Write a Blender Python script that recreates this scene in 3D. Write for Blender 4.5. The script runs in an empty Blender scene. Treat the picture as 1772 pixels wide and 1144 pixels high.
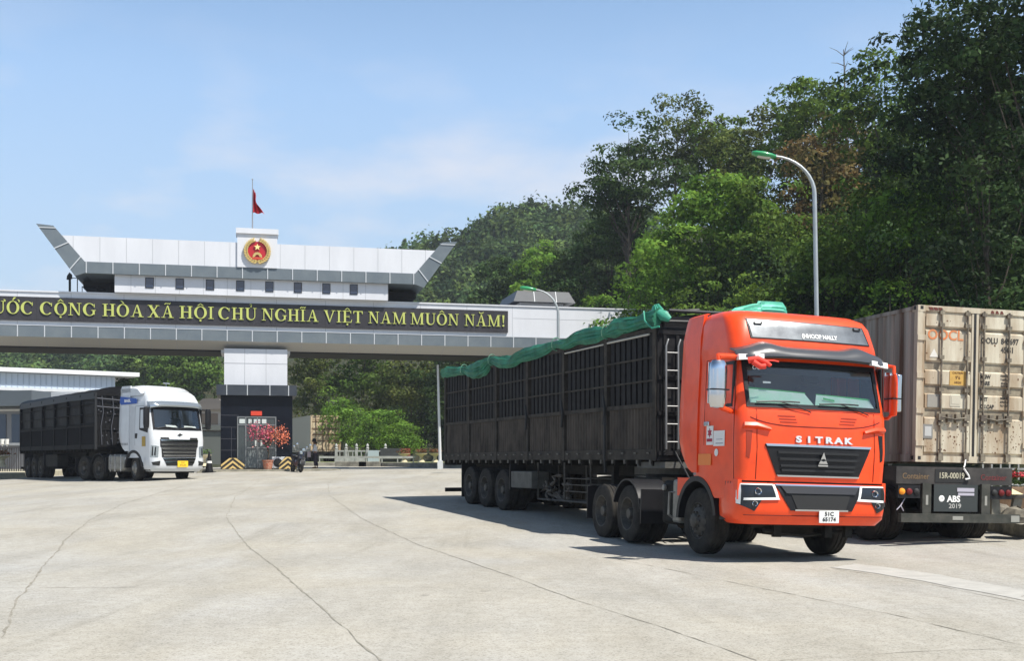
import bpy, bmesh, math, random
import numpy as np
from mathutils import Vector, Matrix
R = math.radians
sc = bpy.context.scene
COL = sc.collection
# ------------------------------------------------------------------ camera
F = 2000.0; HOR = 797.0; EYE = 1.55; CXP = 886.0
cam_d = bpy.data.cameras.new("camera"); cam = bpy.data.objects.new("camera", cam_d); COL.objects.link(cam)
cam.location = (0, 0, EYE); cam.rotation_euler = (R(90), 0, 0)
cam_d.sensor_width = 36; cam_d.lens = 36 * F / 1772.0
cam_d.shift_y = (HOR - 572) / 1772.0
cam_d.clip_start = .1; cam_d.clip_end = 6000
sc.camera = cam
# ------------------------------------------------------------------ sky and sun
SUNV = Vector((.50, -.36, 1.0)).normalized()
SUN_EL = math.asin(SUNV.z); SUN_AZ = math.atan2(SUNV.x, SUNV.y)
w = bpy.data.worlds.new("World"); sc.world = w; w.use_nodes = True
nt = w.node_tree; nt.nodes.clear()
wo = nt.nodes.new("ShaderNodeOutputWorld"); bg = nt.nodes.new("ShaderNodeBackground")
sky = nt.nodes.new("ShaderNodeTexSky"); sky.sky_type = 'NISHITA'; sky.sun_disc = False
sky.sun_elevation = SUN_EL; sky.sun_rotation = SUN_AZ
sky.altitude = 200; sky.air_density = 1.0; sky.dust_density = 1.6; sky.ozone_density = 1.0
tc = nt.nodes.new("ShaderNodeTexCoord")
mp = nt.nodes.new("ShaderNodeMapping"); mp.inputs['Scale'].default_value = (1, 1, 2.6)
nz = nt.nodes.new("ShaderNodeTexNoise"); nz.inputs['Scale'].default_value = 2.6; nz.inputs['Detail'].default_value = 7; nz.inputs['Roughness'].default_value = .55
cr = nt.nodes.new("ShaderNodeValToRGB"); cr.color_ramp.elements[0].position = .50; cr.color_ramp.elements[1].position = .66
sx = nt.nodes.new("ShaderNodeSeparateXYZ")
el = nt.nodes.new("ShaderNodeMapRange"); el.inputs[1].default_value = .36; el.inputs[2].default_value = .20; el.inputs[3].default_value = .0; el.inputs[4].default_value = 1.0
mu = nt.nodes.new("ShaderNodeMath"); mu.operation = 'MULTIPLY'
mx = nt.nodes.new("ShaderNodeMixRGB"); mx.inputs[2].default_value = (4.7, 4.6, 4.8, 1)
L = nt.links.new
L(tc.outputs['Generated'], mp.inputs[0]); L(mp.outputs[0], nz.inputs['Vector']); L(nz.outputs[0], cr.inputs[0])
L(tc.outputs['Generated'], sx.inputs[0]); L(sx.outputs[2], el.inputs[0])
L(cr.outputs[0], mu.inputs[0]); L(el.outputs[0], mu.inputs[1]); L(mu.outputs[0], mx.inputs[0])
gl = nt.nodes.new("ShaderNodeMapRange"); gl.inputs[1].default_value = .62; gl.inputs[2].default_value = .30; gl.inputs[3].default_value = .50; gl.inputs[4].default_value = 1.18; L(sx.outputs[2], gl.inputs[0])
g2 = nt.nodes.new("ShaderNodeMapRange"); g2.inputs[1].default_value = .02; g2.inputs[2].default_value = .32; g2.inputs[3].default_value = .80; g2.inputs[4].default_value = 1.06; L(sx.outputs[2], g2.inputs[0])
g3 = nt.nodes.new("ShaderNodeMath"); g3.operation = 'MULTIPLY'; L(gl.outputs[0], g3.inputs[0]); L(g2.outputs[0], g3.inputs[1])
gm = nt.nodes.new("ShaderNodeVectorMath"); gm.operation = 'SCALE'; tn_ = nt.nodes.new("ShaderNodeMixRGB"); tn_.blend_type = 'MULTIPLY'; tn_.inputs[0].default_value = 1; tn_.inputs[2].default_value = (.86, 1.0, 1.04, 1); L(sky.outputs[0], tn_.inputs[1]); L(tn_.outputs[0], gm.inputs[0]); L(g3.outputs[0], gm.inputs['Scale'])   # lower sky brightened, unseen upper sky dimmed to weaken the fill light
hm = nt.nodes.new("ShaderNodeMapRange"); hm.inputs[1].default_value = .40; hm.inputs[2].default_value = .04; hm.inputs[3].default_value = 0; hm.inputs[4].default_value = .85; L(sx.outputs[2], hm.inputs[0])
hx = nt.nodes.new("ShaderNodeMixRGB"); hx.inputs[2].default_value = (2.75, 3.35, 4.2, 1); L(hm.outputs[0], hx.inputs[0]); L(gm.outputs[0], hx.inputs[1])   # pale haze low in the sky
L(hx.outputs[0], mx.inputs[1]); L(mx.outputs[0], bg.inputs[0]); L(bg.outputs[0], wo.inputs[0])
bg.inputs[1].default_value = .13
sun_d = bpy.data.lights.new("sun", 'SUN'); sun_d.energy = 5.0; sun_d.angle = R(.5); sun_d.color = (1, .95, .87)
sun = bpy.data.objects.new("sun", sun_d); COL.objects.link(sun)
sun.rotation_euler = (-SUNV).to_track_quat('-Z', 'Y').to_euler()
sc.view_settings.view_transform = 'Standard'; sc.view_settings.look = 'None'; sc.view_settings.gamma = 1
sc.view_settings.exposure = .55
# ------------------------------------------------------------------ helpers
def at(px, D, z=0.0): return Vector(((px - CXP) / F * D, D, z))
def zat(py, D): return EYE + (HOR - py) * D / F
def sstep(a, b, x):
    t = min(1, max(0, (x - a) / (b - a))); return t * t * (3 - 2 * t)
def gnd(x, y):
    z = 0.028 * max(0, min(y, 58) - 21) + .0115 * max(0, min(y, 84) - 58)
    z -= .04 * min(16, max(0, -x - 14)) * sstep(25, 45, y)
    z -= .05 * math.exp(-((x - 5.4) / 2.2) ** 2 - ((y - 20) / 3.0) ** 2)
    return z
def gpx(px, py):
    """point on the ground seen at a pixel"""
    m = (px - CXP) / F; n = (HOR - py) / F
    lo, hi = 2.0, 400.0
    if EYE + n * hi > gnd(m * hi, hi): return (m * hi, hi)
    for _ in range(50):
        D = (lo + hi) / 2
        if EYE + n * D > gnd(m * D, D): lo = D
        else: hi = D
    return (m * lo, lo)

MATS = {}
def mat(name, col, rough=.6, metal=0.0, coat=0.0, var=0.0, vs=3.0, col2=None, bump=0.0, bs=40.0, spec=.35, emit=0, streak=None):
    if name in MATS: return MATS[name]
    m = bpy.data.materials.new(name); m.use_nodes = True; n = m.node_tree; p = n.nodes['Principled BSDF']
    p.inputs['Base Color'].default_value = (*col, 1); p.inputs['Roughness'].default_value = rough
    p.inputs['Metallic'].default_value = metal; p.inputs['Coat Weight'].default_value = coat
    p.inputs['Coat Roughness'].default_value = .08; p.inputs['Specular IOR Level'].default_value = spec
    if emit: p.inputs['Emission Color'].default_value = (*col, 1); p.inputs['Emission Strength'].default_value = emit
    t = n.nodes.new('ShaderNodeTexCoord')
    if col2 or var:
        if not col2: col2 = tuple(c * (1 - var) for c in col)
        x = n.nodes.new('ShaderNodeTexNoise'); x.inputs['Scale'].default_value = vs; x.inputs['Detail'].default_value = 6; x.inputs['Roughness'].default_value = .65
        if streak:
            q = n.nodes.new('ShaderNodeMapping'); q.inputs['Scale'].default_value = streak
            n.links.new(t.outputs['Object'], q.inputs[0]); n.links.new(q.outputs[0], x.inputs['Vector'])
        else: n.links.new(t.outputs['Object'], x.inputs['Vector'])
        r = n.nodes.new('ShaderNodeValToRGB'); r.color_ramp.elements[0].position = .38; r.color_ramp.elements[1].position = .66
        r.color_ramp.elements[0].color = (*col, 1); r.color_ramp.elements[1].color = (*col2, 1)
        n.links.new(x.outputs[0], r.inputs[0]); n.links.new(r.outputs[0], p.inputs['Base Color'])
    if bump:
        x = n.nodes.new('ShaderNodeTexNoise'); x.inputs['Scale'].default_value = bs; x.inputs['Detail'].default_value = 4
        b = n.nodes.new('ShaderNodeBump'); b.inputs['Strength'].default_value = bump; b.inputs['Distance'].default_value = .02
        n.links.new(t.outputs['Object'], x.inputs['Vector']); n.links.new(x.outputs[0], b.inputs['Height']); n.links.new(b.outputs[0], p.inputs['Normal'])
    MATS[name] = m; return m
def glass_mat(name, tint=(.55, .62, .62), refl=.9):
    m = bpy.data.materials.new(name); m.use_nodes = True; n = m.node_tree; n.nodes.clear()
    o = n.nodes.new('ShaderNodeOutputMaterial'); tr = n.nodes.new('ShaderNodeBsdfTransparent'); tr.inputs[0].default_value = (*tint, 1)
    g = n.nodes.new('ShaderNodeBsdfGlossy'); g.inputs['Roughness'].default_value = .03; g.inputs[0].default_value = (refl, refl, refl, 1)
    fr = n.nodes.new('ShaderNodeLayerWeight'); fr.inputs[0].default_value = .28
    mr = n.nodes.new('ShaderNodeMapRange'); mr.inputs[3].default_value = .07; mr.inputs[4].default_value = .85
    s = n.nodes.new('ShaderNodeMixShader'); k = n.links.new
    k(fr.outputs['Fresnel'], mr.inputs[0]); k(mr.outputs[0], s.inputs[0]); k(tr.outputs[0], s.inputs[1]); k(g.outputs[0], s.inputs[2]); k(s.outputs[0], o.inputs[0])
    return m

class MB:
    def __init__(s): s.v = []; s.f = []; s.p = []
    def add(s, vs, fs):
        b = len(s.v); s.p.append((b, len(s.f))); s.v += [tuple(p) for p in vs]; s.f += [tuple(i + b for i in f) for f in fs]; return s
    def box(s, x0, x1, y0, y1, z0, z1):
        return s.add([(x0, y0, z0), (x1, y0, z0), (x1, y1, z0), (x0, y1, z0), (x0, y0, z1), (x1, y0, z1), (x1, y1, z1), (x0, y1, z1)],
                     [(0, 3, 2, 1), (4, 5, 6, 7), (0, 1, 5, 4), (1, 2, 6, 5), (2, 3, 7, 6), (3, 0, 4, 7)])
    def prism(s, poly, a, b, plane='xz'):
        n = len(poly)
        if plane == 'xz': P = lambda u, v, t: (u, t, v)
        elif plane == 'yz': P = lambda u, v, t: (t, u, v)
        else: P = lambda u, v, t: (u, v, t)
        vs = [P(u, v, a) for u, v in poly] + [P(u, v, b) for u, v in poly]
        return s.add(vs, [tuple(range(n)), tuple(range(2 * n - 1, n - 1, -1))] + [(i, (i + 1) % n, n + (i + 1) % n, n + i) for i in range(n)])
    def tube(s, pts, r, n=8, r2=None, caps=True):
        pts = [Vector(p) for p in pts]; m = len(pts); base = []
        up = Vector((0, 0, 1))
        for i, p in enumerate(pts):
            d = (pts[min(i + 1, m - 1)] - pts[max(i - 1, 0)]).normalized()
            a = d.cross(up)
            if a.length < .05: a = d.cross(Vector((1, 0, 0)))
            a.normalize(); b = d.cross(a)
            if i and a.dot(pa) < 0: a = -a; b = -b
            pa = a
            rr = r if r2 is None else r + (r2 - r) * i / (m - 1)
            if isinstance(rr, (list, tuple)): rr = rr[i]
            for k in range(n):
                t = 2 * math.pi * k / n; base.append(p + (a * math.cos(t) + b * math.sin(t)) * rr)
        fs = [(i * n + k, i * n + (k + 1) % n, (i + 1) * n + (k + 1) % n, (i + 1) * n + k) for i in range(m - 1) for k in range(n)]
        if caps: fs += [tuple(range(n)), tuple(range((m - 1) * n, m * n))]
        return s.add(base, fs)
    def lathe(s, prof, axis='z', c=(0, 0, 0), n=24, caps=True):
        vs = []
        for r, h in prof:
            for k in range(n):
                t = 2 * math.pi * k / n; u, v = r * math.cos(t), r * math.sin(t)
                vs.append((c[0] + u, c[1] + v, c[2] + h) if axis == 'z' else (c[0] + h, c[1] + u, c[2] + v) if axis == 'x' else (c[0] + u, c[1] + h, c[2] + v))
        m = len(prof)
        fs = [(i * n + k, i * n + (k + 1) % n, (i + 1) * n + (k + 1) % n, (i + 1) * n + k) for i in range(m - 1) for k in range(n)]
        if caps: fs += [tuple(range(n)), tuple(range((m - 1) * n, m * n))]
        return s.add(vs, fs)
    def sheet(s, P, thick=None):
        """P[i][j] grid of points; thick = vector to give it depth"""
        a, b = len(P), len(P[0]); vs = [p for r in P for p in r]
        fs = [(i * b + j, i * b + j + 1, (i + 1) * b + j + 1, (i + 1) * b + j) for i in range(a - 1) for j in range(b - 1)]
        if thick is not None:
            t = Vector(thick); n = a * b; vs += [tuple(Vector(p) + t) for p in vs]
            fs += [tuple(i + n for i in reversed(f)) for f in fs]
            ring = [j for j in range(b)] + [i * b + b - 1 for i in range(1, a)] + [(a - 1) * b + j for j in range(b - 2, -1, -1)] + [i * b for i in range(a - 2, 0, -1)]
            for k in range(len(ring)):
                u, w_ = ring[k], ring[(k + 1) % len(ring)]; fs.append((u, w_, w_ + n, u + n))
        return s.add(vs, fs)
    def xf(s, M):
        s.v = [tuple(M @ Vector(p)) for p in s.v]; return s
    def build(s, name, m, parent=None, smooth=32, bevel=0, recalc=True, label=None, loc=None, rot=None, split=0):
        if split:   # every `split` shapes become an object of their own
            q = s.p + [(len(s.v), len(s.f))]; o = None
            for i in range(0, len(s.p), split):
                (v0, f0), (v1, f1) = q[i], q[min(i + split, len(s.p))]; c = MB(); c.v = s.v[v0:v1]; c.f = [tuple(k - v0 for k in f) for f in s.f[f0:f1]]
                o = c.build(name, m, parent, smooth, bevel, recalc, label, loc, rot)
            return o
        me = bpy.data.meshes.new(name); me.from_pydata(s.v, [], s.f)
        if recalc:
            bm = bmesh.new(); bm.from_mesh(me); bmesh.ops.recalc_face_normals(bm, faces=bm.faces); bm.to_mesh(me); bm.free()
        me.materials.append(m)
        if smooth:
            me.polygons.foreach_set('use_smooth', [True] * len(me.polygons)); me.set_sharp_from_angle(angle=R(smooth))
        o = bpy.data.objects.new(name, me); COL.objects.link(o)
        if parent: o.parent = parent
        if bevel:
            b = o.modifiers.new('bevel', 'BEVEL'); b.width = bevel; b.segments = 2; b.limit_method = 'ANGLE'; b.angle_limit = R(40)
        if label: o['label'] = label
        if loc is not None: o.location = loc
        if rot is not None: o.rotation_euler = rot
        return o
def thing(name, label, cat, loc=(0, 0, 0), rot=(0, 0, 0), group=None):
    o = bpy.data.objects.new(name, None); COL.objects.link(o); o.empty_display_size = .3
    o.location = loc; o.rotation_euler = rot; return tag(o, label, cat, group)
def tag(o, label, cat, group=None):
    o['label'] = label; o['category'] = cat
    if group: o['group'] = group
    return o
def structure(o): o['kind'] = 'structure'; return o
def dup_tree(o, parent=None):
    c = o.copy(); COL.objects.link(c)
    if parent: c.parent = parent
    for ch in list(o.children): dup_tree(ch, c)
    return c
def text_mb(s, size, depth=.01, bold=0, align='CENTER', wscale=1.0, rot=None):
    """text lying in the xz plane facing -y"""
    cu = bpy.data.curves.new('t', 'FONT'); cu.body = s; cu.size = size; cu.extrude = depth; cu.offset = bold; cu.align_x = align; cu.align_y = 'CENTER'; cu.resolution_u = 3
    o = bpy.data.objects.new('t', cu); COL.objects.link(o)
    me = bpy.data.meshes.new_from_object(o)
    mb = MB(); mb.add([(v.co.x * wscale, -v.co.z, v.co.y) for v in me.vertices], [tuple(p.vertices) for p in me.polygons])
    bpy.data.objects.remove(o); bpy.data.curves.remove(cu); bpy.data.meshes.remove(me)
    return mb
def T(x=0, y=0, z=0, rz=0, rx=0, ry=0, s=1): return Matrix.Translation((x, y, z)) @ Matrix.Rotation(rz, 4, 'Z') @ Matrix.Rotation(ry, 4, 'Y') @ Matrix.Rotation(rx, 4, 'X') @ Matrix.Scale(s, 4)

# materials
M_RED = mat('orange_red_paint', (.86, .072, .009), .38, coat=.28, col2=(.72, .056, .008), vs=2.5)
M_WHITE = mat('white_paint', (.60, .62, .64), .3, coat=.7, var=.08, vs=3)
M_BLK = mat('black_plastic', (.014, .014, .016), .45, var=.3, vs=8, spec=.25)
M_DARK = mat('dark_chassis', (.010, .010, .009), .75, col2=(.026, .023, .019), vs=5, spec=.15)
M_TYRE = mat('tyre_rubber', (.020, .019, .018), .85, col2=(.045, .041, .035), vs=5, bump=.3, bs=60, spec=.15)
M_RIM = mat('dusty_steel_rim', (.045, .042, .038), .6, metal=.2, col2=(.09, .083, .07), vs=9)
M_CHROME = mat('chrome', (.62, .63, .65), .14, metal=1)
M_STEEL = mat('dusty_aluminium', (.30, .29, .26), .5, metal=.5, var=.35, vs=6)
M_GREYPL = mat('grey_plastic', (.018, .019, .021), .55)
M_GLASS = glass_mat('windscreen_glass', (.90, .94, .93))
M_DGLASS = glass_mat('dark_side_glass', (.10, .11, .12))
M_LAMPG = mat('headlamp_glass', (.016, .018, .022), .12, spec=.45)
M_AMBER = mat('amber_lens', (.85, .30, .02), .25)
M_REDLENS = mat('red_lens', (.13, .008, .008), .35)
M_PLATEW = mat('white_plate', (.72, .72, .70), .5)
M_PLATEY = mat('yellow_plate', (.80, .52, .03), .5)
M_INK = mat('black_ink', (.02, .02, .02), .6)
M_WTEXT = mat('white_lettering', (.8, .8, .78), .5)
M_SEAT = mat('grey_seat', (.10, .105, .11), .9)
# ------------------------------------------------------------------ ground
def ground_material():
    m = bpy.data.materials.new('worn_concrete'); m.use_nodes = True; n = m.node_tree; p = n.nodes['Principled BSDF']; k = n.links.new
    t = n.nodes.new('ShaderNodeTexCoord')
    def noise(scale, detail=5, map_=None, rough=.6, dist=0):
        x = n.nodes.new('ShaderNodeTexNoise'); x.inputs['Scale'].default_value = scale; x.inputs['Detail'].default_value = detail; x.inputs['Roughness'].default_value = rough; x.inputs['Distortion'].default_value = dist
        if map_:
            q = n.nodes.new('ShaderNodeMapping'); q.inputs['Scale'].default_value = map_[0]; q.inputs['Rotation'].default_value = (0, 0, map_[1]); k(t.outputs['Object'], q.inputs[0]); k(q.outputs[0], x.inputs[0])
        else: k(t.outputs['Object'], x.inputs[0])
        return x
    def ramp(src, a, b, c0, c1):
        r = n.nodes.new('ShaderNodeValToRGB'); r.color_ramp.elements[0].position = a; r.color_ramp.elements[1].position = b
        r.color_ramp.elements[0].color = (*c0, 1); r.color_ramp.elements[1].color = (*c1, 1); k(src, r.inputs[0]); return r
    def mix(f, a, b, mode='MIX', fac=None):
        x = n.nodes.new('ShaderNodeMixRGB'); x.blend_type = mode
        if f is not None: k(f, x.inputs[0])
        else: x.inputs[0].default_value = fac
        k(a, x.inputs[1])
        if isinstance(b, tuple): x.inputs[2].default_value = (*b, 1)
        else: k(b, x.inputs[2])
        return x
    W = (1, 1, 1)
    c = ramp(noise(.22, 6).outputs[0], .38, .64, (.372, .358, .325), (.342, .337, .32))
    c = mix(None, c.outputs[0], ramp(noise(.9, 7, ((1, .35, 1), .5)).outputs[0], .38, .6, (.82, .81, .78), (1.08, 1.08, 1.07)).outputs[0], 'MULTIPLY', .55)
    # long faint tyre streaks
    c = mix(None, c.outputs[0], ramp(noise(1.0, 4, ((2.2, .10, 1), .25), dist=.6).outputs[0], .58, .74, W, (.78, .775, .75)).outputs[0], 'MULTIPLY', .6)
    c = mix(None, c.outputs[0], ramp(noise(1.0, 4, ((.12, 1.9, 1), -.15), dist=1.0).outputs[0], .60, .76, W, (.80, .79, .76)).outputs[0], 'MULTIPLY', .5)
    c = mix(None, c.outputs[0], ramp(noise(.35, 6, ((1, .45, 1), -.3), dist=.8).outputs[0], .42, .66, (.97, .94, .88), (1.04, 1.04, 1.05)).outputs[0], 'MULTIPLY', .7)
    # small blotches and fine aggregate speckle
    c = mix(None, c.outputs[0], ramp(noise(6, 8).outputs[0], .35, .62, (.84, .83, .80), (1.04, 1.04, 1.03)).outputs[0], 'MULTIPLY', .6)
    sp = n.nodes.new('ShaderNodeTexVoronoi'); sp.inputs['Scale'].default_value = 26; k(t.outputs['Object'], sp.inputs[0])
    c = mix(None, c.outputs[0], ramp(sp.outputs['Distance'], .05, .45, (.55, .54, .52), (1.08, 1.08, 1.08)).outputs[0], 'MULTIPLY', .75)
    c = mix(None, c.outputs[0], ramp(noise(70, 3).outputs[0], .36, .6, (.74, .73, .71), (1.08, 1.08, 1.08)).outputs[0], 'MULTIPLY', .75)
    # dark oil drips
    c = mix(ramp(noise(2.3, 2).outputs[0], .69, .76, (0, 0, 0), (.5, .5, .5)).outputs[0], c.outputs[0], (.16, .15, .13))
    k(c.outputs[0], p.inputs['Base Color']); p.inputs['Roughness'].default_value = .9; p.inputs['Specular IOR Level'].default_value = .25
    b = n.nodes.new('ShaderNodeBump'); b.inputs['Strength'].default_value = .5; b.inputs['Distance'].default_value = .01
    k(noise(45, 5).outputs[0], b.inputs['Height']); k(b.outputs[0], p.inputs['Normal'])
    return m
M_GROUND = ground_material()
xs = sorted(set([-900, -500, -250, -140, -90, -60] + [x * 1.0 for x in range(-44, 40)] + [50, 70, 100, 180, 400, 900]))
ys = sorted(set([-60, -20, 0] + [x * 1.0 for x in range(1, 90)] + [95, 110, 140, 200, 350, 700, 1500, 3000]))
mb = MB(); mb.sheet([[(x, y, gnd(x, y)) for x in xs] for y in ys])
structure(mb.build('ground', M_GROUND, smooth=60))
# expansion joints and cracks between the slabs, as drawn on the concrete
M_JOINT = mat('joint_filler', (.19, .175, .14), .95, col2=(.31, .29, .25), vs=4)
random.seed(4)
def joint(mb, pts, wd, jit=.03, holes=0):
    P = [gpx(*p) for p in pts]
    Q = []
    for a, b in zip(P, P[1:]):
        Lh = math.dist(a, b); n = max(2, int(Lh / .22))
        for i in range(n): Q.append((a[0] + (b[0] - a[0]) * i / n, a[1] + (b[1] - a[1]) * i / n))
    Q.append(P[-1]); row = []; off = 0
    for i, q in enumerate(Q):
        a, b = Q[max(0, i - 1)], Q[min(len(Q) - 1, i + 1)]; d = Vector((b[0] - a[0], b[1] - a[1])).normalized(); nn = Vector((-d.y, d.x))
        off = off * .8 + random.uniform(-jit, jit); ww = wd * random.uniform(.2, .95)
        if random.random() < holes: ww = .002
        zz = gnd(*q) + .004
        row.append([(q[0] + nn.x * (off - ww), q[1] + nn.y * (off - ww), zz), (q[0] + nn.x * (off + ww), q[1] + nn.y * (off + ww), zz)])
    mb.sheet(row)
mb = MB()
joint(mb, [(0, 1105), (30, 1050), (60, 1000), (90, 962), (115, 935), (152, 902), (215, 872), (330, 838)], .020, .022, .05)
joint(mb, [(660, 1144), (600, 1090), (545, 1045), (478, 985), (425, 945), (392, 897), (408, 860), (450, 832)], .016, .016, .1)
joint(mb, [(1310, 1144), (1130, 1082), (1000, 1040), (890, 1000), (780, 962), (690, 928), (625, 897), (570, 858), (568, 838), (590, 822)], .014, .012, .15)
joint(mb, [(1772, 1118), (1560, 1068), (1400, 1035), (1250, 1005), (1050, 965)], .012, .012, .3)
joint(mb, [(1772, 1045), (1640, 1018), (1540, 1000), (1440, 985)], .013, .01, .2)
joint(mb, [(0, 897), (200, 899), (400, 897)], .02, .02, .35)
joint(mb, [(0, 1018), (180, 1018), (400, 1012)], .012, .015, .4)
joint(mb, [(1350, 1144), (1600, 1128), (1772, 1122)], .008, .012, .45)
joint(mb, [(420, 945), (640, 935), (900, 925)], .014, .01, .6)
joint(mb, [(540, 800 + 38), (760, 834), (900, 845)], .02, .01, .5)
structure(mb.build('pavement_joints', M_JOINT, smooth=0, recalc=False))
# pale repair patches
mb = MB()
def gpatch(pts):
    c = [gpx(*p) for p in pts]; out = []
    for i in range(len(c)):
        a, b = c[i], c[(i + 1) % len(c)]
        for k in range(6):
            t = k / 6; out.append((a[0] + (b[0] - a[0]) * t + random.uniform(-.05, .05), a[1] + (b[1] - a[1]) * t + random.uniform(-.05, .05)))
    cx = sum(q[0] for q in out) / len(out); cy = sum(q[1] for q in out) / len(out)
    n = len(out); mb.add([(x, y, gnd(x, y) + .005) for x, y in out] + [(cx, cy, gnd(cx, cy) + .005)], [(i, (i + 1) % n, n) for i in range(n)])
gpatch([(1440, 983), (1560, 1000), (1772, 1040), (1772, 1022), (1600, 992), (1480, 976)])
structure(mb.build('repair_strip', mat('pale_cement', (.41, .40, .365), .9, col2=(.33, .32, .295), vs=3), smooth=0, recalc=False))

# ------------------------------------------------------------------ leaves
rng = np.random.default_rng(7)
def leaf_mat(name, c1, c2, c3=None, tr=.3):
    m = bpy.data.materials.new(name); m.use_nodes = True; n = m.node_tree; n.nodes.clear(); k = n.links.new
    o = n.nodes.new('ShaderNodeOutputMaterial'); t = n.nodes.new('ShaderNodeTexCoord'); g = n.nodes.new('ShaderNodeNewGeometry')
    x = n.nodes.new('ShaderNodeTexNoise'); x.inputs['Scale'].default_value = .45; x.inputs['Detail'].default_value = 3; k(g.outputs['Position'], x.inputs[0])
    r = n.nodes.new('ShaderNodeValToRGB'); r.color_ramp.elements[0].position = .36; r.color_ramp.elements[1].position = .64
    r.color_ramp.elements[0].color = (*c1, 1); r.color_ramp.elements[1].color = (*c2, 1); k(x.outputs[0], r.inputs[0])
    hs = n.nodes.new('ShaderNodeHueSaturation')
    at_ = n.nodes.new('ShaderNodeAttribute'); at_.attribute_name = 'tone'
    mr = n.nodes.new('ShaderNodeMapRange'); mr.inputs[3].default_value = .40; mr.inputs[4].default_value = 1.75; k(at_.outputs['Fac'], mr.inputs[0]); k(mr.outputs[0], hs.inputs['Value'])
    src = r.outputs[0]
    if c3:
        mm = n.nodes.new('ShaderNodeMixRGB'); x2 = n.nodes.new('ShaderNodeTexNoise'); x2.inputs['Scale'].default_value = .22; k(g.outputs['Position'], x2.inputs[0])
        r2 = n.nodes.new('ShaderNodeValToRGB'); r2.color_ramp.elements[0].position = .5; r2.color_ramp.elements[1].position = .7; k(x2.outputs[0], r2.inputs[0]); k(r2.outputs[0], mm.inputs[0]); k(src, mm.inputs[1]); mm.inputs[2].default_value = (*c3, 1); src = mm.outputs[0]
    k(src, hs.inputs['Color'])
    p = n.nodes.new('ShaderNodeBsdfPrincipled'); p.inputs['Roughness'].default_value = .65; p.inputs['Specular IOR Level'].default_value = .12; k(hs.outputs[0], p.inputs['Base Color'])
    l = n.nodes.new('ShaderNodeBsdfTranslucent'); h2 = n.nodes.new('ShaderNodeHueSaturation'); h2.inputs['Hue'].default_value = .48; h2.inputs['Value'].default_value = 1.3; k(hs.outputs[0], h2.inputs['Color']); k(h2.outputs[0], l.inputs[0])
    s = n.nodes.new('ShaderNodeMixShader'); s.inputs[0].default_value = tr; k(p.outputs[0], s.inputs[1]); k(l.outputs[0], s.inputs[2]); k(s.outputs[0], o.inputs[0])
    return m
def leaf_mesh(name, C, S, m, up=.5, tone=None, aspect=.55, nrm=None, spread=.55):
    """C (n,3) leaf centres, S sizes: pointed four-sided leaves facing all ways"""
    n = len(C); N = rng.normal(size=(n, 3))
    if nrm is None: N[:, 2] += up
    else: N = N * spread + nrm
    N /= np.linalg.norm(N, axis=1)[:, None]
    A = np.cross(N, rng.normal(size=(n, 3))); A /= np.linalg.norm(A, axis=1)[:, None]; B = np.cross(N, A)
    S = S[:, None]; V = np.stack([C - A * S * .6, C - B * S * .6 * aspect - A * S * .05 + N * S * .08, C + A * S * .6, C + B * S * .6 * aspect - A * S * .05 + N * S * .08], 1).reshape(-1, 3)
    me = bpy.data.meshes.new(name); me.vertices.add(4 * n); me.vertices.foreach_set('co', V.astype(np.float32).ravel())
    me.loops.add(4 * n); me.loops.foreach_set('vertex_index', np.arange(4 * n, dtype=np.int32))
    me.polygons.add(n); me.polygons.foreach_set('loop_start', np.arange(0, 4 * n, 4, dtype=np.int32))
    me.update(calc_edges=True); me.materials.append(m)
    a = me.attributes.new('tone', 'FLOAT', 'FACE'); a.data.foreach_set('value', (tone if tone is not None else rng.random(n)).astype(np.float32))
    return me
def clump_points(lobes, per_clump, clumps, sig):
    """lobes: (cx,cy,cz,r) ; two levels of clumping so that light and dark masses form"""
    out = []; tn = []; nn = []
    for (cx, cy, cz, r) in lobes:
        k = max(3, int(clumps * r * r))
        d = rng.normal(size=(k, 3)); d[:, 2] = d[:, 2] * .8 + .25; d /= np.linalg.norm(d, axis=1)[:, None]
        cc = np.array([cx, cy, cz]) + d * (r * rng.uniform(.55, 1.05, (k, 1))) * np.array([1, 1, .8])
        tt = rng.uniform(.1, .9, k)
        for c, t, dd in zip(cc, tt, d):
            u = rng.normal(size=(per_clump, 3)) + dd * .6 + np.array([0, 0, .5]); u /= np.linalg.norm(u, axis=1)[:, None]
            s_ = sig * rng.uniform(.7, 1.5); q = u * s_ * rng.uniform(.6, 1.12, (per_clump, 1)) * np.array([1.25, 1.25, .7])
            out.append(c + q); nn.append(u * np.array([.8, .8, 1.2])); tn.append(np.clip(t + rng.normal(size=per_clump) * .15, 0, 1))
    return np.concatenate(out), np.concatenate(tn), np.concatenate(nn)
BARK = mat('bark', (.045, .036, .026), .9, col2=(.09, .075, .055), vs=3, bump=.6, bs=15)
BARKP = mat('pale_bark', (.22, .20, .16), .9, col2=(.12, .10, .08), vs=3, bump=.5, bs=15)
LM_DARK = leaf_mat('dark_evergreen_leaves', (.024, .052, .016), (.052, .088, .024))
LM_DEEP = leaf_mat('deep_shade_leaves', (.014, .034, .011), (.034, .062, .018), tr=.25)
LM_MID = leaf_mat('mid_green_leaves', (.050, .098, .016), (.095, .155, .026))
LM_LIGHT = leaf_mat('bright_green_leaves', (.070, .150, .020), (.120, .215, .032), tr=.4)
LM_RUST = leaf_mat('rusty_leaves', (.075, .075, .022), (.14, .095, .035), tr=.3)
LM_OLIVE = leaf_mat('olive_leaves', (.058, .088, .020), (.100, .120, .030))
LM_FAR = leaf_mat('far_wood_leaves', (.030, .064, .024), (.070, .118, .036), (.12, .175, .040))
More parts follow.
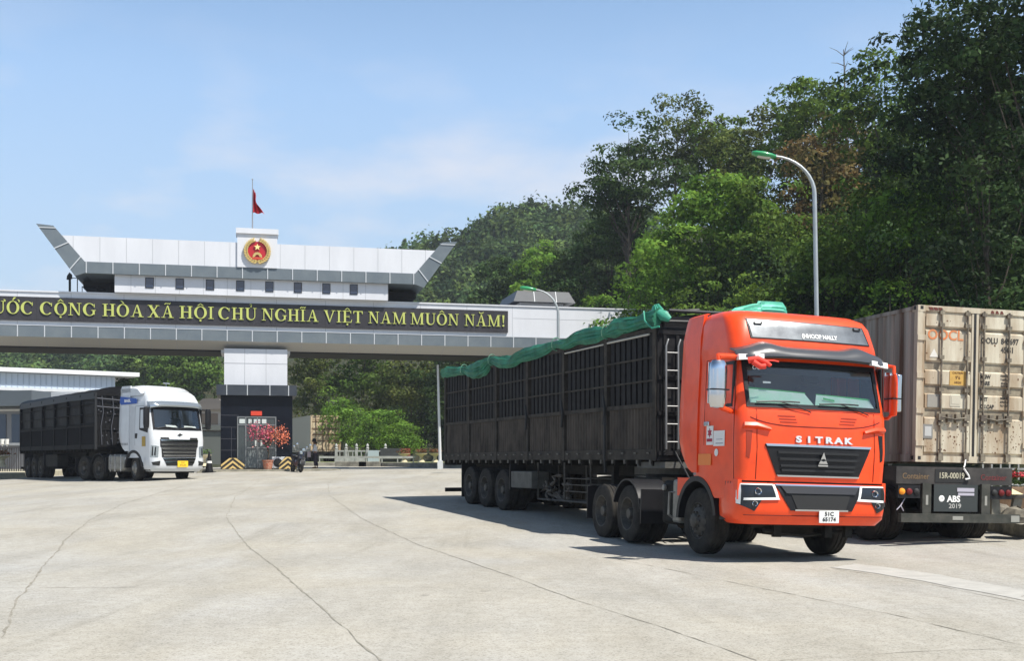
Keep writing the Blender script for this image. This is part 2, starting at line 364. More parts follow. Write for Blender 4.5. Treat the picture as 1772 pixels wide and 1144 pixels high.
def make_tree(name, label, loc, H, cw, m, trunk_h=.35, lobes=16, seed=1, leaf=.26, per=70, dens=2.0, flat=.8, bark=BARK, group=None, cat='tree', limbs=True, open_=1.0):
    """H total height, cw crown width"""
    global rng; rng = np.random.default_rng(seed); rd = random.Random(seed)
    root = thing(name, label, cat, loc, (0, 0, rd.uniform(0, 6)), group)
    zc = H * (trunk_h + (1 - trunk_h) / 2); rz = H * (1 - trunk_h) / 2; rx = cw / 2
    LB = []; 
    LB.append((0, 0, zc + rz - rx * .36, rx * .40)); LB.append((rx * .1, 0, zc, rx * .6))
    for i in range(lobes):
        for _ in range(30):
            p = np.array([rd.uniform(-1, 1), rd.uniform(-1, 1), rd.uniform(-1, 1)])
            q = np.linalg.norm(p)
            if .35 < q < 1: break
        r = rx * rd.uniform(.32, .50) * open_
        wid = 1 - .35 * max(0, p[2])
        LB.append((p[0] * (rx - r) * 1.05 * wid, p[1] * (rx - r) * 1.05 * wid, zc + p[2] * (rz - r * .6), r))
    P, tn, nr = clump_points(LB, per, dens, .40 + leaf * .8)
    sz = leaf * .80 * rng.uniform(.5, 1.35, len(P))
    me = leaf_mesh(name + '_crown', P, sz, m, tone=tn, nrm=nr)
    cr_ = bpy.data.objects.new('crown', me); COL.objects.link(cr_); cr_.parent = root
    mb = MB(); tr_ = max(.07, H * .009); lean = rd.uniform(-.06, .06) * H
    path = [(0, 0, -.6), (lean * .2, 0, H * trunk_h * .5), (lean * .5, lean * .2, H * trunk_h), (lean * .3, 0, H * .66), (0, 0, H * .80)]
    mb.tube(path, [tr_ * 1.25, tr_ * .9, tr_ * .75, tr_ * .4, tr_ * .1], 7) if False else mb.tube(path, tr_ * 1.2, 7, r2=tr_ * .15)
    if limbs:
        for i, (x, y, z, r) in enumerate(LB):
            t = rd.uniform(.3, .6); z0 = max(H * trunk_h * .6, z - rx * .9); z0 = min(z0, H * .75)
            mb.tube([(lean * .4, 0, z0), (x * .45, y * .45, z0 + (z - z0) * .35), (x, y, z)], tr_ * .42, 5, r2=tr_ * .08)
    mb.build('trunk', bark, root)
    return root
# ------------------------------------------------------------------ vehicle helpers
def wheel_parts(name, parent, x, y, z, side, r=.53, wd=.28, dual=False, steer=0, rim_m=None):
    """side -1: outer face towards -x"""
    mb = MB()
    def tyre(x0):
        pr = [(r * .56, x0), (r * .60, x0 - wd * .02), (r * .80, x0 - wd * .03), (r * .93, x0 + wd * .02), (r * .985, x0 + wd * .09)]
        for k in range(3):
            a = x0 + wd * (.27 + .23 * k); pr += [(r, a - .022), (r * .972, a - .013), (r * .972, a + .013), (r, a + .022)]
        pr += [(r * .985, x0 + wd * .91), (r * .93, x0 + wd * .98), (r * .80, x0 + wd * 1.03), (r * .60, x0 + wd * 1.02), (r * .56, x0 + wd)]
        mb.lathe(pr, 'x', (0, 0, 0), 40, caps=False)
        for k in range(0):   # shoulder lugs
            t = 2 * math.pi * k / 44
            for xa in (x0 + .004, x0 + wd - .05):
                c, s_ = math.cos(t), math.sin(t); c2, s2 = math.cos(t + .08), math.sin(t + .08)
                mb.add([(xa, c * r * .95, s_ * r * .95), (xa, c * r * 1.0, s_ * r * 1.0), (xa, c2 * r * 1.0, s2 * r * 1.0), (xa, c2 * r * .95, s2 * r * .95),
                        (xa + .046, c * r * .95, s_ * r * .95), (xa + .046, c * r * 1.003, s_ * r * 1.003), (xa + .046, c2 * r * 1.003, s2 * r * 1.003), (xa + .046, c2 * r * .95, s2 * r * .95)],
                       [(0, 1, 2, 3), (4, 7, 6, 5), (1, 5, 6, 2), (0, 4, 5, 1), (2, 6, 7, 3)])
    tyre(0)
    if dual: tyre(wd + .04)
    rm = MB()
    if dual:  # deep dished rim
        rm.lathe([(r * .585, -.004), (r * .55, .0), (r * .53, .03), (r * .46, .10), (r * .40, .15), (r * .22, .15), (r * .20, .05), (r * .17, .02), (.001, .015)], 'x', n=32, caps=False)
        bc, bh = r * .31, .142
    else:
        rm.lathe([(r * .585, .004), (r * .55, .0), (r * .52, .035), (r * .47, .05), (r * .40, -.0), (r * .30, -.03), (r * .24, -.03), (r * .20, -.075), (r * .15, -.09), (.001, -.092)], 'x', n=32, caps=False)
        bc, bh = r * .27, -.03
    for k in range(10):
        t = 2 * math.pi * k / 10; rm.lathe([(.018, bh - .03), (.018, bh + .01)], 'x', (0, bc * math.cos(t), bc * math.sin(t)), 6)
    hl = MB()
    for k in range(10):
        t = 2 * math.pi * (k + .5) / 10; q = r * (.43 if dual else .435); h = .124 if dual else .018
        hl.lathe([(.033, h - .004 - .006), (.033, h)], 'x', (0, q * math.cos(t), q * math.sin(t)), 10)
    M = Matrix.Rotation(0 if side < 0 else math.pi, 4, 'Z')
    o = mb.xf(M).build(name, M_TYRE, parent, smooth=40, loc=(x, y, z), rot=(0, 0, steer))
    rm.xf(M).build('rim', rim_m or M_RIM, o, smooth=30); hl.xf(M).build('rim_holes', M_INK, o)
    return o

class Cab:
    """closed skin lofted through plan sections; faces listed in `open` become window openings"""
    def __init__(s, rings, bulge=.10): s.r = rings; s.b = bulge
    def at(s, z):
        r = s.r
        if z <= r[0][0]: return r[0]
        for a, b in zip(r, r[1:]):
            if z <= b[0]:
                t = (z - a[0]) / (b[0] - a[0]); return tuple(a[i] + (b[i] - a[i]) * t for i in range(5))
        return r[-1]
    def surf(s, x, z):
        _, yf, w_, rr, yb = s.at(z); ax = min(abs(x), w_)
        y = yf + s.b * (ax / w_) ** 2
        if ax > w_ - rr: d = (ax - (w_ - rr)); y += rr - math.sqrt(max(0, rr * rr - d * d))
        return y
    def half(s, z): return s.at(z)[2]
    def ring(s, z, sidey):
        _, yf, w_, rr, yb = s.at(z); half = []
        for f_ in (0, .33, .66, 1): x = f_ * (w_ - rr); half.append((x, s.surf(x, z)))
        for k in (1, 2, 3, 4):
            a = k / 4 * math.pi / 2; x = (w_ - rr) + rr * math.sin(a); half.append((x, yf + s.b * (x / w_) ** 2 + rr * (1 - math.cos(a))))
        y0 = half[-1][1]
        for i, y in enumerate(sidey): half.append((w_, max(y, y0 + .02 * (i + 1))))
        half.append((w_ - .06, yb)); half.append((0, yb))
        L_ = [(-x, y) for x, y in reversed(half[1:])] + half[:-1]
        return [(x, y, z) for x, y in L_]
    def build(s, name, m, parent, zs, sidey, win_z, front_open=True, side_open=(1, 2)):
        mb = MB(); nh = 3 + 4 + len(sidey) + 1  # index of columns from centre on one side
        rings = [s.ring(z, sidey) for z in zs]; n = len(rings[0]); c = n // 2  # index of x=0 front point
        for p in rings: mb.v += p
        cc = [i for i, p in enumerate(rings[0]) if abs(p[0]) < 1e-6 and p[1] < 1][0]
        for i in range(len(zs) - 1):
            opn = zs[i] >= win_z[0] - 1e-6 and zs[i + 1] <= win_z[1] + 1e-6
            for j in range(n):
                k = (j + 1) % n; rel = j - cc; col_ = rel if rel >= 0 else -rel - 1   # column number counted from the centre
                if opn and front_open and col_ < 3: continue
                if opn and side_open and 7 + side_open[0] - 1 < col_ <= 7 + side_open[1] - 1: continue
                mb.f.append((i * n + j, i * n + k, (i + 1) * n + k, (i + 1) * n + j))
        mb.f.append(tuple(range((len(zs) - 1) * n, len(zs) * n)))
        return mb.build(name, m, parent, smooth=38)
    def patch(s, quad, nx=10, nz=3, off=.01, thick=.03, mb=None):
        """quad: TL, TR, BR, BL in (x,z) laid on the front surface"""
        (a, b, c, d) = quad; P = []
        for j in range(nz + 1):
            v = j / nz; row = []
            for i in range(nx + 1):
                u = i / nx
                x = (a[0] * (1 - u) + b[0] * u) * (1 - v) + (d[0] * (1 - u) + c[0] * u) * v
                z = (a[1] * (1 - u) + b[1] * u) * (1 - v) + (d[1] * (1 - u) + c[1] * u) * v
                row.append((x, s.surf(x, z) - off, z))
            P.append(row)
        mb = mb or MB(); mb.sheet(P, (0, thick, 0) if thick else None); return mb
    def side(s, sg, quad, nx=6, nz=4, off=.01, thick=.02, mb=None):
        """quad in (y,z) on the side face"""
        (a, b, c, d) = quad; P = []
        for j in range(nz + 1):
            v = j / nz; row = []
            for i in range(nx + 1):
                u = i / nx
                y = (a[0] * (1 - u) + b[0] * u) * (1 - v) + (d[0] * (1 - u) + c[0] * u) * v
                z = (a[1] * (1 - u) + b[1] * u) * (1 - v) + (d[1] * (1 - u) + c[1] * u) * v
                row.append((sg * (s.half(z) + off), y, z))
            P.append(row)
        mb = mb or MB(); mb.sheet(P, (-sg * thick, 0, 0)); return mb

def arch_panel(mb, sg, x, y0, y1, z0, z1, cy, cz, r, th=.05, n=16):
    """side plate with the wheel arch cut out of it (thing's side at x)"""
    top = []; bot = []
    N = 28
    for i in range(N + 1):
        y = y0 + (y1 - y0) * i / N; zb = z0
        if abs(y - cy) < r: zb = max(z0, cz + math.sqrt(r * r - (y - cy) ** 2))
        top.append((sg * x, y, z1)); bot.append((sg * x, y, min(zb, z1 - .01)))
    mb.sheet([top, bot], (-sg * th, 0, 0)); return mb
def arch_ring(mb, sg, x0, x1, cy, cz, r0, r1, a0=-10, a1=190, n=20):
    P = []
    for i in range(n + 1):
        a = R(a0 + (a1 - a0) * i / n); c, s_ = math.cos(a), math.sin(a)
        P.append([(sg * x0, cy + c * r0, cz + s_ * r0), (sg * x0, cy + c * r1, cz + s_ * r1), (sg * x1, cy + c * r1, cz + s_ * r1), (sg * x1, cy + c * r0, cz + s_ * r0), (sg * x0, cy + c * r0, cz + s_ * r0)])
    mb.sheet(P); return mb

def seats(root, y, z):
    for x in (-.62, .62):
        b = MB(); b.box(x - .27, x + .27, y, y + .5, z + .35, z + .5); b.box(x - .26, x + .26, y + .42, y + .56, z + .5, z + 1.05); b.box(x - .15, x + .15, y + .43, y + .54, z + 1.09, z + 1.3)
        b.build('seat', M_SEAT, root, bevel=.05)
def chassis(root, yend, wheels_y, wheel_z=.53):
    b = MB()
    for x in (-.42, .42): b.box(x - .05, x + .05, .5, yend, .78, 1.05)
    for y in np.arange(.9, yend, .8): b.box(-.37, .37, y, y + .1, .82, 1.0)
    b.box(-.35, .35, .4, 2.2, .62, 1.12); b.box(-.25, .25, .9, 1.3, .42, .7)
    b.build('chassis', M_DARK, root)
    b = MB()
    for y in wheels_y: b.lathe([(.07, -.95), (.07, -.2), (.2, -.15), (.2, .15), (.07, .2), (.07, .95)], 'x', (0, y, wheel_z), 14)
    b.build('axle', M_DARK, root)

def trailer(root, M, Lt, deckz, topz, wheel_ys, wheel_zs, dz=0, style='stake'):
    """M places the trailer in the truck's own frame; all pieces are parts of the truck"""
    FR = mat('grimy_trailer_frame', (.060, .052, .043), .75, col2=(.026, .023, .020), vs=3, spec=.15) if style == 'stake' else mat('black_trailer_frame', (.008, .008, .009), .7, spec=.15)
    PN = mat('grimy_corrugated_steel', (.085, .071, .058), .7, col2=(.034, .029, .025), vs=2.4, streak=(1, 1, .5), spec=.15) if style == 'stake' else mat('black_side_canvas', (.008, .008, .010), .75, var=.3, vs=3, spec=.15)
    TP = mat('black_tarpaulin', (.006, .006, .008), .6, var=.4, vs=6, bump=.5, bs=6, spec=.2)
    ST = mat('dark_stakes', (.017, .016, .017), .65, var=.5, vs=5, spec=.15)
    H = topz - deckz; nb = 6; bw = Lt / nb; W = 1.25
    def fin(mb, name, m, **k):
        return mb.xf(M).build(name, m, root, **k)
    # floor, longitudinal beams, cross members
    b = MB(); b.box(-W + .05, W - .05, .02, Lt - .02, deckz + .02, deckz + .14)
    for x in (-.45, .45): b.box(x - .07, x + .07, 1.6, Lt - .1, deckz - .42 if False else deckz - .34, deckz + .02); b.box(x - .07, x + .07, .2, 1.6, deckz - .16, deckz + .02)
    for i in range(int(Lt / .55)): b.box(-W + .08, W - .08, .3 + i * .55, .36 + i * .55, deckz - .12, deckz + .02)
    fin(b, 'trailer_floor', M_DARK)
    for sg in (-1, 1):
        side = []
        X = lambda v: sg * v
        def bx(mb, xa, xb, *r): a, c = sorted((sg * xa, sg * xb)); mb.box(a, c, *r)
        # lower side board: corrugated steel
        b = MB(); zt = deckz + H * .40
        for k in range(nb):
            y0, y1 = k * bw + .07, (k + 1) * bw - .07; nr = 15; row_t = []; row_b = []
            for i in range(nr * 4 + 1):
                y = y0 + (y1 - y0) * i / (nr * 4); d = W - .045 + (.035 if i % 4 in (1, 2) else 0)
                if style != 'stake': d = W - .03 + (.02 if i % 4 in (1, 2) else 0)
                row_t.append((X(d), y, zt)); row_b.append((X(d), y, deckz + .20))
            b.sheet([row_t, row_b])
        fin(b, 'side_board', PN, smooth=0)
        # rails
        b = MB(); bx(b, W - .06, W + .01, 0, Lt, deckz - .0, deckz + .205)
        bx(b, W - .05, W + .012, 0, Lt, zt, zt + .085)
        fin(b, 'bottom_rail', FR, split=1)
        b = MB()
        for zz in ((.595, .77) if style == 'stake' else (.45, .62, .8)): bx(b, W - .03, W + .012, .05, Lt - .05, deckz + H * zz, deckz + H * zz + .035)
        bx(b, W - .06, W + .004, 0, Lt, topz - .09, topz)
        fin(b, 'side_rail', FR, split=1)
        # posts
        b = MB()
        for k in range(nb + 1):
            y = min(max(k * bw, .06), Lt - .06); bx(b, W - .07, W + .025, y - .065, y + .065, deckz - .02, topz - .03)
        fin(b, 'post', FR, split=1)
        # upper slats over the black cover
        b = MB(); ns = 8
        if style == 'stake':
            for k in range(nb):
                for i in range(ns):
                    y = k * bw + .14 + (bw - .28) * (i + .5) / ns; bx(b, W - .055, W - .02, y - .082, y + .082, zt + .08, topz - .08)
            fin(b, 'stake', ST)
        cv = MB(); P = []
        rd = random.Random(5 + sg)
        for i in range(61):
            y = Lt * i / 60; P.append([(X(W - .085 + rd.uniform(-.02, .02)), y, zt - .1 + (topz - zt + .1) * j / 8) for j in range(9)])
        cv.sheet(P); fin(cv, 'side_cover', TP, smooth=60)
        # rope hooks
        b = MB()
        for k in range(nb * 4 if style == 'stake' and sg < 0 else 0):
            y = (k + .5) * bw / 4; bx(b, W + .01, W + .05, y - .05, y + .05, deckz + .12, deckz + .145)
            b.add([(X(W + .012), y - .05, deckz + .145), (X(W + .012), y + .03, deckz + .145), (X(W + .05), y - .02, deckz + .10)], [(0, 1, 2)])
            bx(b, W - .03, W + .0, y - .03, y + .04, deckz - .08, deckz + .0)
        fin(b, 'rope_hook', mat('worn_metal_bits', (.16, .15, .13), .6, metal=.3, var=.5, vs=9), split=3)
    # front and rear boards
    b = MB(); b.box(-W, W, -.03, .03, deckz, topz - .02)
    for i in range(9): x = -1.1 + 2.2 * i / 8; b.box(x - .03, x + .03, -.06, -.02, deckz + .1, topz - .1)
    for zz in (.05, .35, .62, .96): b.box(-W + .01, W - .01, -.07, -.03, deckz + H * zz - .04, deckz + H * zz + .04)
    fin(b, 'front_board', ST if style == 'stake' else FR)
    b = MB(); b.box(-W, W, Lt - .04, Lt + .02, deckz, topz - .03); b.box(-W, W, Lt, Lt + .06, deckz - .15, deckz + .1)
    for i in range(5): x = -1.1 + 2.2 * i / 4; b.box(x - .04, x + .04, Lt + .015, Lt + .06, deckz + .1, topz - .1)
    fin(b, 'rear_door', FR)
    # arched roof cover
    P = []; rd = random.Random(3)
    for i in range(67):
        y = Lt * i / 66; s_ = .03 * math.cos(2 * math.pi * y / bw)
        P.append([(W * 1.0 * math.cos(math.pi * (1 - j / 12)), y, topz - .04 + (.30 + s_) * math.sin(math.pi * j / 12) + rd.uniform(-.008, .008)) for j in range(13)])
    b = MB(); b.sheet(P); b.sheet([[(0, 0, topz - .04)] * 13, P[0]]); b.sheet([[(0, Lt, topz - .04)] * 13, P[-1]])
    fin(b, 'roof_cover', TP, smooth=60)
    # running gear
    for y, wz in zip(wheel_ys, wheel_zs):
        for sg in (-1, 1):
            p = M @ Vector((sg * 1.22, y, wz)); o = wheel_parts('wheel', root, *p, side=sg, dual=True); o.rotation_euler = (0, 0, M.to_euler().z)
    b = MB()
    for y, wz in zip(wheel_ys, wheel_zs): b.lathe([(.075, -.9), (.075, .9)], 'x', (0, y, wz), 12)
    for sg in (-1, 1):
        for y in wheel_ys: b.box(sg * .5 - .04, sg * .5 + .04, y - .5, y + .5, wz + .12, wz + .2); b.box(sg * .5 - .06, sg * .5 + .06, y - .7, y - .55, wz + .1, deckz - .3)
    fin(b, 'axle', M_DARK)
    b = MB()
    for sg in (-1, 1):
        b.box(sg * 1.0 - .22, sg * 1.0 + .22, wheel_ys[-1] + .62, wheel_ys[-1] + .66, deckz - 1.05, deckz - .1)
        b.box(sg * 1.0 - .22, sg * 1.0 + .22, wheel_ys[0] - .64, wheel_ys[0] - .60, deckz - .75, deckz - .1)
    fin(b, 'mudflap', M_BLK, split=1)
    b = MB(); b.box(-1.15, 1.15, Lt + .25, Lt + .33, deckz - .95, deckz - .83)
    for x in (-.5, .5): b.box(x - .04, x + .04, Lt - .25, Lt + .28, deckz - .9, deckz - .1)
    fin(b, 'rear_bumper', M_DARK)
    b = MB()
    for sg in (-1, 1): b.box(sg * .85 - .06, sg * .85 + .06, 2.55, 2.67, deckz - .85, deckz); b.box(sg * .85 - .14, sg * .85 + .14, 2.48, 2.74, deckz - .9, deckz - .85)
    b.box(-.85, .85, 2.58, 2.64, deckz - .5, deckz - .42)
    fin(b, 'landing_gear', M_DARK)
    return FR
def tractor_rear(root, ys, fend_x=1.24, hubz=.53, flapm=None):
    for y in ys:
        for sg in (-1, 1): wheel_parts('wheel', root, sg * 1.20, y, hubz, sg, dual=True)
    b = MB()
    for sg in (-1, 1): arch_ring(b, sg, .62, 1.23, ys[0], hubz, .62, .65, 18, 170, 18)
    b.build('fender', M_BLK, root, split=1)
    b = MB()
    for sg in (-1, 1): b.box(sg * .93 - .30, sg * .93 + .30, ys[0] - .70, ys[0] - .66, .38, 1.0); b.box(sg * .93 - .3, sg * .93 + .3, ys[1] + .68, ys[1] + .71, .35, 1.0)
    b.build('mudflap', M_BLK, root, split=1)
    b = MB(); b.box(-.5, .5, ys[0] + .1, ys[0] + 1.4, 1.08, 1.22); b.lathe([(.42, 1.20), (.42, 1.28)], 'z', (0, ys[0] + .95, 0), 20); b.build('fifth_wheel', M_DARK, root)
    b = MB()
    for y in ys: b.lathe([(.08, -.9), (.08, -.25), (.26, -.16), (.26, .16), (.08, .25), (.08, .9)], 'x', (0, y, hubz), 16)
    b.build('axle', M_DARK, root)
# ------------------------------------------------------------------ orange-red truck
TH = R(17.5)
Pc = Vector((3.39 + 1.31 * math.cos(TH), 17.25 + 1.31 * math.sin(TH), -.005))
red = thing('semi_truck', 'orange-red high-roof semi truck pulling a long black slatted trailer, in the foreground', 'truck', Pc, (0, R(1.7), TH)); red.scale = (1.05, 1, 1)
rings = [(1.22, .02, 1.235, .15, 1.72), (1.7, -.01, 1.25, .15, 1.75), (2.25, .03, 1.25, .15, 1.75), (2.36, .07, 1.25, .15, 1.75), (3.06, .27, 1.23, .15, 1.75),
         (3.24, .28, 1.245, .16, 1.75), (3.34, .29, 1.24, .18, 1.75), (3.68, .42, 1.215, .22, 1.75), (3.80, .52, 1.18, .24, 1.74), (3.875, .68, 1.10, .26, 1.72)]
cab = Cab(rings)
SY = [.34, .84, 1.1, 1.4]
zz = [1.22, 1.4, 1.7, 2.0, 2.25, 2.36, 2.6, 2.85, 3.02, 3.06, 3.24, 3.34, 3.5, 3.68, 3.75, 3.80, 3.85, 3.875]
cabo = cab.build('cab', M_RED, red, zz, SY, (2.36, 3.02), side_open=(1, 1))
# windscreen
wq = [(-1.10, 3.04), (1.10, 3.04), (1.10, 2.345), (-1.10, 2.345)]
b = MB()
for q in ([(-1.12, 3.06), (1.12, 3.06), (1.12, 2.985), (-1.12, 2.985)], [(-1.12, 2.40), (1.12, 2.40), (1.12, 2.335), (-1.12, 2.335)],
          [(-1.12, 2.985), (-1.05, 2.985), (-1.07, 2.40), (-1.12, 2.40)], [(1.05, 2.985), (1.12, 2.985), (1.12, 2.40), (1.07, 2.40)]): cab.patch(q, off=.012, thick=.04, mb=b, nx=12)
wf = b.build('windscreen_frame', M_BLK, red, smooth=0)
cab.patch([(-1.06, 3.0), (1.06, 3.0), (1.08, 2.38), (-1.08, 2.38)], off=-.002, thick=None, nx=16, nz=6).build('windscreen', M_GLASS, red, smooth=60)
cab.patch([(-1.05, 3.0), (1.05, 3.0), (1.05, 2.86), (-1.05, 2.86)], off=-.03, thick=.01, nx=12).build('visor_shade_strip', M_INK, red)  # black strip standing in for the visor's shadow on the glass
# interior
b = MB(); b.box(-1.15, 1.15, .30, .75, 1.9, 2.36); b.build('dashboard', mat('dash_plastic', (.03, .03, .032), .7), red, bevel=.05)
seats(red, .85, 1.75)
b = MB(); b.box(-1.2, 1.2, 1.66, 1.70, 1.3, 3.2); b.box(-1.2, 1.2, .2, 1.7, 1.28, 1.36); b.build('rear_lining', mat('cab_lining', (.30, .32, .34), .9), red)
M_MINT = mat('mint_sunshade', (.55, .90, .68), .45, col2=(.86, .93, .90), vs=2.2)
M_MINT2 = mat('green_trim', (.08, .50, .14), .5)
b = MB()   # two folded boards lying back on the dashboard, catching the sun
for x0, x1, xa, h0, h1 in ((-1.04, -.12, -.02, .24, .20), (.08, 1.04, -.02, .19, .15)):
    P = []
    for j in range(4):
        v = j / 3; P.append([(x, cab.surf(x, 2.385) + .03 + v * .14, 2.385 + v * (h0 + (h1 - h0) * i / 8)) for i, x in enumerate(np.linspace(x0 if x0 < 0 else xa + (x0 - xa) * v, x1 if x0 > 0 else xa + (x1 - xa) * v, 9))])
    b.sheet(P)
b.build('sunshade', M_MINT, red, smooth=0, split=1)
b = MB(); cab.patch([(-1.04, 2.655), (-.1, 2.60), (-.1, 2.575), (-1.04, 2.615)], off=-.12, thick=.004, mb=b); cab.patch([(.08, 2.59), (1.04, 2.555), (1.04, 2.53), (.08, 2.565)], off=-.12, thick=.004, mb=b)
cab.patch([(.15, 2.53), (.34, 2.50), (.34, 2.475), (.15, 2.50)], off=-.045, thick=.004, mb=b); b.build('sunshade_trim', M_MINT2, red)
b = MB(); cab.patch([(-.82, 2.74), (-.70, 2.74), (-.70, 2.71), (-.82, 2.71)], off=-.01, thick=.003, nx=2, mb=b)
for x in (-.93, -.86):   # round toll stickers
    P = []
    for k in range(14): t = 2 * math.pi * k / 14; P.append([(x + q * math.cos(t), cab.surf(x, 2.95) - .004, 2.95 + q * math.sin(t)) for q in (.022, .034)])
    P.append(P[0]); b.sheet(P)
b.build('windscreen_sticker', M_WTEXT, red)
# wipers
for x0 in (-.98, .02):
    b = MB(); pts = [(x0 + .9 * t_, cab.surf(x0 + .9 * t_, 2.40) - .035, 2.415 + .02 * math.sin(3 * t_)) for t_ in np.linspace(0, .75, 8)]
    b.tube(pts, .013, 6); xa = x0 + .85; b.tube([(xa, cab.surf(xa, 2.27) - .02, 2.28), ((xa + x0 + .35) / 2, cab.surf(xa, 2.35) - .05, 2.37), (x0 + .35, cab.surf(x0 + .35, 2.42) - .045, 2.43)], .009, 6)
    b.build('wiper', M_BLK, red)
# side windows and doors
for sg in (-1, 1):
    b = MB(); cab.side(sg, [(.36, 3.0), (.84, 3.0), (.84, 2.36), (.36, 2.36)], off=-.02, thick=.006, mb=b); b.build('side_window', M_DGLASS, red)
    b = MB()
    for q in ([(.33, 3.04), (.87, 3.04), (.87, 2.99), (.33, 2.99)], [(.33, 2.39), (.87, 2.39), (.87, 2.34), (.33, 2.34)], [(.33, 3.02), (.37, 3.02), (.37, 2.36), (.33, 2.36)], [(.83, 3.02), (.87, 3.02), (.87, 2.36), (.83, 2.36)]): cab.side(sg, q, off=.006, thick=.03, mb=b)
    b.build('window_frame', M_BLK, red)
    b = MB()   # door seam
    for q in ([(.27, 3.10), (.285, 3.10), (.27, 1.24), (.255, 1.24)], [(1.24, 3.10), (1.252, 3.10), (1.252, 1.45), (1.24, 1.45)], [(.27, 3.11), (1.252, 3.11), (1.252, 3.098), (.27, 3.098)]): cab.side(sg, q, off=.002, thick=.01, nx=1, mb=b)
    b.build('door_seam', mat('panel_gap', (.12, .012, .006), .8), red, smooth=0)
    b = MB(); cab.side(sg, [(1.05, 2.13), (1.22, 2.13), (1.22, 2.06), (1.05, 2.06)], off=.03, thick=.03, mb=b); b.build('door_handle', M_CHROME, red, bevel=.008)
    # lower side with wheel arch
    b = MB(); arch_panel(b, sg, 1.236, .13, 2.2, .93, 1.23, 1.5, .56, .70, th=.06)
    o = arch_panel(MB(), sg, 1.236, .80, 1.75, 1.2, 1.24, 1.5, .56, .72).v
    b.build('lower_side_panel', M_RED, red, smooth=40)
    b = MB(); arch_ring(b, sg, 1.246, .80, 1.5, .56, .62, .705, 0, 172); b.build('wheel_arch', M_BLK, red, smooth=45)
    b = MB(); b.prism([(.20, .62), (.78, .60), (.72, .93), (.20, .93)], sg * .95, sg * 1.19, 'yz'); b.build('step', M_BLK, red)
    b = MB()
    for k in range(3): b.box(*sorted((sg * 1.237, sg * 1.242)), .34 + k * .08, .355 + k * .08, 1.02, 1.2)
    b.build('panel_vent', M_BLK, red)
    # air deflector behind the cab
    P = []
    for z, y1 in ((3.90, 1.98), (3.87, 2.06), (3.78, 2.12), (3.5, 2.15), (3.0, 2.17), (2.4, 2.18), (2.0, 2.18), (1.8, 2.14), (1.62, 2.04), (1.48, 1.92), (1.38, 1.80), (1.32, 1.66)):
        hw_ = cab.half(min(z, 3.80)) + .014 - (.05 if z > 3.88 else 0); P.append([(sg * hw_, 1.47 + (y1 - 1.47) * t_, z) for t_ in (0, .35, .7, .92)] + [(sg * (hw_ - .03), y1, z)])
    b = MB(); b.sheet(P, (-sg * .06, 0, 0)); b.build('air_deflector', M_RED, red, smooth=40)
# roof fairing ridge
b = MB(); P = []
for i in range(8):
    y = .85 + i * .17; h = .03 + .09 * math.sin(math.pi * min(1, i / 7) * .5)
    P.append([(x, y, 3.86 + h * (1 - (abs(x) / 1.05) ** 6)) for x in np.linspace(-1.03, 1.03, 11)])
b.sheet(P); b.sheet([P[-1], [(p[0], p[1], 3.75) for p in P[-1]]]); b.build('roof_fairing', M_RED, red, smooth=50)
# roof name board
cab.patch([(-.99, 3.73), (.99, 3.70), (1.06, 3.40), (-.96, 3.41)], off=.012, thick=.03, nx=16, nz=5).build('name_board_frame', M_BLK, red)
M_BOARD = mat('silver_board', (.20, .215, .23), .35, metal=.5, col2=(.07, .075, .085), vs=1.3)
nb_ = cab.patch([(-.965, 3.715), (.965, 3.685), (1.03, 3.415), (-.935, 3.425)], off=.018, thick=.02, nx=16, nz=5).build('name_board', M_BOARD, red)
def on_front(cb, mb, off):
    mb.v = [(x, cb.surf(x, z) - off + y, z) for x, y, z in mb.v]; return mb
t_ = text_mb('(NHOOP NALLY', .092, .003, .003, wscale=.9); t_.xf(T(.16, 0, 3.485)); on_front(cab, t_, .024).build('board_lettering', M_WTEXT, nb_, smooth=0)
b = MB()
for x in (-.82, .86): b.box(x - .06, x + .06, -.01, .01, 3.64, 3.655); b.box(x - .065, x - .05, -.01, .01, 3.645, 3.68); b.box(x + .05, x + .065, -.01, .01, 3.645, 3.68)
on_front(cab, b, .03).build('board_clip', M_BLK, red, split=3)
# sun visor
P = []
for i in range(33):
    x = -1.24 + 2.48 * i / 32; hump = .07 * math.exp(-((abs(x) - .78) / .22) ** 2); drop = .06 * (abs(x) / 1.26) ** 4
    y0 = cab.surf(max(-1.0, min(1.0, x)), 3.24) + (.12 if abs(x) > 1.1 else 0) * ((abs(x) - 1.1) / .16)
    P.append([(x, y0 + .02, 3.30 + hump - drop), (x, y0 - .14, 3.25 + hump * .8 - drop), (x, y0 - .24, 3.16 + hump * .4 - drop), (x, y0 - .25, 3.12 - drop), (x, y0 - .21, 3.105 - drop)])
b = MB(); b.sheet(P, (0, .03, -.012)); b.build('sun_visor', mat('visor_plastic', (.06, .062, .068), .3, coat=.3), red, smooth=50)
for sg in (-1, 1):
    b = MB(); b.add([(sg * 1.25, .18, 3.13), (sg * .90, .06, 3.14), (sg * .90, .05, 3.07), (sg * 1.25, .16, 3.04), (sg * 1.25, .24, 3.12), (sg * .9, .14, 3.13), (sg * .9, .13, 3.07), (sg * 1.25, .24, 3.04)],
                      [(0, 1, 2, 3), (4, 7, 6, 5), (0, 4, 5, 1), (3, 2, 6, 7), (0, 3, 7, 4), (1, 5, 6, 2)]); b.build('marker_lamp', M_WTEXT, red)
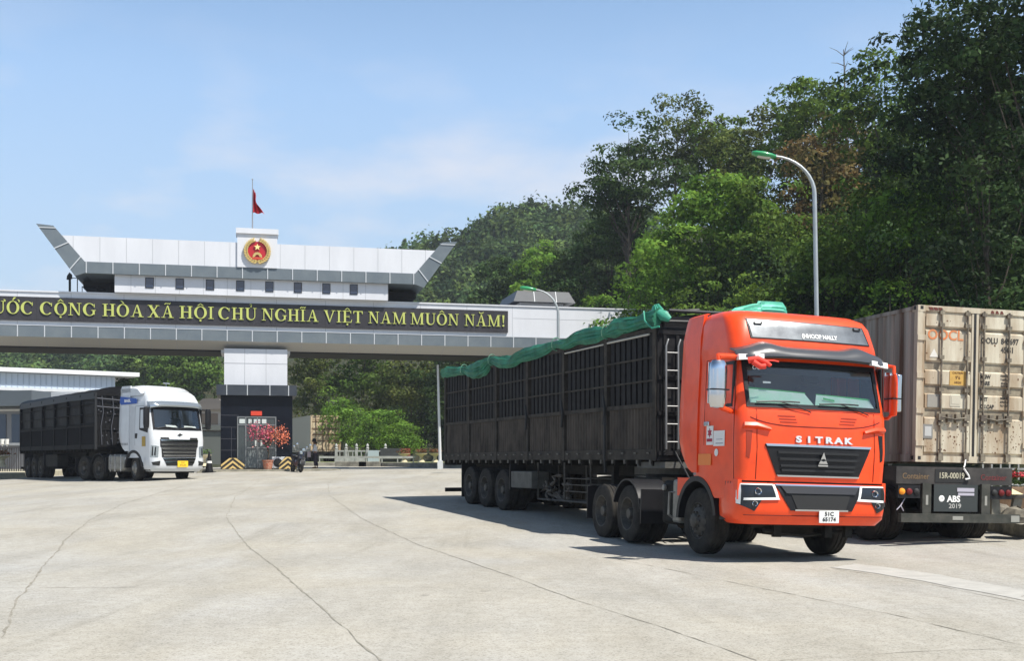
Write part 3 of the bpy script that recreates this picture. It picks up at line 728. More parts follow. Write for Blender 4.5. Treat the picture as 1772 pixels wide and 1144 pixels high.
# mirrors
for sg in (-1, 1):
    xm = -1.60 if sg < 0 else 1.33; b = MB()
    b.lathe([(.001, -.02), (.10, 0), (.125, .08), (.13, .25), (.13, .62), (.12, .72), (.09, .78), (.001, .79)], 'z', (0, 0, 0), 16)
    b.v = [(xm + x * (1.05 if sg < 0 else .34), .12 + y * .75, 2.30 + z * (.90 if sg < 0 else .82)) for x, y, z in b.v]
    mo = b.build('mirror', M_CHROME if sg < 0 else M_RED, red, label='chrome mirror housing' if sg < 0 else 'orange-red mirror housing')
    b = MB(); b.box(xm - .11, xm + .11, .20, .215, 2.36, 2.98); b.build('mirror_glass', mat('mirror_glass', (.6, .65, .7), .05, metal=1), mo)
    b = MB(); b.box(xm - (.135 if sg < 0 else .085), xm + (.135 if sg < 0 else .085), .015, .21, 2.555, 2.575); b.build('mirror_band', M_BLK, mo)
    if sg > 0: b = MB(); b.box(xm + .0, xm + .085, .02, .18, 2.36, 2.95); b.build('mirror_trim', M_CHROME, mo, bevel=.02)
    b = MB(); b.tube([(sg * 1.18, .36, 3.08), (sg * 1.30, .25, 3.09), (xm, .13, 3.07), (xm, .12, 2.95)], .045 if sg < 0 else .03, 8); b.tube([(sg * 1.2, .42, 2.27), (sg * 1.33, .25, 2.26), (xm, .14, 2.33)], .04 if sg < 0 else .03, 8); b.build('mirror_arm', M_RED, mo, split=1)
# front: creases, vents, name letters, grille
b = MB()
for sg in (-1, 1):
    for k in range(3):
        x0, x1 = .38 - k * .015, .66 - k * .02; z = 2.22 - k * .045
        q = [(sg * x0, z), (sg * x1, z), (sg * x1, z - .016), (sg * x0, z - .016)]
        cab.patch(q if sg > 0 else [q[1], q[0], q[3], q[2]], off=.004, thick=.01, nx=4, nz=1, mb=b)
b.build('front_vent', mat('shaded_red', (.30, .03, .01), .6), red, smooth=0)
b = MB()   # curved seam under the screen
pts = [(x, cab.surf(x, 2.19 - .13 * (1 - (x / 1.1) ** 4)) - .002, 2.19 - .13 * (1 - (x / 1.1) ** 4)) for x in np.linspace(-1.08, 1.08, 30)]
b.tube(pts, .007, 5); b.tube([(x, cab.surf(x, 2.31) - .0, 2.31) for x in np.linspace(-1.1, 1.1, 24)], .005, 5)
for sg in (-1, 1): b.tube([(sg * .98, cab.surf(.98, z) - .002, z) for z in np.linspace(1.24, 2.31, 10)], .005, 5)
b.build('panel_seam', mat('panel_gap', (.12, .012, .006), .8), red)
for sg in (-1, 1):   # side air guides
    b = MB(); pz = [(1.06, 2.07), (.90, 2.06), (.80, 2.02), (.96, 2.0), (1.06, 2.0)]
    P = [[(sg * x, cab.surf(x, z) - .035, z) for x, z in ((1.17, 2.10), (1.0, 2.10), (.78, 2.03))], [(sg * x, cab.surf(x, z) - .06, z) for x, z in ((1.18, 2.05), (1.0, 2.05), (.78, 2.0))], [(sg * x, cab.surf(x, z) + .01, z) for x, z in ((1.18, 1.99), (1.0, 1.99), (.78, 1.97))]]
    b.sheet(P, (0, .05, 0)); b.build('air_guide', M_RED, red, smooth=50)
    q = [(sg * 1.05, 1.97), (sg * 1.14, 1.97), (sg * 1.14, 1.58), (sg * 1.09, 1.55)]
    q = q if sg > 0 else [q[1], q[0], q[3], q[2]]
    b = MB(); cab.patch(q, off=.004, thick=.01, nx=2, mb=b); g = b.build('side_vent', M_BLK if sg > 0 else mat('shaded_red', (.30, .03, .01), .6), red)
for i, ch in enumerate('SITRAK'):
    x = .0 + (i - 2.5) * .165 + .07; t_ = text_mb(ch, .132, .012, .006, wscale=1.45); t_.xf(T(x, 0, 1.86)); on_front(cab, t_, .016).build('name_letter', mat('bright_metal', (.80, .80, .78), .3, metal=.6), red, smooth=0)
GR = (-.72, 1.30); 
b = cab.patch([(-.86, 1.77), (.90, 1.77), (.70, 1.30), (-.66, 1.30)], off=.012, thick=.04, nx=16, nz=4); gr_ = b.build('grille', M_BLK, red)
b = MB(); cab.patch([(-.86, 1.785), (.90, 1.785), (.88, 1.75), (-.84, 1.75)], off=.03, thick=.03, nx=16, nz=1, mb=b); cab.patch([(-.67, 1.315), (.71, 1.315), (.69, 1.29), (-.65, 1.29)], off=.028, thick=.03, nx=16, nz=1, mb=b); b.build('grille_trim', M_CHROME, gr_, smooth=40)
b = MB()
for z in (1.66, 1.56, 1.46, 1.39):
    wv = .58 + (z - 1.3) * .25; cab.patch([(-wv, z + .018), (wv, z + .018), (wv, z - .018), (-wv, z - .018)], off=.034, thick=.02, nx=12, nz=1, mb=b)
b.build('grille_bar', M_GREYPL, gr_, smooth=40)
b = MB(); b.prism([(0, .13), (.045, .01), (0, .03), (-.045, .01)], 0, .03); b.prism([(-.075, -.05), (.075, -.05), (.045, 0.0), (0, -.015), (-.045, 0)], 0, .03); b.prism([(-.08, -.09), (.08, -.09), (.08, -.065), (-.08, -.065)], 0, .03)
b.xf(T(.04, 0, 1.55)); on_front(cab, b, .07).build('badge', M_CHROME, gr_, smooth=0)
# gap between cab and bumper
b = cab.patch([(-.75, 1.235), (.80, 1.235), (.80, 1.14), (-.75, 1.14)], off=-.02, thick=.08, nx=10); b.build('front_gap', M_INK, red)
bum = Cab([(.56, .06, 1.17, .18, .7), (.66, -.02, 1.245, .20, .78), (.80, -.05, 1.25, .20, .8), (1.06, -.04, 1.25, .20, .8), (1.19, -.0, 1.24, .18, .8)], .10)
bo = bum.build('bumper', M_RED, red, [.56, .60, .66, .80, .93, 1.06, 1.16, 1.19], [.36, .5], (9, 9), front_open=False, side_open=None)
bum.patch([(-.70, 1.165), (.76, 1.165), (.56, .78), (-.46, .78)], off=.012, thick=.04, nx=16, nz=5).build('lower_grille', M_BLK, bo)
bum.patch([(-.46, 1.02), (.52, 1.02), (.44, .80), (-.36, .80)], off=.022, thick=.03, nx=12, nz=3).build('lower_grille_mesh', M_INK, bo)
b = MB(); bum.patch([(-.70, 1.178), (.76, 1.178), (.75, 1.155), (-.69, 1.155)], off=.025, thick=.03, nx=14, nz=1, mb=b); bum.patch([(-.40, .80), (.48, .80), (.48, .775), (-.40, .775)], off=.03, thick=.03, nx=10, nz=1, mb=b); b.build('bumper_trim', M_CHROME, bo, smooth=40)
b = MB(); bum.patch([(-.62, 1.155), (.68, 1.155), (.60, 1.04), (-.54, 1.04)], off=.035, thick=.03, nx=14, nz=1, mb=b); b.build('bumper_step', mat('step_plastic', (.030, .030, .034), .45), bo, smooth=40)
b = MB(); b.tube([(x, bum.surf(x, .70) - .004, .70) for x in np.linspace(-1.16, 1.16, 24)], .006, 5); b.build('bumper_seam', mat('panel_gap', (.12, .012, .006), .8), bo)
for sg in (-1, 1):
    def Q(a): return [(sg * x, z) for x, z in a] if sg > 0 else [(-a[1][0], a[1][1]), (-a[0][0], a[0][1]), (-a[3][0], a[3][1]), (-a[2][0], a[2][1])]
    h = bum.patch(Q([(.72, 1.16), (1.22, 1.16), (1.235, .93), (.66, .96)]), off=.014, thick=.03, nx=10, nz=3).build('headlight', M_LAMPG, red)
    bum.patch(Q([(.90, .95), (1.236, .93), (1.23, .86), (1.02, .76)]), off=.012, thick=.03, nx=8, nz=3).build('fog_lamp', M_LAMPG, red)
    b = MB()
    for a in ([(.66, .975), (1.24, .955), (1.24, .92), (.64, .94)], [(.74, 1.175), (1.225, 1.175), (1.225, 1.155), (.73, 1.155)], [(1.195, 1.17), (1.235, 1.17), (1.238, .87), (1.205, .86)], [(.71, 1.17), (.75, 1.17), (.69, .95), (.65, .95)]): bum.patch(Q(a), off=.026, thick=.02, nx=6, nz=3, mb=b)
    b.build('light_trim', M_WTEXT, h, smooth=40)
    b = MB()
    for (x, z, r) in ((.97, 1.06, .055), (1.02, .875, .045)):
        y = bum.surf(x, z) - .022; P = []
        for k in range(19): t = 2 * math.pi * k / 18; P.append([(sg * (x + q * math.cos(t)), y - dy, z + q * math.sin(t)) for q, dy in ((r, 0), (r * .9, .012), (r * .68, .0))])
        b.sheet(P)
    b.build('lamp_ring', M_CHROME, h, split=1)
b = MB(); yb_ = bum.surf(.14, .70) - .05; b.box(-.01, .32, yb_, yb_ + .015, .60, .79); pl_ = b.build('number_plate', M_PLATEW, red, bevel=.004)
for s_, z in (('51C', .738), ('65174', .655)): t_ = text_mb(s_, .085, .002, .002, wscale=1.05); t_.xf(T(.155, yb_ - .003, z)).build('plate_number', M_INK, pl_, smooth=0)
# stickers on the left side
b = MB(); b.box(-1.262, -1.255, .92, 1.14, 1.76, 2.06); sk = b.build('door_sticker', M_PLATEW, red, label='white sticker with a red star-like mark')
b = MB(); b.prism([(1.03 + .08 * math.cos(a) * (1 if k % 2 else .5), 1.95 + .08 * math.sin(a) * (1 if k % 2 else .5)) for k, a in enumerate(np.linspace(0, 2 * math.pi, 13)[:-1])], -1.266, -1.262, 'yz'); b.box(-1.266, -1.262, .94, 1.12, 1.81, 1.86); b.build('sticker_mark', mat('maroon_ink', (.35, .02, .05), .6), sk)
b = MB(); b.box(-1.262, -1.255, .54, .90, 1.74, 1.98); sk = b.build('door_sticker', M_PLATEW, red, label='plain white sticker with thin lines')
b = MB(); b.box(-1.265, -1.262, .60, .80, 1.84, 1.85); b.box(-1.265, -1.262, .58, .82, 1.775, 1.79); b.build('sticker_mark', mat('grey_ink', (.3, .3, .35), .6), sk)
b = MB(); b.lathe([(.06, -1.262), (.06, -1.255)], 'x', (0, .80, 1.64), 8); b.build('door_sticker', M_PLATEW, red, label='small round white sticker')
b = MB(); b.box(-1.258, -1.252, .98, 1.42, 1.44, 1.62); b.build('side_lamp', mat('amber_panel', (.75, .20, .03), .35), red)
# running gear
for sg in (-1, 1): wheel_parts('wheel', red, sg * 1.20 if sg < 0 else 1.20, 1.5, .54, sg, r=.54, wd=.30, steer=R(0))
chassis(red, 6.6, (1.5,), .54)
tractor_rear(red, (4.38, 5.66))
b = MB(); b.box(-1.18, -.62, 2.25, 2.95, .42, 1.18); b.build('fuel_tank', M_DARK, red, bevel=.08)
b = MB(); b.box(-1.19, -.9, 2.22, 2.50, .46, 1.20); b.build('tank_shield', M_STEEL, red, bevel=.05)
b = MB(); b.lathe([(.16, 0), (.16, .7)], 'y', (.9, 2.3, .8), 16); b.box(.62, 1.18, 2.2, 3.4, .45, 1.1); b.build('battery_box', M_DARK, red)
b = MB(); b.box(-.9, .9, .35, .42, .50, .62)
for x in (-.5, .35, .7): b.box(x - .06, x + .06, .25, .33, .36, .55)
b.tube([(-.7, .3, .45), (0, .35, .38), (.7, .4, .46)], .03, 6); b.box(-.3, .3, .6, 1.1, .36, .6); b.build('undercarriage', M_DARK, red)
b = MB(); b.tube([(-1.21, 2.35, .98), (-1.28, 2.4, .98), (-1.28, 2.42, .6), (-1.21, 2.42, .55)], .02, 6); b.lathe([(.05, -1.24), (.05, -1.2)], 'x', (0, 2.75, 1.05), 12); b.build('tank_strap', M_STEEL, red)
# coupled trailer: 21 deg heading, placed in the truck's own frame
TT = R(21); kd = Vector((-math.sin(TT), math.cos(TT), 0))
K = Vector((3.53, 23.50, 0))
F0 = K - kd * 1.1; F0.z = 0
red_M = Matrix.LocRotScale(Pc, red.rotation_euler, Vector((1.05, 1, 1)))
Mt = red_M.inverted() @ Matrix.LocRotScale(F0, Matrix.Rotation(TT, 3, 'Z').to_quaternion(), None)
wys = (8.55, 9.86, 11.15); wz = []
for y in wys: p = F0 + kd * y; wz.append(gnd(p.x, p.y) + .52)
FRM = trailer(red, Mt, 13.25, 1.56, 4.10, wys, wz)
def tr(mb, name, m, **k): return mb.xf(Mt).build(name, m, red, **k)
b = MB(); b.box(-1.22, -.75, 6.45, 7.85, .86, 1.28); tr(b, 'tool_box', mat('dusty_box', (.10, .10, .09), .6, var=.4, vs=4), bevel=.02)
b = MB()   # pipe guard with spare gear
for x in (-1.15, -.6):
    b.tube([(x, 3.2, 1.5), (x, 3.2, .62), (x, 6.2, .62), (x, 6.2, 1.5)], .025, 6); b.tube([(x, 4.6, 1.5), (x, 4.6, .62)], .025, 6)
    for z in (.85, 1.0, 1.14): b.tube([(x, 3.2, z), (x, 4.6, z)], .015, 5)
tr(b, 'side_guard', M_RIM)
rd = random.Random(8); b = MB()
for k in range(14):
    p0 = Vector((-1.0 + rd.uniform(-.1, .15), 5.1 + rd.uniform(-.45, .8), .72 + rd.uniform(0, .4))); pts = [p0]
    for _ in range(5): pts.append(pts[-1] + Vector((rd.uniform(-.06, .06), rd.uniform(-.25, .25), rd.uniform(-.12, .12))))
    b.tube(pts, rd.uniform(.02, .045), 6)
tr(b, 'chain_bundle', mat('rusty_gear', (.07, .055, .045), .7, col2=(.13, .12, .10), vs=10))
b = MB(); b.lathe([(.28, -.3), (.5, -.28), (.52, 0), (.5, .28), (.28, .3)], 'z', (0, 4.1, .9), 24); b.lathe([(.2, 0), (.2, 1.4)], 'y', (.3, 5, .95), 14); tr(b, 'spare_wheel', M_TYRE)
b = MB()   # ladder
for x in (-1.12, -.86): b.tube([(x, -.05, 1.70), (x, -.14, 1.76), (x, -.14, 3.72), (x + .06, -.1, 3.86), (x + .1, -.04, 3.86)], .02, 6)
for i in range(6): b.tube([(-1.12, -.14, 1.9 + i * .34), (-.86, -.14, 1.9 + i * .34)], .013, 6)
tr(b, 'ladder', mat('ladder_steel', (.20, .20, .20), .45, metal=.5))
b = MB()
for x in (-1.1, 1.1): b.tube([(x, .0, 4.08), (x, -.05, 4.28), (x * .9, .0, 4.40), (x * .3, .0, 4.46)], .03, 6)
b.tube([(-1.0, -.02, 4.42), (1.0, -.02, 4.42)], .035, 8); b.tube([(-1.2, -.08, 4.2), (0, -.1, 4.22), (1.2, -.08, 4.2)], .03, 6); tr(b, 'roof_bow', M_GREYPL)
b = MB(); b.tube([(-1.275, .25, 3.98), (-1.275, 2.1, 3.98)], .022, 6); b.tube([(-1.275, 2.3, 3.97), (-1.275, 4.3, 3.96)], .018, 6); tr(b, 'side_pole', mat('pale_pole', (.45, .43, .38), .6))
b = MB(); b.box(-1.15, 1.15, -.15, 1.0, 1.40, 1.52); b.box(-.6, .6, .3, 2.2, 1.25, 1.42); tr(b, 'gooseneck', mat('dusty_box', (.10, .10, .09), .6, var=.4, vs=4))
b = MB(); b.tube([(-1.28, 2.2, 2.6), (-1.29, 2.22, 1.7), (-1.27, 2.2, 1.3)], .035, 6)
for y in (2.2, 4.4, 6.6): b.tube([(-1.28, y + .1, 2.9), (-1.30, y - .02, 2.6), (-1.3, y + .05, 2.3)], .03, 6)
tr(b, 'lashing', M_INK, split=1)
for i in range(2):
    b = MB(); zc = 1.42 - .0 * i; yy = -.1; x = -.9 + .15 * i; b.tube([(x, -1.2, 1.3), (x, -.8, 1.05 + .1 * i), (x, -.2, 1.6), (x, -.06, 1.75)], .02, 6); tr(b, 'air_line', mat('air_hose', (.3, .02, .02), .5) if i else M_BLK)
# ------------------------------------------------------------------ green tarpaulin lying along the trailer top
MTW = Matrix.LocRotScale(F0, Matrix.Rotation(TT, 3, 'Z').to_quaternion(), None)
M_GREEN = mat('green_tarpaulin', (.008, .11, .060), .6, col2=(.025, .21, .125), vs=2.5, bump=.5, bs=9)
KS_ = .68
keys = [(-.1, .16, .24), (.25, .16, .22), (.8, .14, .18), (1.6, .16, .20), (2.15, .10, .12), (2.8, .12, .20), (3.5, .13, .19), (4.3, .05, .16), (4.75, .10, .11), (5.6, .05, .17), (6.7, .02, .17), (7.6, -.06, .22), (8.3, -.02, .22), (9.1, .08, .12), (9.8, -.06, .24), (10.5, -.10, .27), (11.3, -.02, .14), (12, .02, .15), (12.8, .05, .18), (13.4, .02, .18)]
def kv(y, i):
    for a, c in zip(keys, keys[1:]):
        if y <= c[0]: t = (y - a[0]) / (c[0] - a[0]); t = t * t * (3 - 2 * t); return (a[i] + (c[i] - a[i]) * t) * (KS_ if i == 2 else 1)
    return keys[-1][i]
def tarp(seed, y0, y1, xc, zc, fn, n=200, m=44):
    rd = random.Random(seed); ph = [rd.uniform(0, 6) for _ in range(12)]; P = []
    for i in range(n + 1):
        y = y0 + (y1 - y0) * i / n; dz_, r = fn(y); row = []
        for j in range(m + 1):
            a = 2 * math.pi * j / m
            fold = 1 + .20 * abs(math.sin(4.5 * a + .7 * y + ph[0] + 1.5 * math.sin(.8 * y + ph[1]))) + .15 * abs(math.sin(8 * a - 1.1 * y + ph[2] + math.sin(2 * y))) + .08 * math.sin(17 * a + 1.9 * y + ph[3]) + .16 * math.sin(2 * a + 1.7 * y) - .2
            rr = r * fold * (1 + .08 * math.sin(2.3 * y + ph[4]) + .04 * math.sin(9 * y + ph[5])) * (1 + .35 * max(0, -math.sin(a)) * (.5 + .5 * math.sin(1.9 * y + ph[6])))
            row.append((xc + rr * .75 * math.cos(a), y, zc + dz_ + rr * math.sin(a) * 1.05))
        P.append(row)
    b = MB(); b.sheet(P); b.add(P[0][:-1], [tuple(range(m))]); b.add(P[-1][:-1], [tuple(range(m))]); return b
b = tarp(2, -.1, 13.4, -1.27, 4.12, lambda y: (kv(y, 1), kv(y, 2)), n=420)
tarpo = tag(b.xf(MTW).build('tarpaulin', M_GREEN, smooth=70), 'long rolled green tarpaulin draped along the top edge of the black trailer', 'tarpaulin', 'green tarpaulins on the trailer')
b = MB()
for y in (2.15, 4.8, 9.1, 11.4): 
    b.tube([(-1.27 + .125 * math.cos(a), y + .02 * math.sin(2 * a), 4.13 + kv(y, 1) * .9 + .15 * math.sin(a)) for a in np.linspace(0, 2 * math.pi, 13)], .012, 5)
b.xf(MTW).build('tie', mat('pale_cloth', (.12, .26, .18), .8), tarpo)
# upright knot at the front corner
b = tarp(21, -.17, .17, 0, 0, lambda y: (0, .12 * (1 - .45 * abs(y) / .17)), n=24, m=30).xf(T(-1.22, .02, 4.36, rx=R(60))); b2 = tarp(22, -.14, .14, 0, 0, lambda y: (0, .08 * (1 - .45 * abs(y) / .14)), n=20, m=24).xf(T(-1.18, -.16, 4.30, rz=R(50), rx=R(35))); b.add(b2.v, b2.f)
b.tube([(-1.38, .28, 4.42), (-1.43, .15, 4.22), (-1.38, -.06, 4.06), (-1.3, -.2, 4.08)], .02, 6)
b.xf(MTW).build('knot', mat('pale_green_tarp', (.04, .27, .18), .5, bump=.5, bs=9), tarpo, smooth=60)
# light green bundle showing over the cab roof
M_LG = mat('light_green_tarpaulin', (.10, .46, .32), .5, col2=(.17, .56, .42), vs=3, bump=.4, bs=9)
b = tarp(9, -.62, .62, 0, 0, lambda y: (.02 + .05 * math.sin(3 * y + 1) + .05 * (y > 0), (.14 + .05 * sstep(-1, .2, y) ) * (1 - .35 * max(0, (abs(y) - .5) / .12))), n=60)
b.xf(Matrix.Rotation(R(-90), 4, 'Z')).xf(Matrix.Translation((.98, .0, 4.36))).xf(MTW)
tag(b.build('tarpaulin', M_LG, smooth=60), 'pale green folded tarpaulin bundle on the trailer front, above the orange cab roof', 'tarpaulin', 'green tarpaulins on the trailer')
# red cloth tied at the visor corner
b = MB(); b.tube([(-1.16, .05, 3.02), (-1.05, -.03, 3.05), (-.93, -.05, 3.0), (-.86, -.06, 2.95)], .05, 8, r2=.03); b.tube([(-1.12, -.02, 3.0), (-1.02, -.06, 2.93), (-.95, -.07, 2.94)], .045, 7); b.tube([(-.93, -.04, 3.03), (-.8, -.05, 3.03), (-.72, -.04, 3.02)], .012, 5)
b.xf(red_M); tag(b.build('cloth', mat('red_cloth', (.75, .06, .04), .7), smooth=60), 'red ribbon cloth tied at the windscreen corner of the orange truck', 'cloth')
# ------------------------------------------------------------------ white truck
TW = R(47)
c0 = Vector((-14.58, 46.8, 0)); Pw = c0 + Vector((math.cos(TW), math.sin(TW), 0)) * 1.25; Pw.z = .67
wt = thing('semi_truck', 'white semi truck with chrome-barred grille and black covered trailer, by the gate on the left', 'truck', Pw, (0, R(.3), TW))
rings = [(.98, .0, 1.235, .20, 2.0), (1.7, -.02, 1.25, .20, 2.1), (2.0, .03, 1.25, .20, 2.1), (2.16, .08, 1.25, .18, 2.1), (3.06, .30, 1.23, .18, 2.1),
         (3.22, .30, 1.23, .20, 2.1), (3.36, .32, 1.20, .24, 2.1), (3.60, .46, 1.14, .28, 2.1), (3.72, .60, 1.06, .30, 2.1), (3.78, .80, .98, .30, 2.1)]
cb = Cab(rings, .10)
cbo = cb.build('cab', M_WHITE, wt, [.98, 1.4, 1.7, 2.0, 2.16, 2.4, 2.7, 2.98, 3.06, 3.22, 3.36, 3.5, 3.6, 3.72, 3.78], [.42, .98, 1.3, 1.7], (2.16, 2.98), side_open=(1, 1))
b = MB()
for q in ([(-1.1, 3.10), (1.1, 3.10), (1.1, 2.96), (-1.1, 2.96)], [(-1.12, 2.22), (1.12, 2.22), (1.12, 2.12), (-1.12, 2.12)], [(-1.12, 2.97), (-1.02, 2.97), (-1.04, 2.2), (-1.12, 2.2)], [(1.02, 2.97), (1.12, 2.97), (1.12, 2.2), (1.04, 2.2)]): cb.patch(q, off=.012, thick=.04, mb=b, nx=10)
b.build('windscreen_frame', M_BLK, wt, smooth=0)
cb.patch([(-1.03, 2.98), (1.03, 2.98), (1.05, 2.2), (-1.05, 2.2)], off=-.002, thick=None, nx=14, nz=5).build('windscreen', M_GLASS, wt, smooth=60)
b = MB(); b.box(-1.13, 1.13, .34, .8, 1.7, 2.16); b.build('dashboard', mat('pale_dash', (.20, .21, .20), .7), wt, bevel=.05)
seats(wt, .95, 1.6)
b = MB(); b.box(-1.2, 1.2, 2.0, 2.04, 1.1, 3.3); b.box(-1.18, 1.18, .25, 2.0, 1.06, 1.14); b.build('rear_lining', mat('cab_lining', (.30, .32, .34), .9), wt)
b = MB(); cb.patch([(-.55, 2.34), (-.1, 2.32), (.0, 2.24), (-.5, 2.24)], off=-.05, thick=.006, mb=b); cb.patch([(.3, 2.32), (.85, 2.30), (.9, 2.24), (.3, 2.24)], off=-.05, thick=.006, mb=b); b.build('sunshade', M_WTEXT, wt)
for x0 in (-.95, .05):
    b = MB(); b.tube([(x0 + .8 * t_, cb.surf(x0 + .8 * t_, 2.22) - .035, 2.19 + .05 * math.sin(3 * t_)) for t_ in np.linspace(0, 1, 8)], .018, 5); b.build('wiper', M_BLK, wt)
for sg in (-1, 1):
    b = MB(); cb.side(sg, [(.44, 2.98), (.98, 2.98), (.98, 2.16), (.44, 2.16)], off=-.02, thick=.006, mb=b); b.build('side_window', M_DGLASS, wt)
    b = MB()
    for q in ([(.36, 3.04), (1.02, 3.04), (1.02, 2.96), (.36, 2.96)], [(.36, 2.2), (1.02, 2.2), (1.02, 2.13), (.36, 2.0)], [(.34, 3.04), (.46, 3.04), (.46, 2.05), (.34, 2.05)], [(.97, 3.04), (1.02, 3.04), (1.02, 2.13), (.97, 2.13)]): cb.side(sg, q, off=.006, thick=.03, mb=b)
    b.build('window_frame', M_BLK, wt)
    b = MB()
    for q in ([(1.38, 3.12), (1.395, 3.12), (1.395, 1.5), (1.38, 1.5)], [(.30, 3.12), (1.395, 3.12), (1.395, 3.105), (.30, 3.105)]): cb.side(sg, q, off=.002, thick=.01, nx=1, mb=b)
    b.build('door_seam', mat('grey_gap', (.15, .15, .16), .8), wt, smooth=0)
    b = MB(); cb.side(sg, [(1.18, 1.98), (1.34, 1.98), (1.34, 1.78), (1.22, 1.78)], off=.02, thick=.02, mb=b); b.build('door_handle', M_BLK, wt)
    b = MB(); arch_panel(b, sg, 1.236, .2, 2.2, .80, .99, 1.5, .56, .72, th=.06); b.build('lower_side_panel', M_WHITE, wt, smooth=40)
    b = MB(); arch_ring(b, sg, 1.25, .80, 1.5, .56, .62, .74, 0, 175); b.build('wheel_arch', M_BLK, wt, smooth=45)
    b = MB(); b.prism([(.28, .45), (.85, .45), (.78, .80), (.28, .80)], sg * .95, sg * 1.19, 'yz'); b.build('step', M_BLK, wt)
    pl = [(1.95, 3.70), (2.15, 3.98), (2.62, 3.98), (2.70, 3.7), (2.72, 2.2), (2.70, 1.75), (2.35, 1.28), (1.95, 1.26)]
    P = []
    for z, y1 in ((3.98, 2.60), (3.9, 2.66), (3.7, 2.70), (3.3, 2.71), (2.6, 2.72), (2.2, 2.72), (1.9, 2.70), (1.7, 2.64), (1.5, 2.52), (1.36, 2.38), (1.26, 2.2)):
        hw_ = max(cb.half(min(z, 3.5)) + .014 - (.03 if z > 3.95 else 0), 1.19); P.append([(sg * hw_, 1.86 + (y1 - 1.86) * t_, z) for t_ in (0, .3, .7, .94)] + [(sg * (hw_ - .03), y1, z)])
    b = MB(); b.sheet(P, (-sg * .06, 0, 0)); b.build('air_deflector', M_WHITE, wt, smooth=40)
    xm = sg * 1.43; b = MB(); b.lathe([(.001, 0), (.11, .03), (.13, .2), (.13, .78), (.10, .88), (.001, .9)], 'z', n=14)
    b.v = [(xm + x, .15 + y * .7, 2.16 + z) for x, y, z in b.v]; mo = b.build('mirror', M_BLK, wt)
    b = MB(); b.tube([(sg * 1.18, .36, 3.02), (xm, .16, 3.0)], .04, 6); b.tube([(sg * 1.18, .4, 2.25), (xm, .16, 2.25)], .04, 6); b.build('mirror_arm', M_BLK, mo, split=1)
# high rear roof
P = []
for y, h in ((.85, 3.77), (1.05, 3.80), (1.3, 3.98), (1.8, 4.03), (2.66, 4.02)): P.append([(x, y, h - .16 * (abs(x) / 1.2) ** 5) for x in np.linspace(-1.19, 1.19, 13)])
b = MB(); b.sheet(P)
for s_ in (0, -1): b.sheet([[r[s_] for r in P], [(r[s_][0], r[s_][1], 3.55) for r in P]])
b.sheet([P[-1], [(p[0], p[1], 3.4) for p in P[-1]]]); b.build('roof_fairing', M_WHITE, wt, smooth=50)
# visor, grille, headlamps
P = []
for i in range(25):
    x = -1.2 + 2.4 * i / 24; y0 = cb.surf(max(-1.0, min(1.0, x)), 3.24) + max(0, abs(x) - 1.0) * .6
    P.append([(x, y0 + .02, 3.34 - .05 * (x / 1.2) ** 4), (x, y0 - .14, 3.29 - .06 * (x / 1.2) ** 4), (x, y0 - .24, 3.16 - .08 * (x / 1.2) ** 4), (x, y0 - .22, 3.09 - .08 * (x / 1.2) ** 4)])
b = MB(); b.sheet(P, (0, .03, 0)); b.build('sun_visor', mat('mirror_visor', (.38, .42, .45), .18, metal=.7), wt, smooth=50)
b = MB()
for sg in (-1, 1):
    q = [(sg * .85, 1.82), (sg * .50, 1.82), (sg * .46, 1.72), (sg * .85, 1.72)]; q = q if sg < 0 else [q[1], q[0], q[3], q[2]]; cb.patch(q, off=.01, thick=.03, nx=4, mb=b)
cb.patch([(-.88, 1.74), (.88, 1.74), (.86, 1.42), (-.86, 1.42)], off=.01, thick=.03, nx=12, mb=b); cb.patch([(-.82, 1.42), (.82, 1.42), (.78, 1.0), (-.78, 1.0)], off=.01, thick=.03, nx=12, mb=b)
gw = b.build('grille', M_INK, wt, smooth=0)
b = MB()
for z, wv, h in ((1.67, .86, .085), (1.50, .85, .07), (1.34, .80, .085), (1.19, .78, .065), (1.05, .74, .07)): cb.patch([(-wv, z + h / 2 + .02), (wv, z + h / 2 + .02), (wv - .02, z - h / 2 + .02), (-wv + .02, z - h / 2 + .02)], off=.035, thick=.03, nx=12, nz=2, mb=b)
b.build('grille_bar', M_CHROME, gw, smooth=40)
b = MB(); b.prism([(-.12, 0), (-.03, .05), (0, .09), (.03, .05), (.13, .03), (.04, 0), (-.02, -.05), (-.05, -.02)], 0, .02); b.xf(T(.02, 0, 1.92)); on_front(cb, b, .03).build('badge', M_INK, wt, smooth=0)
bw_ = Cab([(.42, .10, 1.12, .2, .8), (.52, .0, 1.22, .24, .85), (.75, -.05, 1.25, .24, .9), (.98, -.03, 1.25, .24, .9)], .10)
bo = bw_.build('bumper', M_WHITE, wt, [.42, .52, .64, .75, .88, .98], [.45, .6], (9, 9), front_open=False, side_open=None)
b = MB(); bw_.patch([(-.76, .98), (.76, .98), (.60, .66), (-.60, .66)], off=.012, thick=.03, nx=12, mb=b); bg_ = b.build('lower_grille', M_INK, bo, smooth=0)
b = MB()
for z, wv in ((.93, .74), (.80, .68)): bw_.patch([(-wv, z + .03), (wv, z + .03), (wv - .02, z - .02), (-wv + .02, z - .02)], off=.03, thick=.03, nx=12, nz=2, mb=b)
b.build('grille_bar', M_CHROME, bg_, smooth=40)
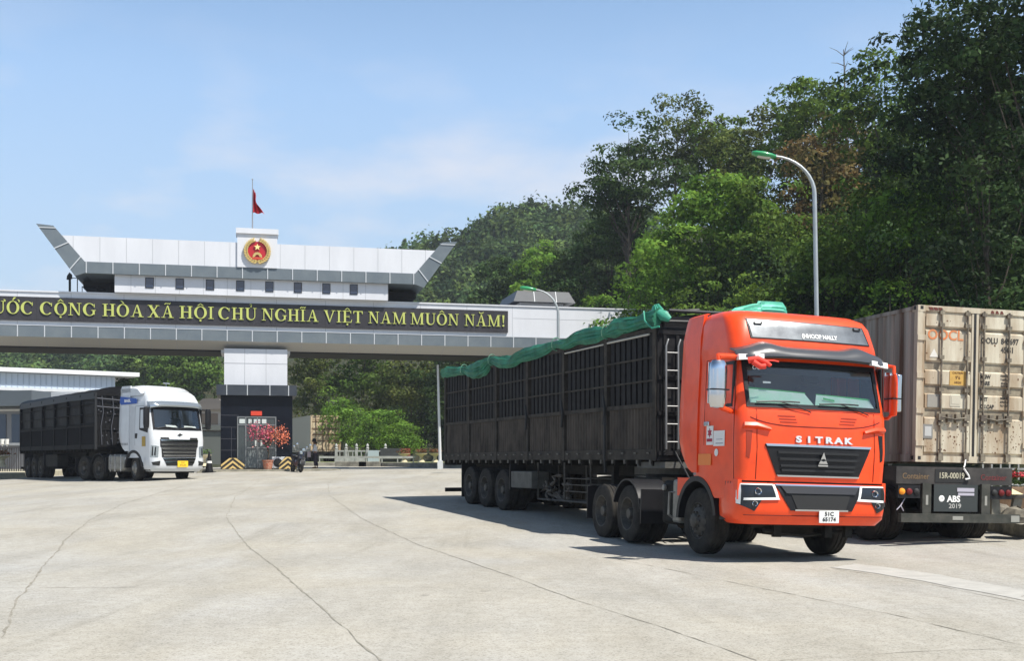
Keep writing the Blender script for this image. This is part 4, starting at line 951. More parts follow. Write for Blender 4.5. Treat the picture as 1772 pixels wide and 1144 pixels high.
for sg in (-1, 1):
    def Q(a): return [(sg * x, z) for x, z in a] if sg > 0 else [(-a[1][0], a[1][1]), (-a[0][0], a[0][1]), (-a[3][0], a[3][1]), (-a[2][0], a[2][1])]
    h = cb.patch(Q([(.93, 1.45), (1.21, 1.50), (1.22, 1.0), (.95, 1.0)]), off=.012, thick=.03, nx=6).build('headlight', mat('clear_headlamp', (.42, .48, .52), .08, metal=.6), wt)
    b = MB(); cb.patch(Q([(1.05, 1.40), (1.09, 1.42), (1.12, 1.08), (1.06, 1.08)]), off=.02, thick=.02, nx=3, mb=b); cb.patch(Q([(1.15, 1.44), (1.18, 1.44), (1.19, 1.06), (1.15, 1.06)]), off=.02, thick=.02, nx=3, mb=b); b.build('lamp_ring', M_LAMPG, h, split=1)
    bw_.patch(Q([(.88, .86), (1.2, .80), (1.16, .68), (.90, .66)]), off=.012, thick=.03, nx=6).build('fog_lamp', M_INK, wt)
yb_ = bw_.surf(.1, .72) - .05; b = MB(); b.box(-.14, .34, yb_, yb_ + .015, .60, .86); pl_ = b.build('number_plate', M_PLATEY, wt)
for s_, z in (('51C', .79), ('872.30', .68)): text_mb(s_, .10, .002, .002).xf(T(.1, yb_ - .003, z)).build('plate_number', mat('faint_ink', (.35, .22, .03), .6), pl_, smooth=0)
# blue badge on the side, roof lettering and door labels
b = MB(); b.prism([(1.25, 3.42), (2.55, 3.55), (2.6, 3.3), (2.5, 3.2), (1.2, 3.22)], -1.268, -1.262, 'yz'); sk = b.build('side_decal', mat('blue_decal', (.02, .09, .38), .4), wt)
text_mb('BAEL', .16, .003, .006, wscale=1.5).xf(T(-1.272, 1.95, 3.35, rz=R(-90))).build('side_lettering', M_WTEXT, sk, smooth=0)
b = MB(); b.box(-1.262, -1.256, .52, .80, 1.45, 1.85); b.build('door_sticker', mat('ochre_sticker', (.42, .28, .06), .6), wt)
b = MB()
for k in range(5): b.box(-1.262, -1.259, 1.95 + k * .12, 2.03 + k * .12, 1.5, 1.6)
b.build('side_marking', mat('grey_marking', (.22, .23, .24), .7), wt)
b = MB(); rd = random.Random(2)
for k in range(13): x = -.55 + k * .1; b.box(x - .025, x + .025, -.004, .004, 3.50 + rd.uniform(-.02, .0), 3.56 + rd.uniform(-.0, .05))
on_front(cb, b, .006).build('roof_lettering', mat('faint_grey', (.5, .51, .53), .7), wt, smooth=0)
b = MB(); b.tube([(.2, 1.4, 4.0), (.2, 1.4, 4.14)], .02, 5); b.tube([(.05, 1.4, 4.14), (.35, 1.4, 4.14)], .02, 5); b.build('roof_aerial', M_CHROME, wt)
for sg in (-1, 1): wheel_parts('wheel', wt, sg * 1.18, 1.5, .54, sg, r=.54, wd=.30, steer=R(-12), rim_m=M_STEEL)
chassis(wt, 6.6, (1.5,), .54); tractor_rear(wt, (4.55, 5.90))
b = MB(); b.box(-1.20, -.6, 2.3, 3.75, .42, 1.12); b.build('fuel_tank', M_STEEL, wt, bevel=.10)
b = MB()
for y in (2.6, 3.1, 3.5): b.box(-1.21, -.6, y - .03, y + .03, .40, 1.135)
b.build('tank_strap', M_CHROME, wt)
b = MB(); b.box(.6, 1.18, 2.3, 3.6, .45, 1.1); b.build('battery_box', M_DARK, wt)
b = MB(); b.box(-.9, .9, .35, .5, .36, .5); b.box(-.3, .3, .6, 1.2, .34, .6); b.build('undercarriage', M_DARK, wt)
TT2 = R(36); kd2 = Vector((-math.sin(TT2), math.cos(TT2), 0)); K2 = Pw + Vector((-math.sin(TW), math.cos(TW), 0)) * 5.2
F2 = K2 - kd2 * 1.1; F2.z = .62
W_M = Matrix.LocRotScale(Pw, wt.rotation_euler, None)
Mt2 = W_M.inverted() @ Matrix.LocRotScale(F2, Matrix.Rotation(TT2, 3, 'Z').to_quaternion(), None)
wys = (9.3, 10.6, 11.9); wz = []
for y in wys: p = F2 + kd2 * y; wz.append(gnd(p.x, p.y) + .52 - .62)
trailer(wt, Mt2, 13.25, 1.42, 3.86, wys, wz, style='canvas')
def tr2(mb, name, m, **k): return mb.xf(Mt2).build(name, m, wt, **k)
b = MB(); b.box(-1.22, -.7, 6.2, 8.3, .62, 1.2); tr2(b, 'tool_box', M_DARK, bevel=.03)
rd = random.Random(3); b = MB()   # rope net and folds on the front of the trailer
for k in range(5):
    x = -1.0 + k * .45; b.tube([(x, -.1, 3.7), (x + .05, -.14, 3.0), (x - .05, -.12, 2.4), (x, -.1, 1.6)], .018, 5)
for z in (3.6, 3.25): b.tube([(-1.2, -.1, z), (0, -.14, z - .08), (1.2, -.1, z)], .025, 5)
for k in range(40): x, z = rd.uniform(-1.15, .2), rd.uniform(1.6, 3.4); b.box(x - .02, x + .02, -.085, -.06, z - .03, z + .03)
tr2(b, 'rope_net', mat('grey_rope', (.07, .075, .09), .7))
b = MB(); b.box(-1.28, -1.2, -.08, .0, 1.4, 3.85); tr2(b, 'corner_post', M_GREYPL)
b = MB(); b.sheet([[(-1.26, y, z + .0) for y, z in ((0, 3.86), (4, 3.9), (8, 3.87), (13.2, 3.86))], [(-1.285, y, z - .28) for y, z in ((0, 3.86), (4, 3.9), (8, 3.87), (13.2, 3.86))]], (.01, 0, 0)); tr2(b, 'cover_edge', M_BLK)

# ------------------------------------------------------------------ shipping container on its trailer
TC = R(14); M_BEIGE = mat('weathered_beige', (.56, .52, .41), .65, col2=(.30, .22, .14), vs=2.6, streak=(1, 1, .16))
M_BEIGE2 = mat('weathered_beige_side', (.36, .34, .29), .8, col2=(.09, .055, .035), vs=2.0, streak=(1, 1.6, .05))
cz = 1.50; Pcn = Vector((7.43 + 1.22 * math.cos(TC), 21.3 + 1.22 * math.sin(TC), 0))
def container(label, loc, rot, Lc=12.2, H=2.9, W=1.22, m1=M_BEIGE, m2=M_BEIGE2, group=None, letters=True, detail=True):
    c = thing('shipping_container', label, 'container', loc, rot, group)
    b = MB()
    for x in (-W, W):
        for y in (0, Lc): b.box(min(x, x - math.copysign(.11, x)), max(x, x - math.copysign(.11, x)), max(0, y - .11), min(Lc, y + .11) if y == 0 else Lc, .12, H - .12)
    b.build('corner_post', m1, c, split=1)
    b = MB()
    for x in (-W, W):
        for y in (0, Lc - .178):
            for z in (0, H - .118): b.box(min(x, x - math.copysign(.162, x)), max(x, x - math.copysign(.162, x)), y - .004, y + .178, z, z + .118)
    cf = b.build('corner_casting', m1, c, split=1)
    b = MB()
    for x in (-W, W):
        for z in (.02, H - .1): s_ = math.copysign(1, x); q = x - s_ * .081; b.box(q - .03, q + .03, -.008, .0, z + .025, z + .085); b.box(*sorted((x, x + s_ * .004)), .06, .12, z + .02, z + .09)
    b.build('casting_hole', M_INK, c)
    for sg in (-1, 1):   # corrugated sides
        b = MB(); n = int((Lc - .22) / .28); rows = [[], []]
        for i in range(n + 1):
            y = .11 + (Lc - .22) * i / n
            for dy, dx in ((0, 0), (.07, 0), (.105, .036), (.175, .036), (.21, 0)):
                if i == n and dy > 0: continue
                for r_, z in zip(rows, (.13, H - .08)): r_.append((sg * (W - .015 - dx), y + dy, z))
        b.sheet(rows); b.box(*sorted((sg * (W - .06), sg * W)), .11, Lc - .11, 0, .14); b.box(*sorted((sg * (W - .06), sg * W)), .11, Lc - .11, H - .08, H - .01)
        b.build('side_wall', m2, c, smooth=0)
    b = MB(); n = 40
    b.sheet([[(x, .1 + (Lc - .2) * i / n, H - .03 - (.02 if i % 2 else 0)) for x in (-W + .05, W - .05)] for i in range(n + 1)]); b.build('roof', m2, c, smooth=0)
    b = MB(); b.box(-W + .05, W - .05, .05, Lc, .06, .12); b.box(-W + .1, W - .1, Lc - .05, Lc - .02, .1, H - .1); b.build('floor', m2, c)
    b = MB(); b.box(-W + .16, W - .16, .0, .09, H - .10, H - .0); b.box(-W + .16, W - .16, 0, .1, 0, .12); b.box(-W + .1, W - .1, .03, .1, H - .2, H - .1); hd = b.build('door_header', m1, c)
    if detail:
        b = MB()
        for k in range(3): b.prism([(-W + .25 + k * .10, H - .085), (-W + .33 + k * .10, H - .085), (-W + .30 + k * .10, H - .03), (-W + .22 + k * .10, H - .03)], -.008, -.001); b.prism([(W - .9 + k * .10, H - .085), (W - .82 + k * .10, H - .085), (W - .85 + k * .10, H - .03), (W - .88 + k * .10, H - .03)], -.008, -.001)
        b.build('hazard_stripe', mat('dark_red_stripe', (.12, .03, .02), .6), hd, smooth=0)
    zs = (.19, .95, 1.32, 1.81, 2.45, H - .18)    # horizontal recess levels
    for sg in (-1, 1):
        x0, x1 = (-W + .10, -.018) if sg < 0 else (.018, W - .10)
        b = MB(); b.box(x0, x1, .055, .10, .12, H - .10)
        for z0, z1 in ((.16, .84), (.98, 1.28), (1.42, 1.72), (1.86, 2.46), (2.50, 2.78)): b.prism([(.055, z0), (.02, z0 + .03), (.02, z1 - .03), (.055, z1)], x0 + .09, x1 - .05, 'yz')
        b.box(x0, x0 + .06, .01, .055, .12, H - .1); b.box(x1 - .05, x1, .01, .055, .12, H - .1)
        d = b.build('door', m1, c, smooth=0)
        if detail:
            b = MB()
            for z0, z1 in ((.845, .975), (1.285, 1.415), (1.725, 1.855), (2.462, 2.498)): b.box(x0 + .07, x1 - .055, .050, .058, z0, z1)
            b.build('recess_shade_grime', mat('shaded_door_grime', (.20, .165, .12), .9, col2=(.34, .30, .22), vs=7), d)  # darker strips put the recess shade and grime into the door colour
        if not detail: continue
        b = MB()
        for xr in ((x0 + .40, x1 - .16) if sg < 0 else (x0 + .16, x1 - .40)):
            b.lathe([(.019, .05), (.019, H - .06)], 'z', (xr, -.02, 0), 10)
            for z in (.14, .72, 1.35, 1.95, 2.55, H - .12): b.box(xr - .05, xr + .05, -.035, .02, z - .035, z + .035)
            b.box(xr - .05, xr + .05, -.05, .0, .03, .16)
        b.build('lock_rod', mat('grimy_steel', (.085, .07, .055), .7, col2=(.26, .23, .17), vs=5), d)
        b = MB()
        for xr, dx in (((x0 + .40, .3), (x1 - .16, -.3)) if sg < 0 else ((x0 + .16, .3), (x1 - .40, -.3))): b.tube([(xr, -.05, .84), (xr + dx * .5, -.065, .82), (xr + dx, -.06, .80)], .013, 6); b.box(xr + dx * .6 - .05, xr + dx * .6 + .05, -.05, .02, .74, .90); b.box(xr - .06, xr + .06, -.06, 0, .78, .9)
        b.build('door_handle', mat('grimy_steel', (.085, .07, .055), .7, col2=(.26, .23, .17), vs=5), d)
        b = MB()
        for z in (.35, .95, 1.6, 2.3): b.box(*sorted((sg * (W + .005), sg * (W - .16))), -.02, .02, z - .05, z + .05)
        b.build('hinge', m1, d, split=1)
        if sg > 0: b = MB(); b.box(-.02, .02, -.002, .06, .12, H - .1); b.build('door_seal', M_INK, d)
        b = MB(); rd = random.Random(int(sg * 7 + loc[0] * 10))   # peeled rust spots
        for k in range(90):
            x = rd.uniform(x0 + .1, x1 - .08); z = rd.choice((rd.uniform(.2, .82), rd.uniform(.2, .82), rd.uniform(1.0, 2.7), rd.uniform(.2, .5))); s_ = rd.choice((rd.uniform(.004, .010), rd.uniform(.004, .010), rd.uniform(.008, .020)))
            if min(abs(z - q) for q in (.90, 1.35, 1.79, 2.48)) < .07: continue
            n_ = 6; b.add([(x + s_ * rd.uniform(.6, 1.4) * math.cos(a), .0185, z + s_ * rd.uniform(.6, 1.6) * math.sin(a)) for a in np.linspace(0, 2 * math.pi, n_ + 1)[:-1]], [tuple(range(n_))])
        b.build('rust_spot', mat('rust_brown', (.12, .06, .03), .9), d, smooth=0)
        if letters:
            D_ = .0165
            if sg < 0:
                g = MB()
                t_ = text_mb('OOCL', .26, .002, .006, align='LEFT', wscale=1.02); t_.xf(T(x0 + .12, D_, 2.36)).build('company_lettering', mat('faded_orange', (.60, .17, .05), .6, col2=(.48, .24, .12), vs=5), d, smooth=0)
                b = MB(); b.box(x0 + .60, x0 + .94, .012, .018, 1.44, 1.71); lb = b.build('caution_sticker', mat('ochre_sticker2', (.55, .34, .08), .6, col2=(.42, .26, .08), vs=8), d)
                for s_, z, h in (('CAUTION', 1.67, .05), ("9'6", 1.58, .09), ('HIGH', 1.49, .06)): text_mb(s_, h, .001, .001).xf(T(x0 + .77, .010, z)).build('sticker_text', mat('brown_ink', (.12, .05, .02), .7), lb, smooth=0)
                b = MB(); b.box(x0 + .14, x0 + .44, .012, .018, 1.02, 1.26); b.build('grey_panel', mat('worn_grey', (.27, .26, .23), .8), d)
                b = MB(); b.box(x0 + .62, x0 + .84, .012, .018, 1.05, 1.26); b.box(x0 + .645, x0 + .815, .008, .012, 1.09, 1.23); b.build('data_plate', mat('pale_plate', (.48, .45, .36), .6), d)
                b = MB(); b.box(x0 + .06, x0 + .26, .008, .018, .44, .70); db = b.build('document_box', mat('grey_box', (.20, .20, .19), .6), d)
                b = MB(); b.box(x0 + .09, x0 + .23, .004, .009, .48, .66); b.build('document_window', mat('pale_grey', (.42, .43, .42), .5), db)
                b = MB(); b.prism([(0, 0), (.18, 0), (.09, .16)], .012, .018); b.xf(T(x0 + .17, 0, 1.95)); b.build('warning_triangle', mat('pale_label', (.62, .60, .55), .6), d, smooth=0)
            else:
                for s_, x, z, h in (('OOLU', .12, 2.30, .15), ('845697', .55, 2.30, .15), ('45G1', .55, 2.14, .15), ('MGW', .12, 1.62, .10), ('TARE', .12, 1.50, .10), ('NET', .12, 1.20, .10), ('CU.CAP', .12, 1.06, .10),
                                      ('32500 KG', .55, 1.65, .055), ('71650 LB', .55, 1.58, .055), (' 3940 KG', .55, 1.51, .055), (' 8690 LB', .55, 1.46, .055), ('28560 KG', .55, 1.23, .055), ('62960 LB', .55, 1.16, .055), ('76.3 CU.M', .55, 1.09, .055)):
                    text_mb(s_, h, .002, .004 if h > .09 else .001, align='LEFT', wscale=.85).xf(T(x0 + x, D_, z)).build('container_marking', mat('worn_black_ink', (.05, .045, .04), .7), d, smooth=0)
    return c
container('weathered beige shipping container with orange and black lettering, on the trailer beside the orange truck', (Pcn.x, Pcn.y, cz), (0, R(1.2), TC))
tr_ = thing('container_trailer', 'dark skeletal trailer carrying the large beige container, seen from behind', 'trailer', (Pcn.x - .48 * math.cos(TC), Pcn.y - .48 * math.sin(TC), .0), (0, R(1.2), TC))
b = MB(); b.box(-1.22, 1.22, -.10, .0, 1.10, 1.42); b.box(-1.22, 1.22, .0, .3, 1.16, 1.42)
for x in (-.5, .5): b.box(x - .07, x + .07, .0, 12.2, .98, 1.40)
for y in (1.5, 3.5, 6, 8.5, 11.9): b.box(-1.15, 1.15, y, y + .14, 1.22, 1.44)
fr = b.build('frame', mat('grimy_black_frame', (.030, .028, .027), .6, col2=(.06, .055, .05), vs=4), tr_)
b = MB()
for x in (-.62, .62): b.box(x - .09, x + .09, -.16, -.10, .50, 1.12)
b.box(-1.18, 1.32, -.22, -.12, .40, .56); b.build('rear_guard', mat('dusty_green_steel', (.040, .043, .037), .7, col2=(.075, .074, .064), vs=5, spec=.2), tr_)
b = MB()
for x in (-.62, .62): b.box(x - .025, x + .025, -.166, -.158, .72, .90)
b.box(-.12, .10, -.226, -.218, .45, .52); b.box(1.12, 1.30, -.226, -.218, .42, .54); b.build('reflector', mat('pale_reflector', (.28, .28, .25), .5), tr_, split=1)
b = MB(); b.box(-.46, .46, -.14, -.12, .60, 1.10); pn = b.build('rear_panel', mat('dark_green_panel', (.035, .042, .042), .6), tr_)
text_mb('ABS', .16, .002, .006, wscale=1.0).xf(T(-.05, -.145, .83)).build('panel_text', M_WTEXT, pn, smooth=0)
text_mb('2019', .12, .002, .002, wscale=1.1).xf(T(-.02, -.145, .70)).build('panel_text', mat('worn_white_ink', (.4, .4, .38), .7), pn, smooth=0)
b = MB(); b.lathe([(.06, 0), (.035, -.005), (.03, 0)], 'y', (-.30, -.142, .84), 14); b.build('panel_mark', M_WTEXT, pn)
b = MB(); b.box(.02, .38, -.15, -.14, .97, 1.04); b.box(.04, .38, -.15, -.14, .90, .95); b.build('worn_label', mat('lilac_label', (.40, .39, .45), .6), pn)
b = MB(); b.box(-.42, .28, -.108, -.10, 1.14, 1.38); lp = b.build('number_board', M_INK, tr_)
text_mb('15R-00019', .15, .002, .003, wscale=.82).xf(T(-.08, -.112, 1.26)).build('plate_number', mat('gilt_ink', (.42, .40, .30), .6), lp, smooth=0)
text_mb('Container', .15, .002, .002, wscale=.9).xf(T(-.82, -.103, 1.24)).build('rear_lettering', mat('dim_gilt', (.16, .11, .06), .6), fr, smooth=0)
text_mb('Container', .15, .002, .002, wscale=.9).xf(T(.82, -.103, 1.24)).build('rear_lettering', mat('dim_red', (.14, .03, .03), .6), fr, smooth=0)
for sg in (-1, 1):
    b = MB(); b.box(*sorted((sg * .74, sg * 1.20)), -.13, -.05, .84, 1.08); lo = b.build('tail_lamp', M_BLK, tr_)
    for k, m_ in enumerate((M_AMBER, M_REDLENS, M_INK)): b = MB(); b.lathe([(.062, 0), (.058, -.02), (.03, -.035), (.001, -.04)], 'y', (sg * (1.12 - k * .15), -.13, .96), 14); b.build('lens', m_ if sg < 0 or k == 2 else M_REDLENS, lo)
for y in (1.0, 2.3, 3.6):
    for sg in (-1, 1): wheel_parts('wheel', tr_, sg * 1.22, y, .53, sg, dual=True, r=.53)
b = MB()
for y in (1.0, 2.3, 3.6): b.lathe([(.075, -.9), (.075, .9)], 'x', (0, y, .53), 12)
b.build('axle', M_DARK, tr_)
b = MB()
for sg in (-1, 1): b.box(sg * .8 - .06, sg * .8 + .06, 9.4, 9.52, .05, 1.2); b.box(sg * .8 - .14, sg * .8 + .14, 9.3, 9.6, 0, .05)
b.box(-.8, .8, 9.42, 9.5, .7, .78); b.build('landing_gear', M_DARK, tr_)
b = MB()
for sg in (-1, 1): b.box(sg * .93 - .3, sg * .93 + .3, 4.3, 4.33, .45, 1.1)
b.build('mudflap', M_BLK, tr_, split=1)
b = MB(); b.tube([(.28, -.02, 1.60), (.20, -.10, 1.46), (.17, -.12, 1.42)], .013, 6); b.tube([(.17, -.12, 1.40), (.26, -.13, 1.28), (.28, -.14, 1.22), (.20, -.13, 1.20)], .018, 7); b.build('tied_rag', M_WTEXT, tr_)
b = MB(); b.tube([(-1.0, -.05, .84), (-1.12, -.1, .70), (-1.2, -.1, .62)], .01, 5); b.tube([(-1.12, -.1, .70), (-1.06, -.1, .6)], .01, 5); b.build('cable', mat('lilac_label', (.40, .39, .45), .6), tr_)
# ------------------------------------------------------------------ gate building
TG = R(13); GX, GY = -12.9, 58.0
def GS(px):
    m = (px - CXP) / F; return (GY * m - GX) / (math.cos(TG) - math.sin(TG) * m)
def gw_(s_, y, z=0): return Vector((GX + s_ * math.cos(TG) - y * math.sin(TG), GY + s_ * math.sin(TG) + y * math.cos(TG), z))
M_PANEL = mat('white_cladding', (.64, .65, .68), .45, col2=(.58, .59, .62), vs=.7, streak=(1, 1, .3))
M_SEAMC = mat('cladding_seam', (.42, .43, .45), .8)
M_SLATE = mat('slate_cladding', (.12, .145, .165), .4, col2=(.15, .175, .19), vs=1.2)
M_SLATED = mat('dark_slate_cladding', (.035, .042, .055), .45, col2=(.05, .058, .07), vs=1.2, spec=.25)
M_SIGN = mat('charcoal_sign', (.038, .036, .042), .55, var=.3, vs=1)
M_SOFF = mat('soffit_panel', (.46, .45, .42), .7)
M_GRAN = mat('black_granite', (.006, .008, .014), .3, var=.3, vs=2, spec=.15)
M_BLUEGL = mat('blue_window_glass', (.02, .035, .07), .08, spec=.9)
gate = thing('gate_building', 'white and grey border gate building spanning the road, upturned roof ends', 'gate', (GX, GY, 0), (0, 0, TG))
S0, S1 = -21.5, 21.5; ZT, ZB = 9.67, 7.50
b = MB(); b.box(S0, S1, 0, 4, 8.05, ZT); b.box(S0 - .02, S1 + .02, -.05, 4.05, ZT, ZT + .07); beam = b.build('beam', M_PANEL, gate)
b = MB()
s_ = S0 + .6
while s_ < S1: b.box(s_ - .012, s_ + .012, -.006, .01, 8.06, ZT); s_ += 2.44
b.box(13.3, S1, -.005, .01, 9.05, 9.07); b.build('beam_seam', M_SEAMC, beam)
b = MB(); b.box(S0 + .02, S1 - .02, -.12, 4.1, ZB, 8.04); band = b.build('band', M_SLATE, gate)
b = MB(); s_ = -1.35 - 1.22 * 16
while s_ < S1: b.box(s_ - .022, s_ + .022, -.14, -.10, ZB, 8.045); s_ += 1.22
b.box(S0, S1, -.135, -.10, 8.04, 8.075); b.build('band_divider', mat('aluminium_trim', (.50, .52, .54), .4), band)
b = MB()
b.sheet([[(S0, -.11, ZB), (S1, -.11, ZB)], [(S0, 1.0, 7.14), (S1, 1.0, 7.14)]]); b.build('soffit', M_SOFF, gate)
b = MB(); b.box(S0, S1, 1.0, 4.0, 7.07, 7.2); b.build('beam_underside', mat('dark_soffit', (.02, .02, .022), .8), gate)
b = MB(); s_ = -1.35 - 1.22 * 16
while s_ < S1: b.add([(s_ - .012, -.11, ZB - .012), (s_ + .012, -.11, ZB - .012), (s_ + .012, 1.0, 7.13), (s_ - .012, 1.0, 7.13)], [(0, 1, 2, 3)]); s_ += 1.22
b.build('soffit_seam', M_SEAMC, gate, smooth=0)
b = MB(); b.box(-16.5, 13.0, -.10, .0, 8.28, 9.42); sign = b.build('sign_board', M_SIGN, gate)
b = MB()
for k in range(24): x = -16.5 + 1.25 * k; b.box(x - .008, x + .008, -.103, -.09, 8.28, 9.42)
b.build('sign_joint', M_INK, sign)
# serif capitals
def ell(cx, cy, rx, ry, a0, a1, rx2, ry2, cx2=None, n=26):
    cx2 = cx if cx2 is None else cx2; out = []
    for i in range(n):
        a, c = a0 + (a1 - a0) * i / n, a0 + (a1 - a0) * (i + 1) / n
        out.append([(cx + rx * math.cos(a), cy + ry * math.sin(a)), (cx + rx * math.cos(c), cy + ry * math.sin(c)), (cx2 + rx2 * math.cos(c), cy + ry2 * math.sin(c)), (cx2 + rx2 * math.cos(a), cy + ry2 * math.sin(a))])
    return out
def rc(x0, x1, y0, y1): return [(x0, y0), (x1, y0), (x1, y1), (x0, y1)]
def serif(x0, x1, y): return rc(x0, x1, 0, .045) if y == 0 else rc(x0, x1, .955, 1)
K, N_ = .14, .06
def glyph(c):
    if c == 'I': return [rc(.10, .10 + K, .045, .955), serif(0, .36, 0), serif(0, .36, 1)], .36
    if c == 'H': return [rc(.10, .26, .045, .955), rc(.60, .76, .045, .955), rc(.26, .60, .48, .54), serif(0, .36, 0), serif(0, .36, 1), serif(.5, .86, 0), serif(.5, .86, 1)], .86
    if c == 'N': return [rc(.12, .18, .045, .955), rc(.70, .76, .0, .955), [(.06, 1), (.28, 1), (.76, .0), (.68, .0)], serif(0, .30, 0), serif(0, .2, 1), serif(.58, .88, 1)], .88
    if c == 'M': return [rc(.12, .18, .045, .9), [(.06, 1), (.26, 1), (.58, .0), (.50, .0)], [(.50, .0), (.56, .0), (.92, 1), (.84, 1)], rc(.84, 1.0, .045, .955), serif(0, .30, 0), serif(.74, 1.1, 0), serif(0, .22, 1), serif(.86, 1.1, 1)], 1.1
    if c == 'U': return [rc(.10, .26, .32, .955), rc(.68, .74, .32, .955), serif(0, .36, 1), serif(.58, .84, 1)] + ell(.42, .33, .32, .35, math.pi, 2 * math.pi, .21, .27, .47), .84
    if c == 'V': return [[(.06, 1), (.24, 1), (.50, .0), (.42, .0)], [(.42, .0), (.48, .0), (.80, 1), (.72, 1)], serif(0, .32, 1), serif(.6, .9, 1)], .9
    if c == 'A': return [[(.12, 0), (.18, 0), (.47, 1), (.42, 1)], [(.42, 1), (.50, 1), (.80, 0), (.62, 0)], rc(.24, .62, .32, .375), serif(0, .28, 0), serif(.52, .9, 0)], .9
    if c == 'X': return [[(.06, 1), (.26, 1), (.80, 0), (.60, 0)], [(.66, 1), (.74, 1), (.18, 0), (.10, 0)], serif(0, .34, 1), serif(.56, .84, 1), serif(0, .28, 0), serif(.50, .88, 0)], .88
    if c == 'E': return [rc(.10, .26, .045, .955), rc(0, .68, 0, .05), rc(0, .66, .95, 1), rc(.26, .52, .48, .53), [(.68, 0), (.74, .26), (.70, .26), (.60, 0)], [(.66, 1), (.66, .78), (.62, .78), (.58, 1)], rc(.49, .52, .40, .61)], .74
    if c == 'T': return [rc(.28, .44, .045, .97), serif(.18, .54, 0), rc(.0, .72, .94, 1), [(0, 1), (.0, .76), (.04, .76), (.10, 1)], [(.72, 1), (.72, .76), (.68, .76), (.62, 1)]], .72
    if c == 'O': return ell(.42, .5, .42, .52, 0, 2 * math.pi, .25, .47), .84
    if c in 'CG':
        g = ell(.44, .5, .44, .52, R(42), R(318), .26, .47, .46) + [[(.74, .68), (.79, .68), (.79, .98), (.74, .86)]]
        if c == 'G': g += [rc(.66, .80, .10, .44), rc(.56, .88, .42, .465)]
        return g, .86
    if c == '!': return [[(.06, 1), (.24, 1), (.18, .30), (.12, .30)]] + ell(.15, .09, .09, .09, 0, 2 * math.pi, .001, .001, n=10), .3
MARK = {'dot': lambda x: ell(x, -.16, .075, .075, 0, 2 * math.pi, .001, .001, n=10), 'grave': lambda x: [[(x - .20, 1.30), (x - .06, 1.30), (x + .10, 1.07), (x + .03, 1.07)]],
        'acute': lambda x: [[(x + .06, 1.32), (x + .22, 1.32), (x + .02, 1.08), (x - .05, 1.08)]], 'circ': lambda x: [[(x - .22, 1.06), (x - .16, 1.06), (x + .01, 1.20), (x, 1.28)], [(x + .22, 1.06), (x + .16, 1.06), (x - .01, 1.20), (x, 1.28)]],
        'tilde': lambda x: [[(x - .24, 1.10), (x - .14, 1.24), (x + .02, 1.19), (x + .02, 1.12), (x - .12, 1.16), (x - .19, 1.08)], [(x - .0, 1.19), (x + .14, 1.10), (x + .24, 1.24), (x + .20, 1.26), (x + .12, 1.18), (x + .02, 1.23)]],
        'hook': lambda x: ell(x, 1.26, .09, .09, R(-70), R(190), .045, .05, n=10) + [rc(x - .01, x + .045, 1.06, 1.19)], 'breve': lambda x: ell(x, 1.24, .20, .17, math.pi, 2 * math.pi, .15, .10, n=12),
        'horn': lambda x: ell(x + .40, 1.02, .10, .12, R(-60), R(120), .03, .05, n=8)}
COMP = {'Ư': ('U', 'horn'), 'Ớ': ('O', 'horn', 'acute'), 'Ộ': ('O', 'circ', 'dot'), 'Ò': ('O', 'grave'), 'Ã': ('A', 'tilde'), 'Ủ': ('U', 'hook'), 'Ĩ': ('I', 'tilde'), 'Ệ': ('E', 'circ', 'dot'), 'Ô': ('O', 'circ'), 'Ă': ('A', 'breve')}
M_GOLD = mat('yellow_letter', (.46, .50, .13), .55, coat=.2)
def word(txt, s0, s1, cap=.60, zb=8.58):
    gl = []; x = 0
    for c in txt:
        cc = COMP.get(c, (c,)); g, wd = glyph(cc[0]); ps = [list(p) for p in g]
        for m_ in cc[1:]: ps += MARK[m_](wd / 2 - (.05 if m_ == 'horn' else 0))
        gl.append((x, ps)); x += wd + .10
    x -= .10; k = (s1 - s0) / x
    for i, (x0, ps) in enumerate(gl):
        b = MB()
        for j, p in enumerate(ps):
            b.prism([(s0 + (u + x0) * k, zb + v * cap) for u, v in p], -.15 - .0006 * (j % 5), -.10)
        b.build('letter', M_GOLD, sign, smooth=0)
for txt, p0, p1 in (('ƯỚC', -12, 59), ('CỘNG', 70, 166), ('HÒA', 178, 249), ('XÃ', 256, 301), ('HỘI', 311, 370), ('CHỦ', 378, 444), ('NGHĨA', 453, 551), ('VIỆT', 560, 627), ('NAM', 637, 702), ('MUÔN', 710, 793), ('NĂM!', 803, 873)):
    word(txt, GS(p0), GS(p1))
word('N', GS(-12) - .60, GS(-12) - .08)
# upper storey
b = MB(); b.box(-6.66, 6.65, -.36, 4.0, ZT + .072, 10.75); up = b.build('upper_wall', M_PANEL, gate)
b = MB()
for k in range(12): x = -5.9 + 1.14 * k; b.box(x - .01, x + .01, -.368, -.35, ZT + .08, 10.575)
b.build('wall_seam', M_SEAMC, up)
for i, px in enumerate((262, 314, 366, 418, 468, 517, 566, 613)):
    s_ = GS(px) - .06; b = MB(); b.box(s_ - .20, s_ + .20, -.385, -.36, 9.98, 10.50); f_ = b.build('window', M_GREYPL, gate); b = MB(); b.box(s_ - .17, s_ + .17, -.395, -.385, 10.01, 10.47); b.build('pane', M_BLUEGL, f_)
BL, BH = 10.58, 11.13
b = MB(); b.box(-8.0, 8.0, -.6, 4.6, BL, BH); rb = b.build('roof_band', M_SLATE, gate)
b = MB()
for k in range(14): x = -7.93 + 1.22 * k; b.box(x - .022, x + .022, -.63, -.60, BL, BH)
b.build('band_divider', mat('aluminium_trim', (.50, .52, .54), .4), rb)
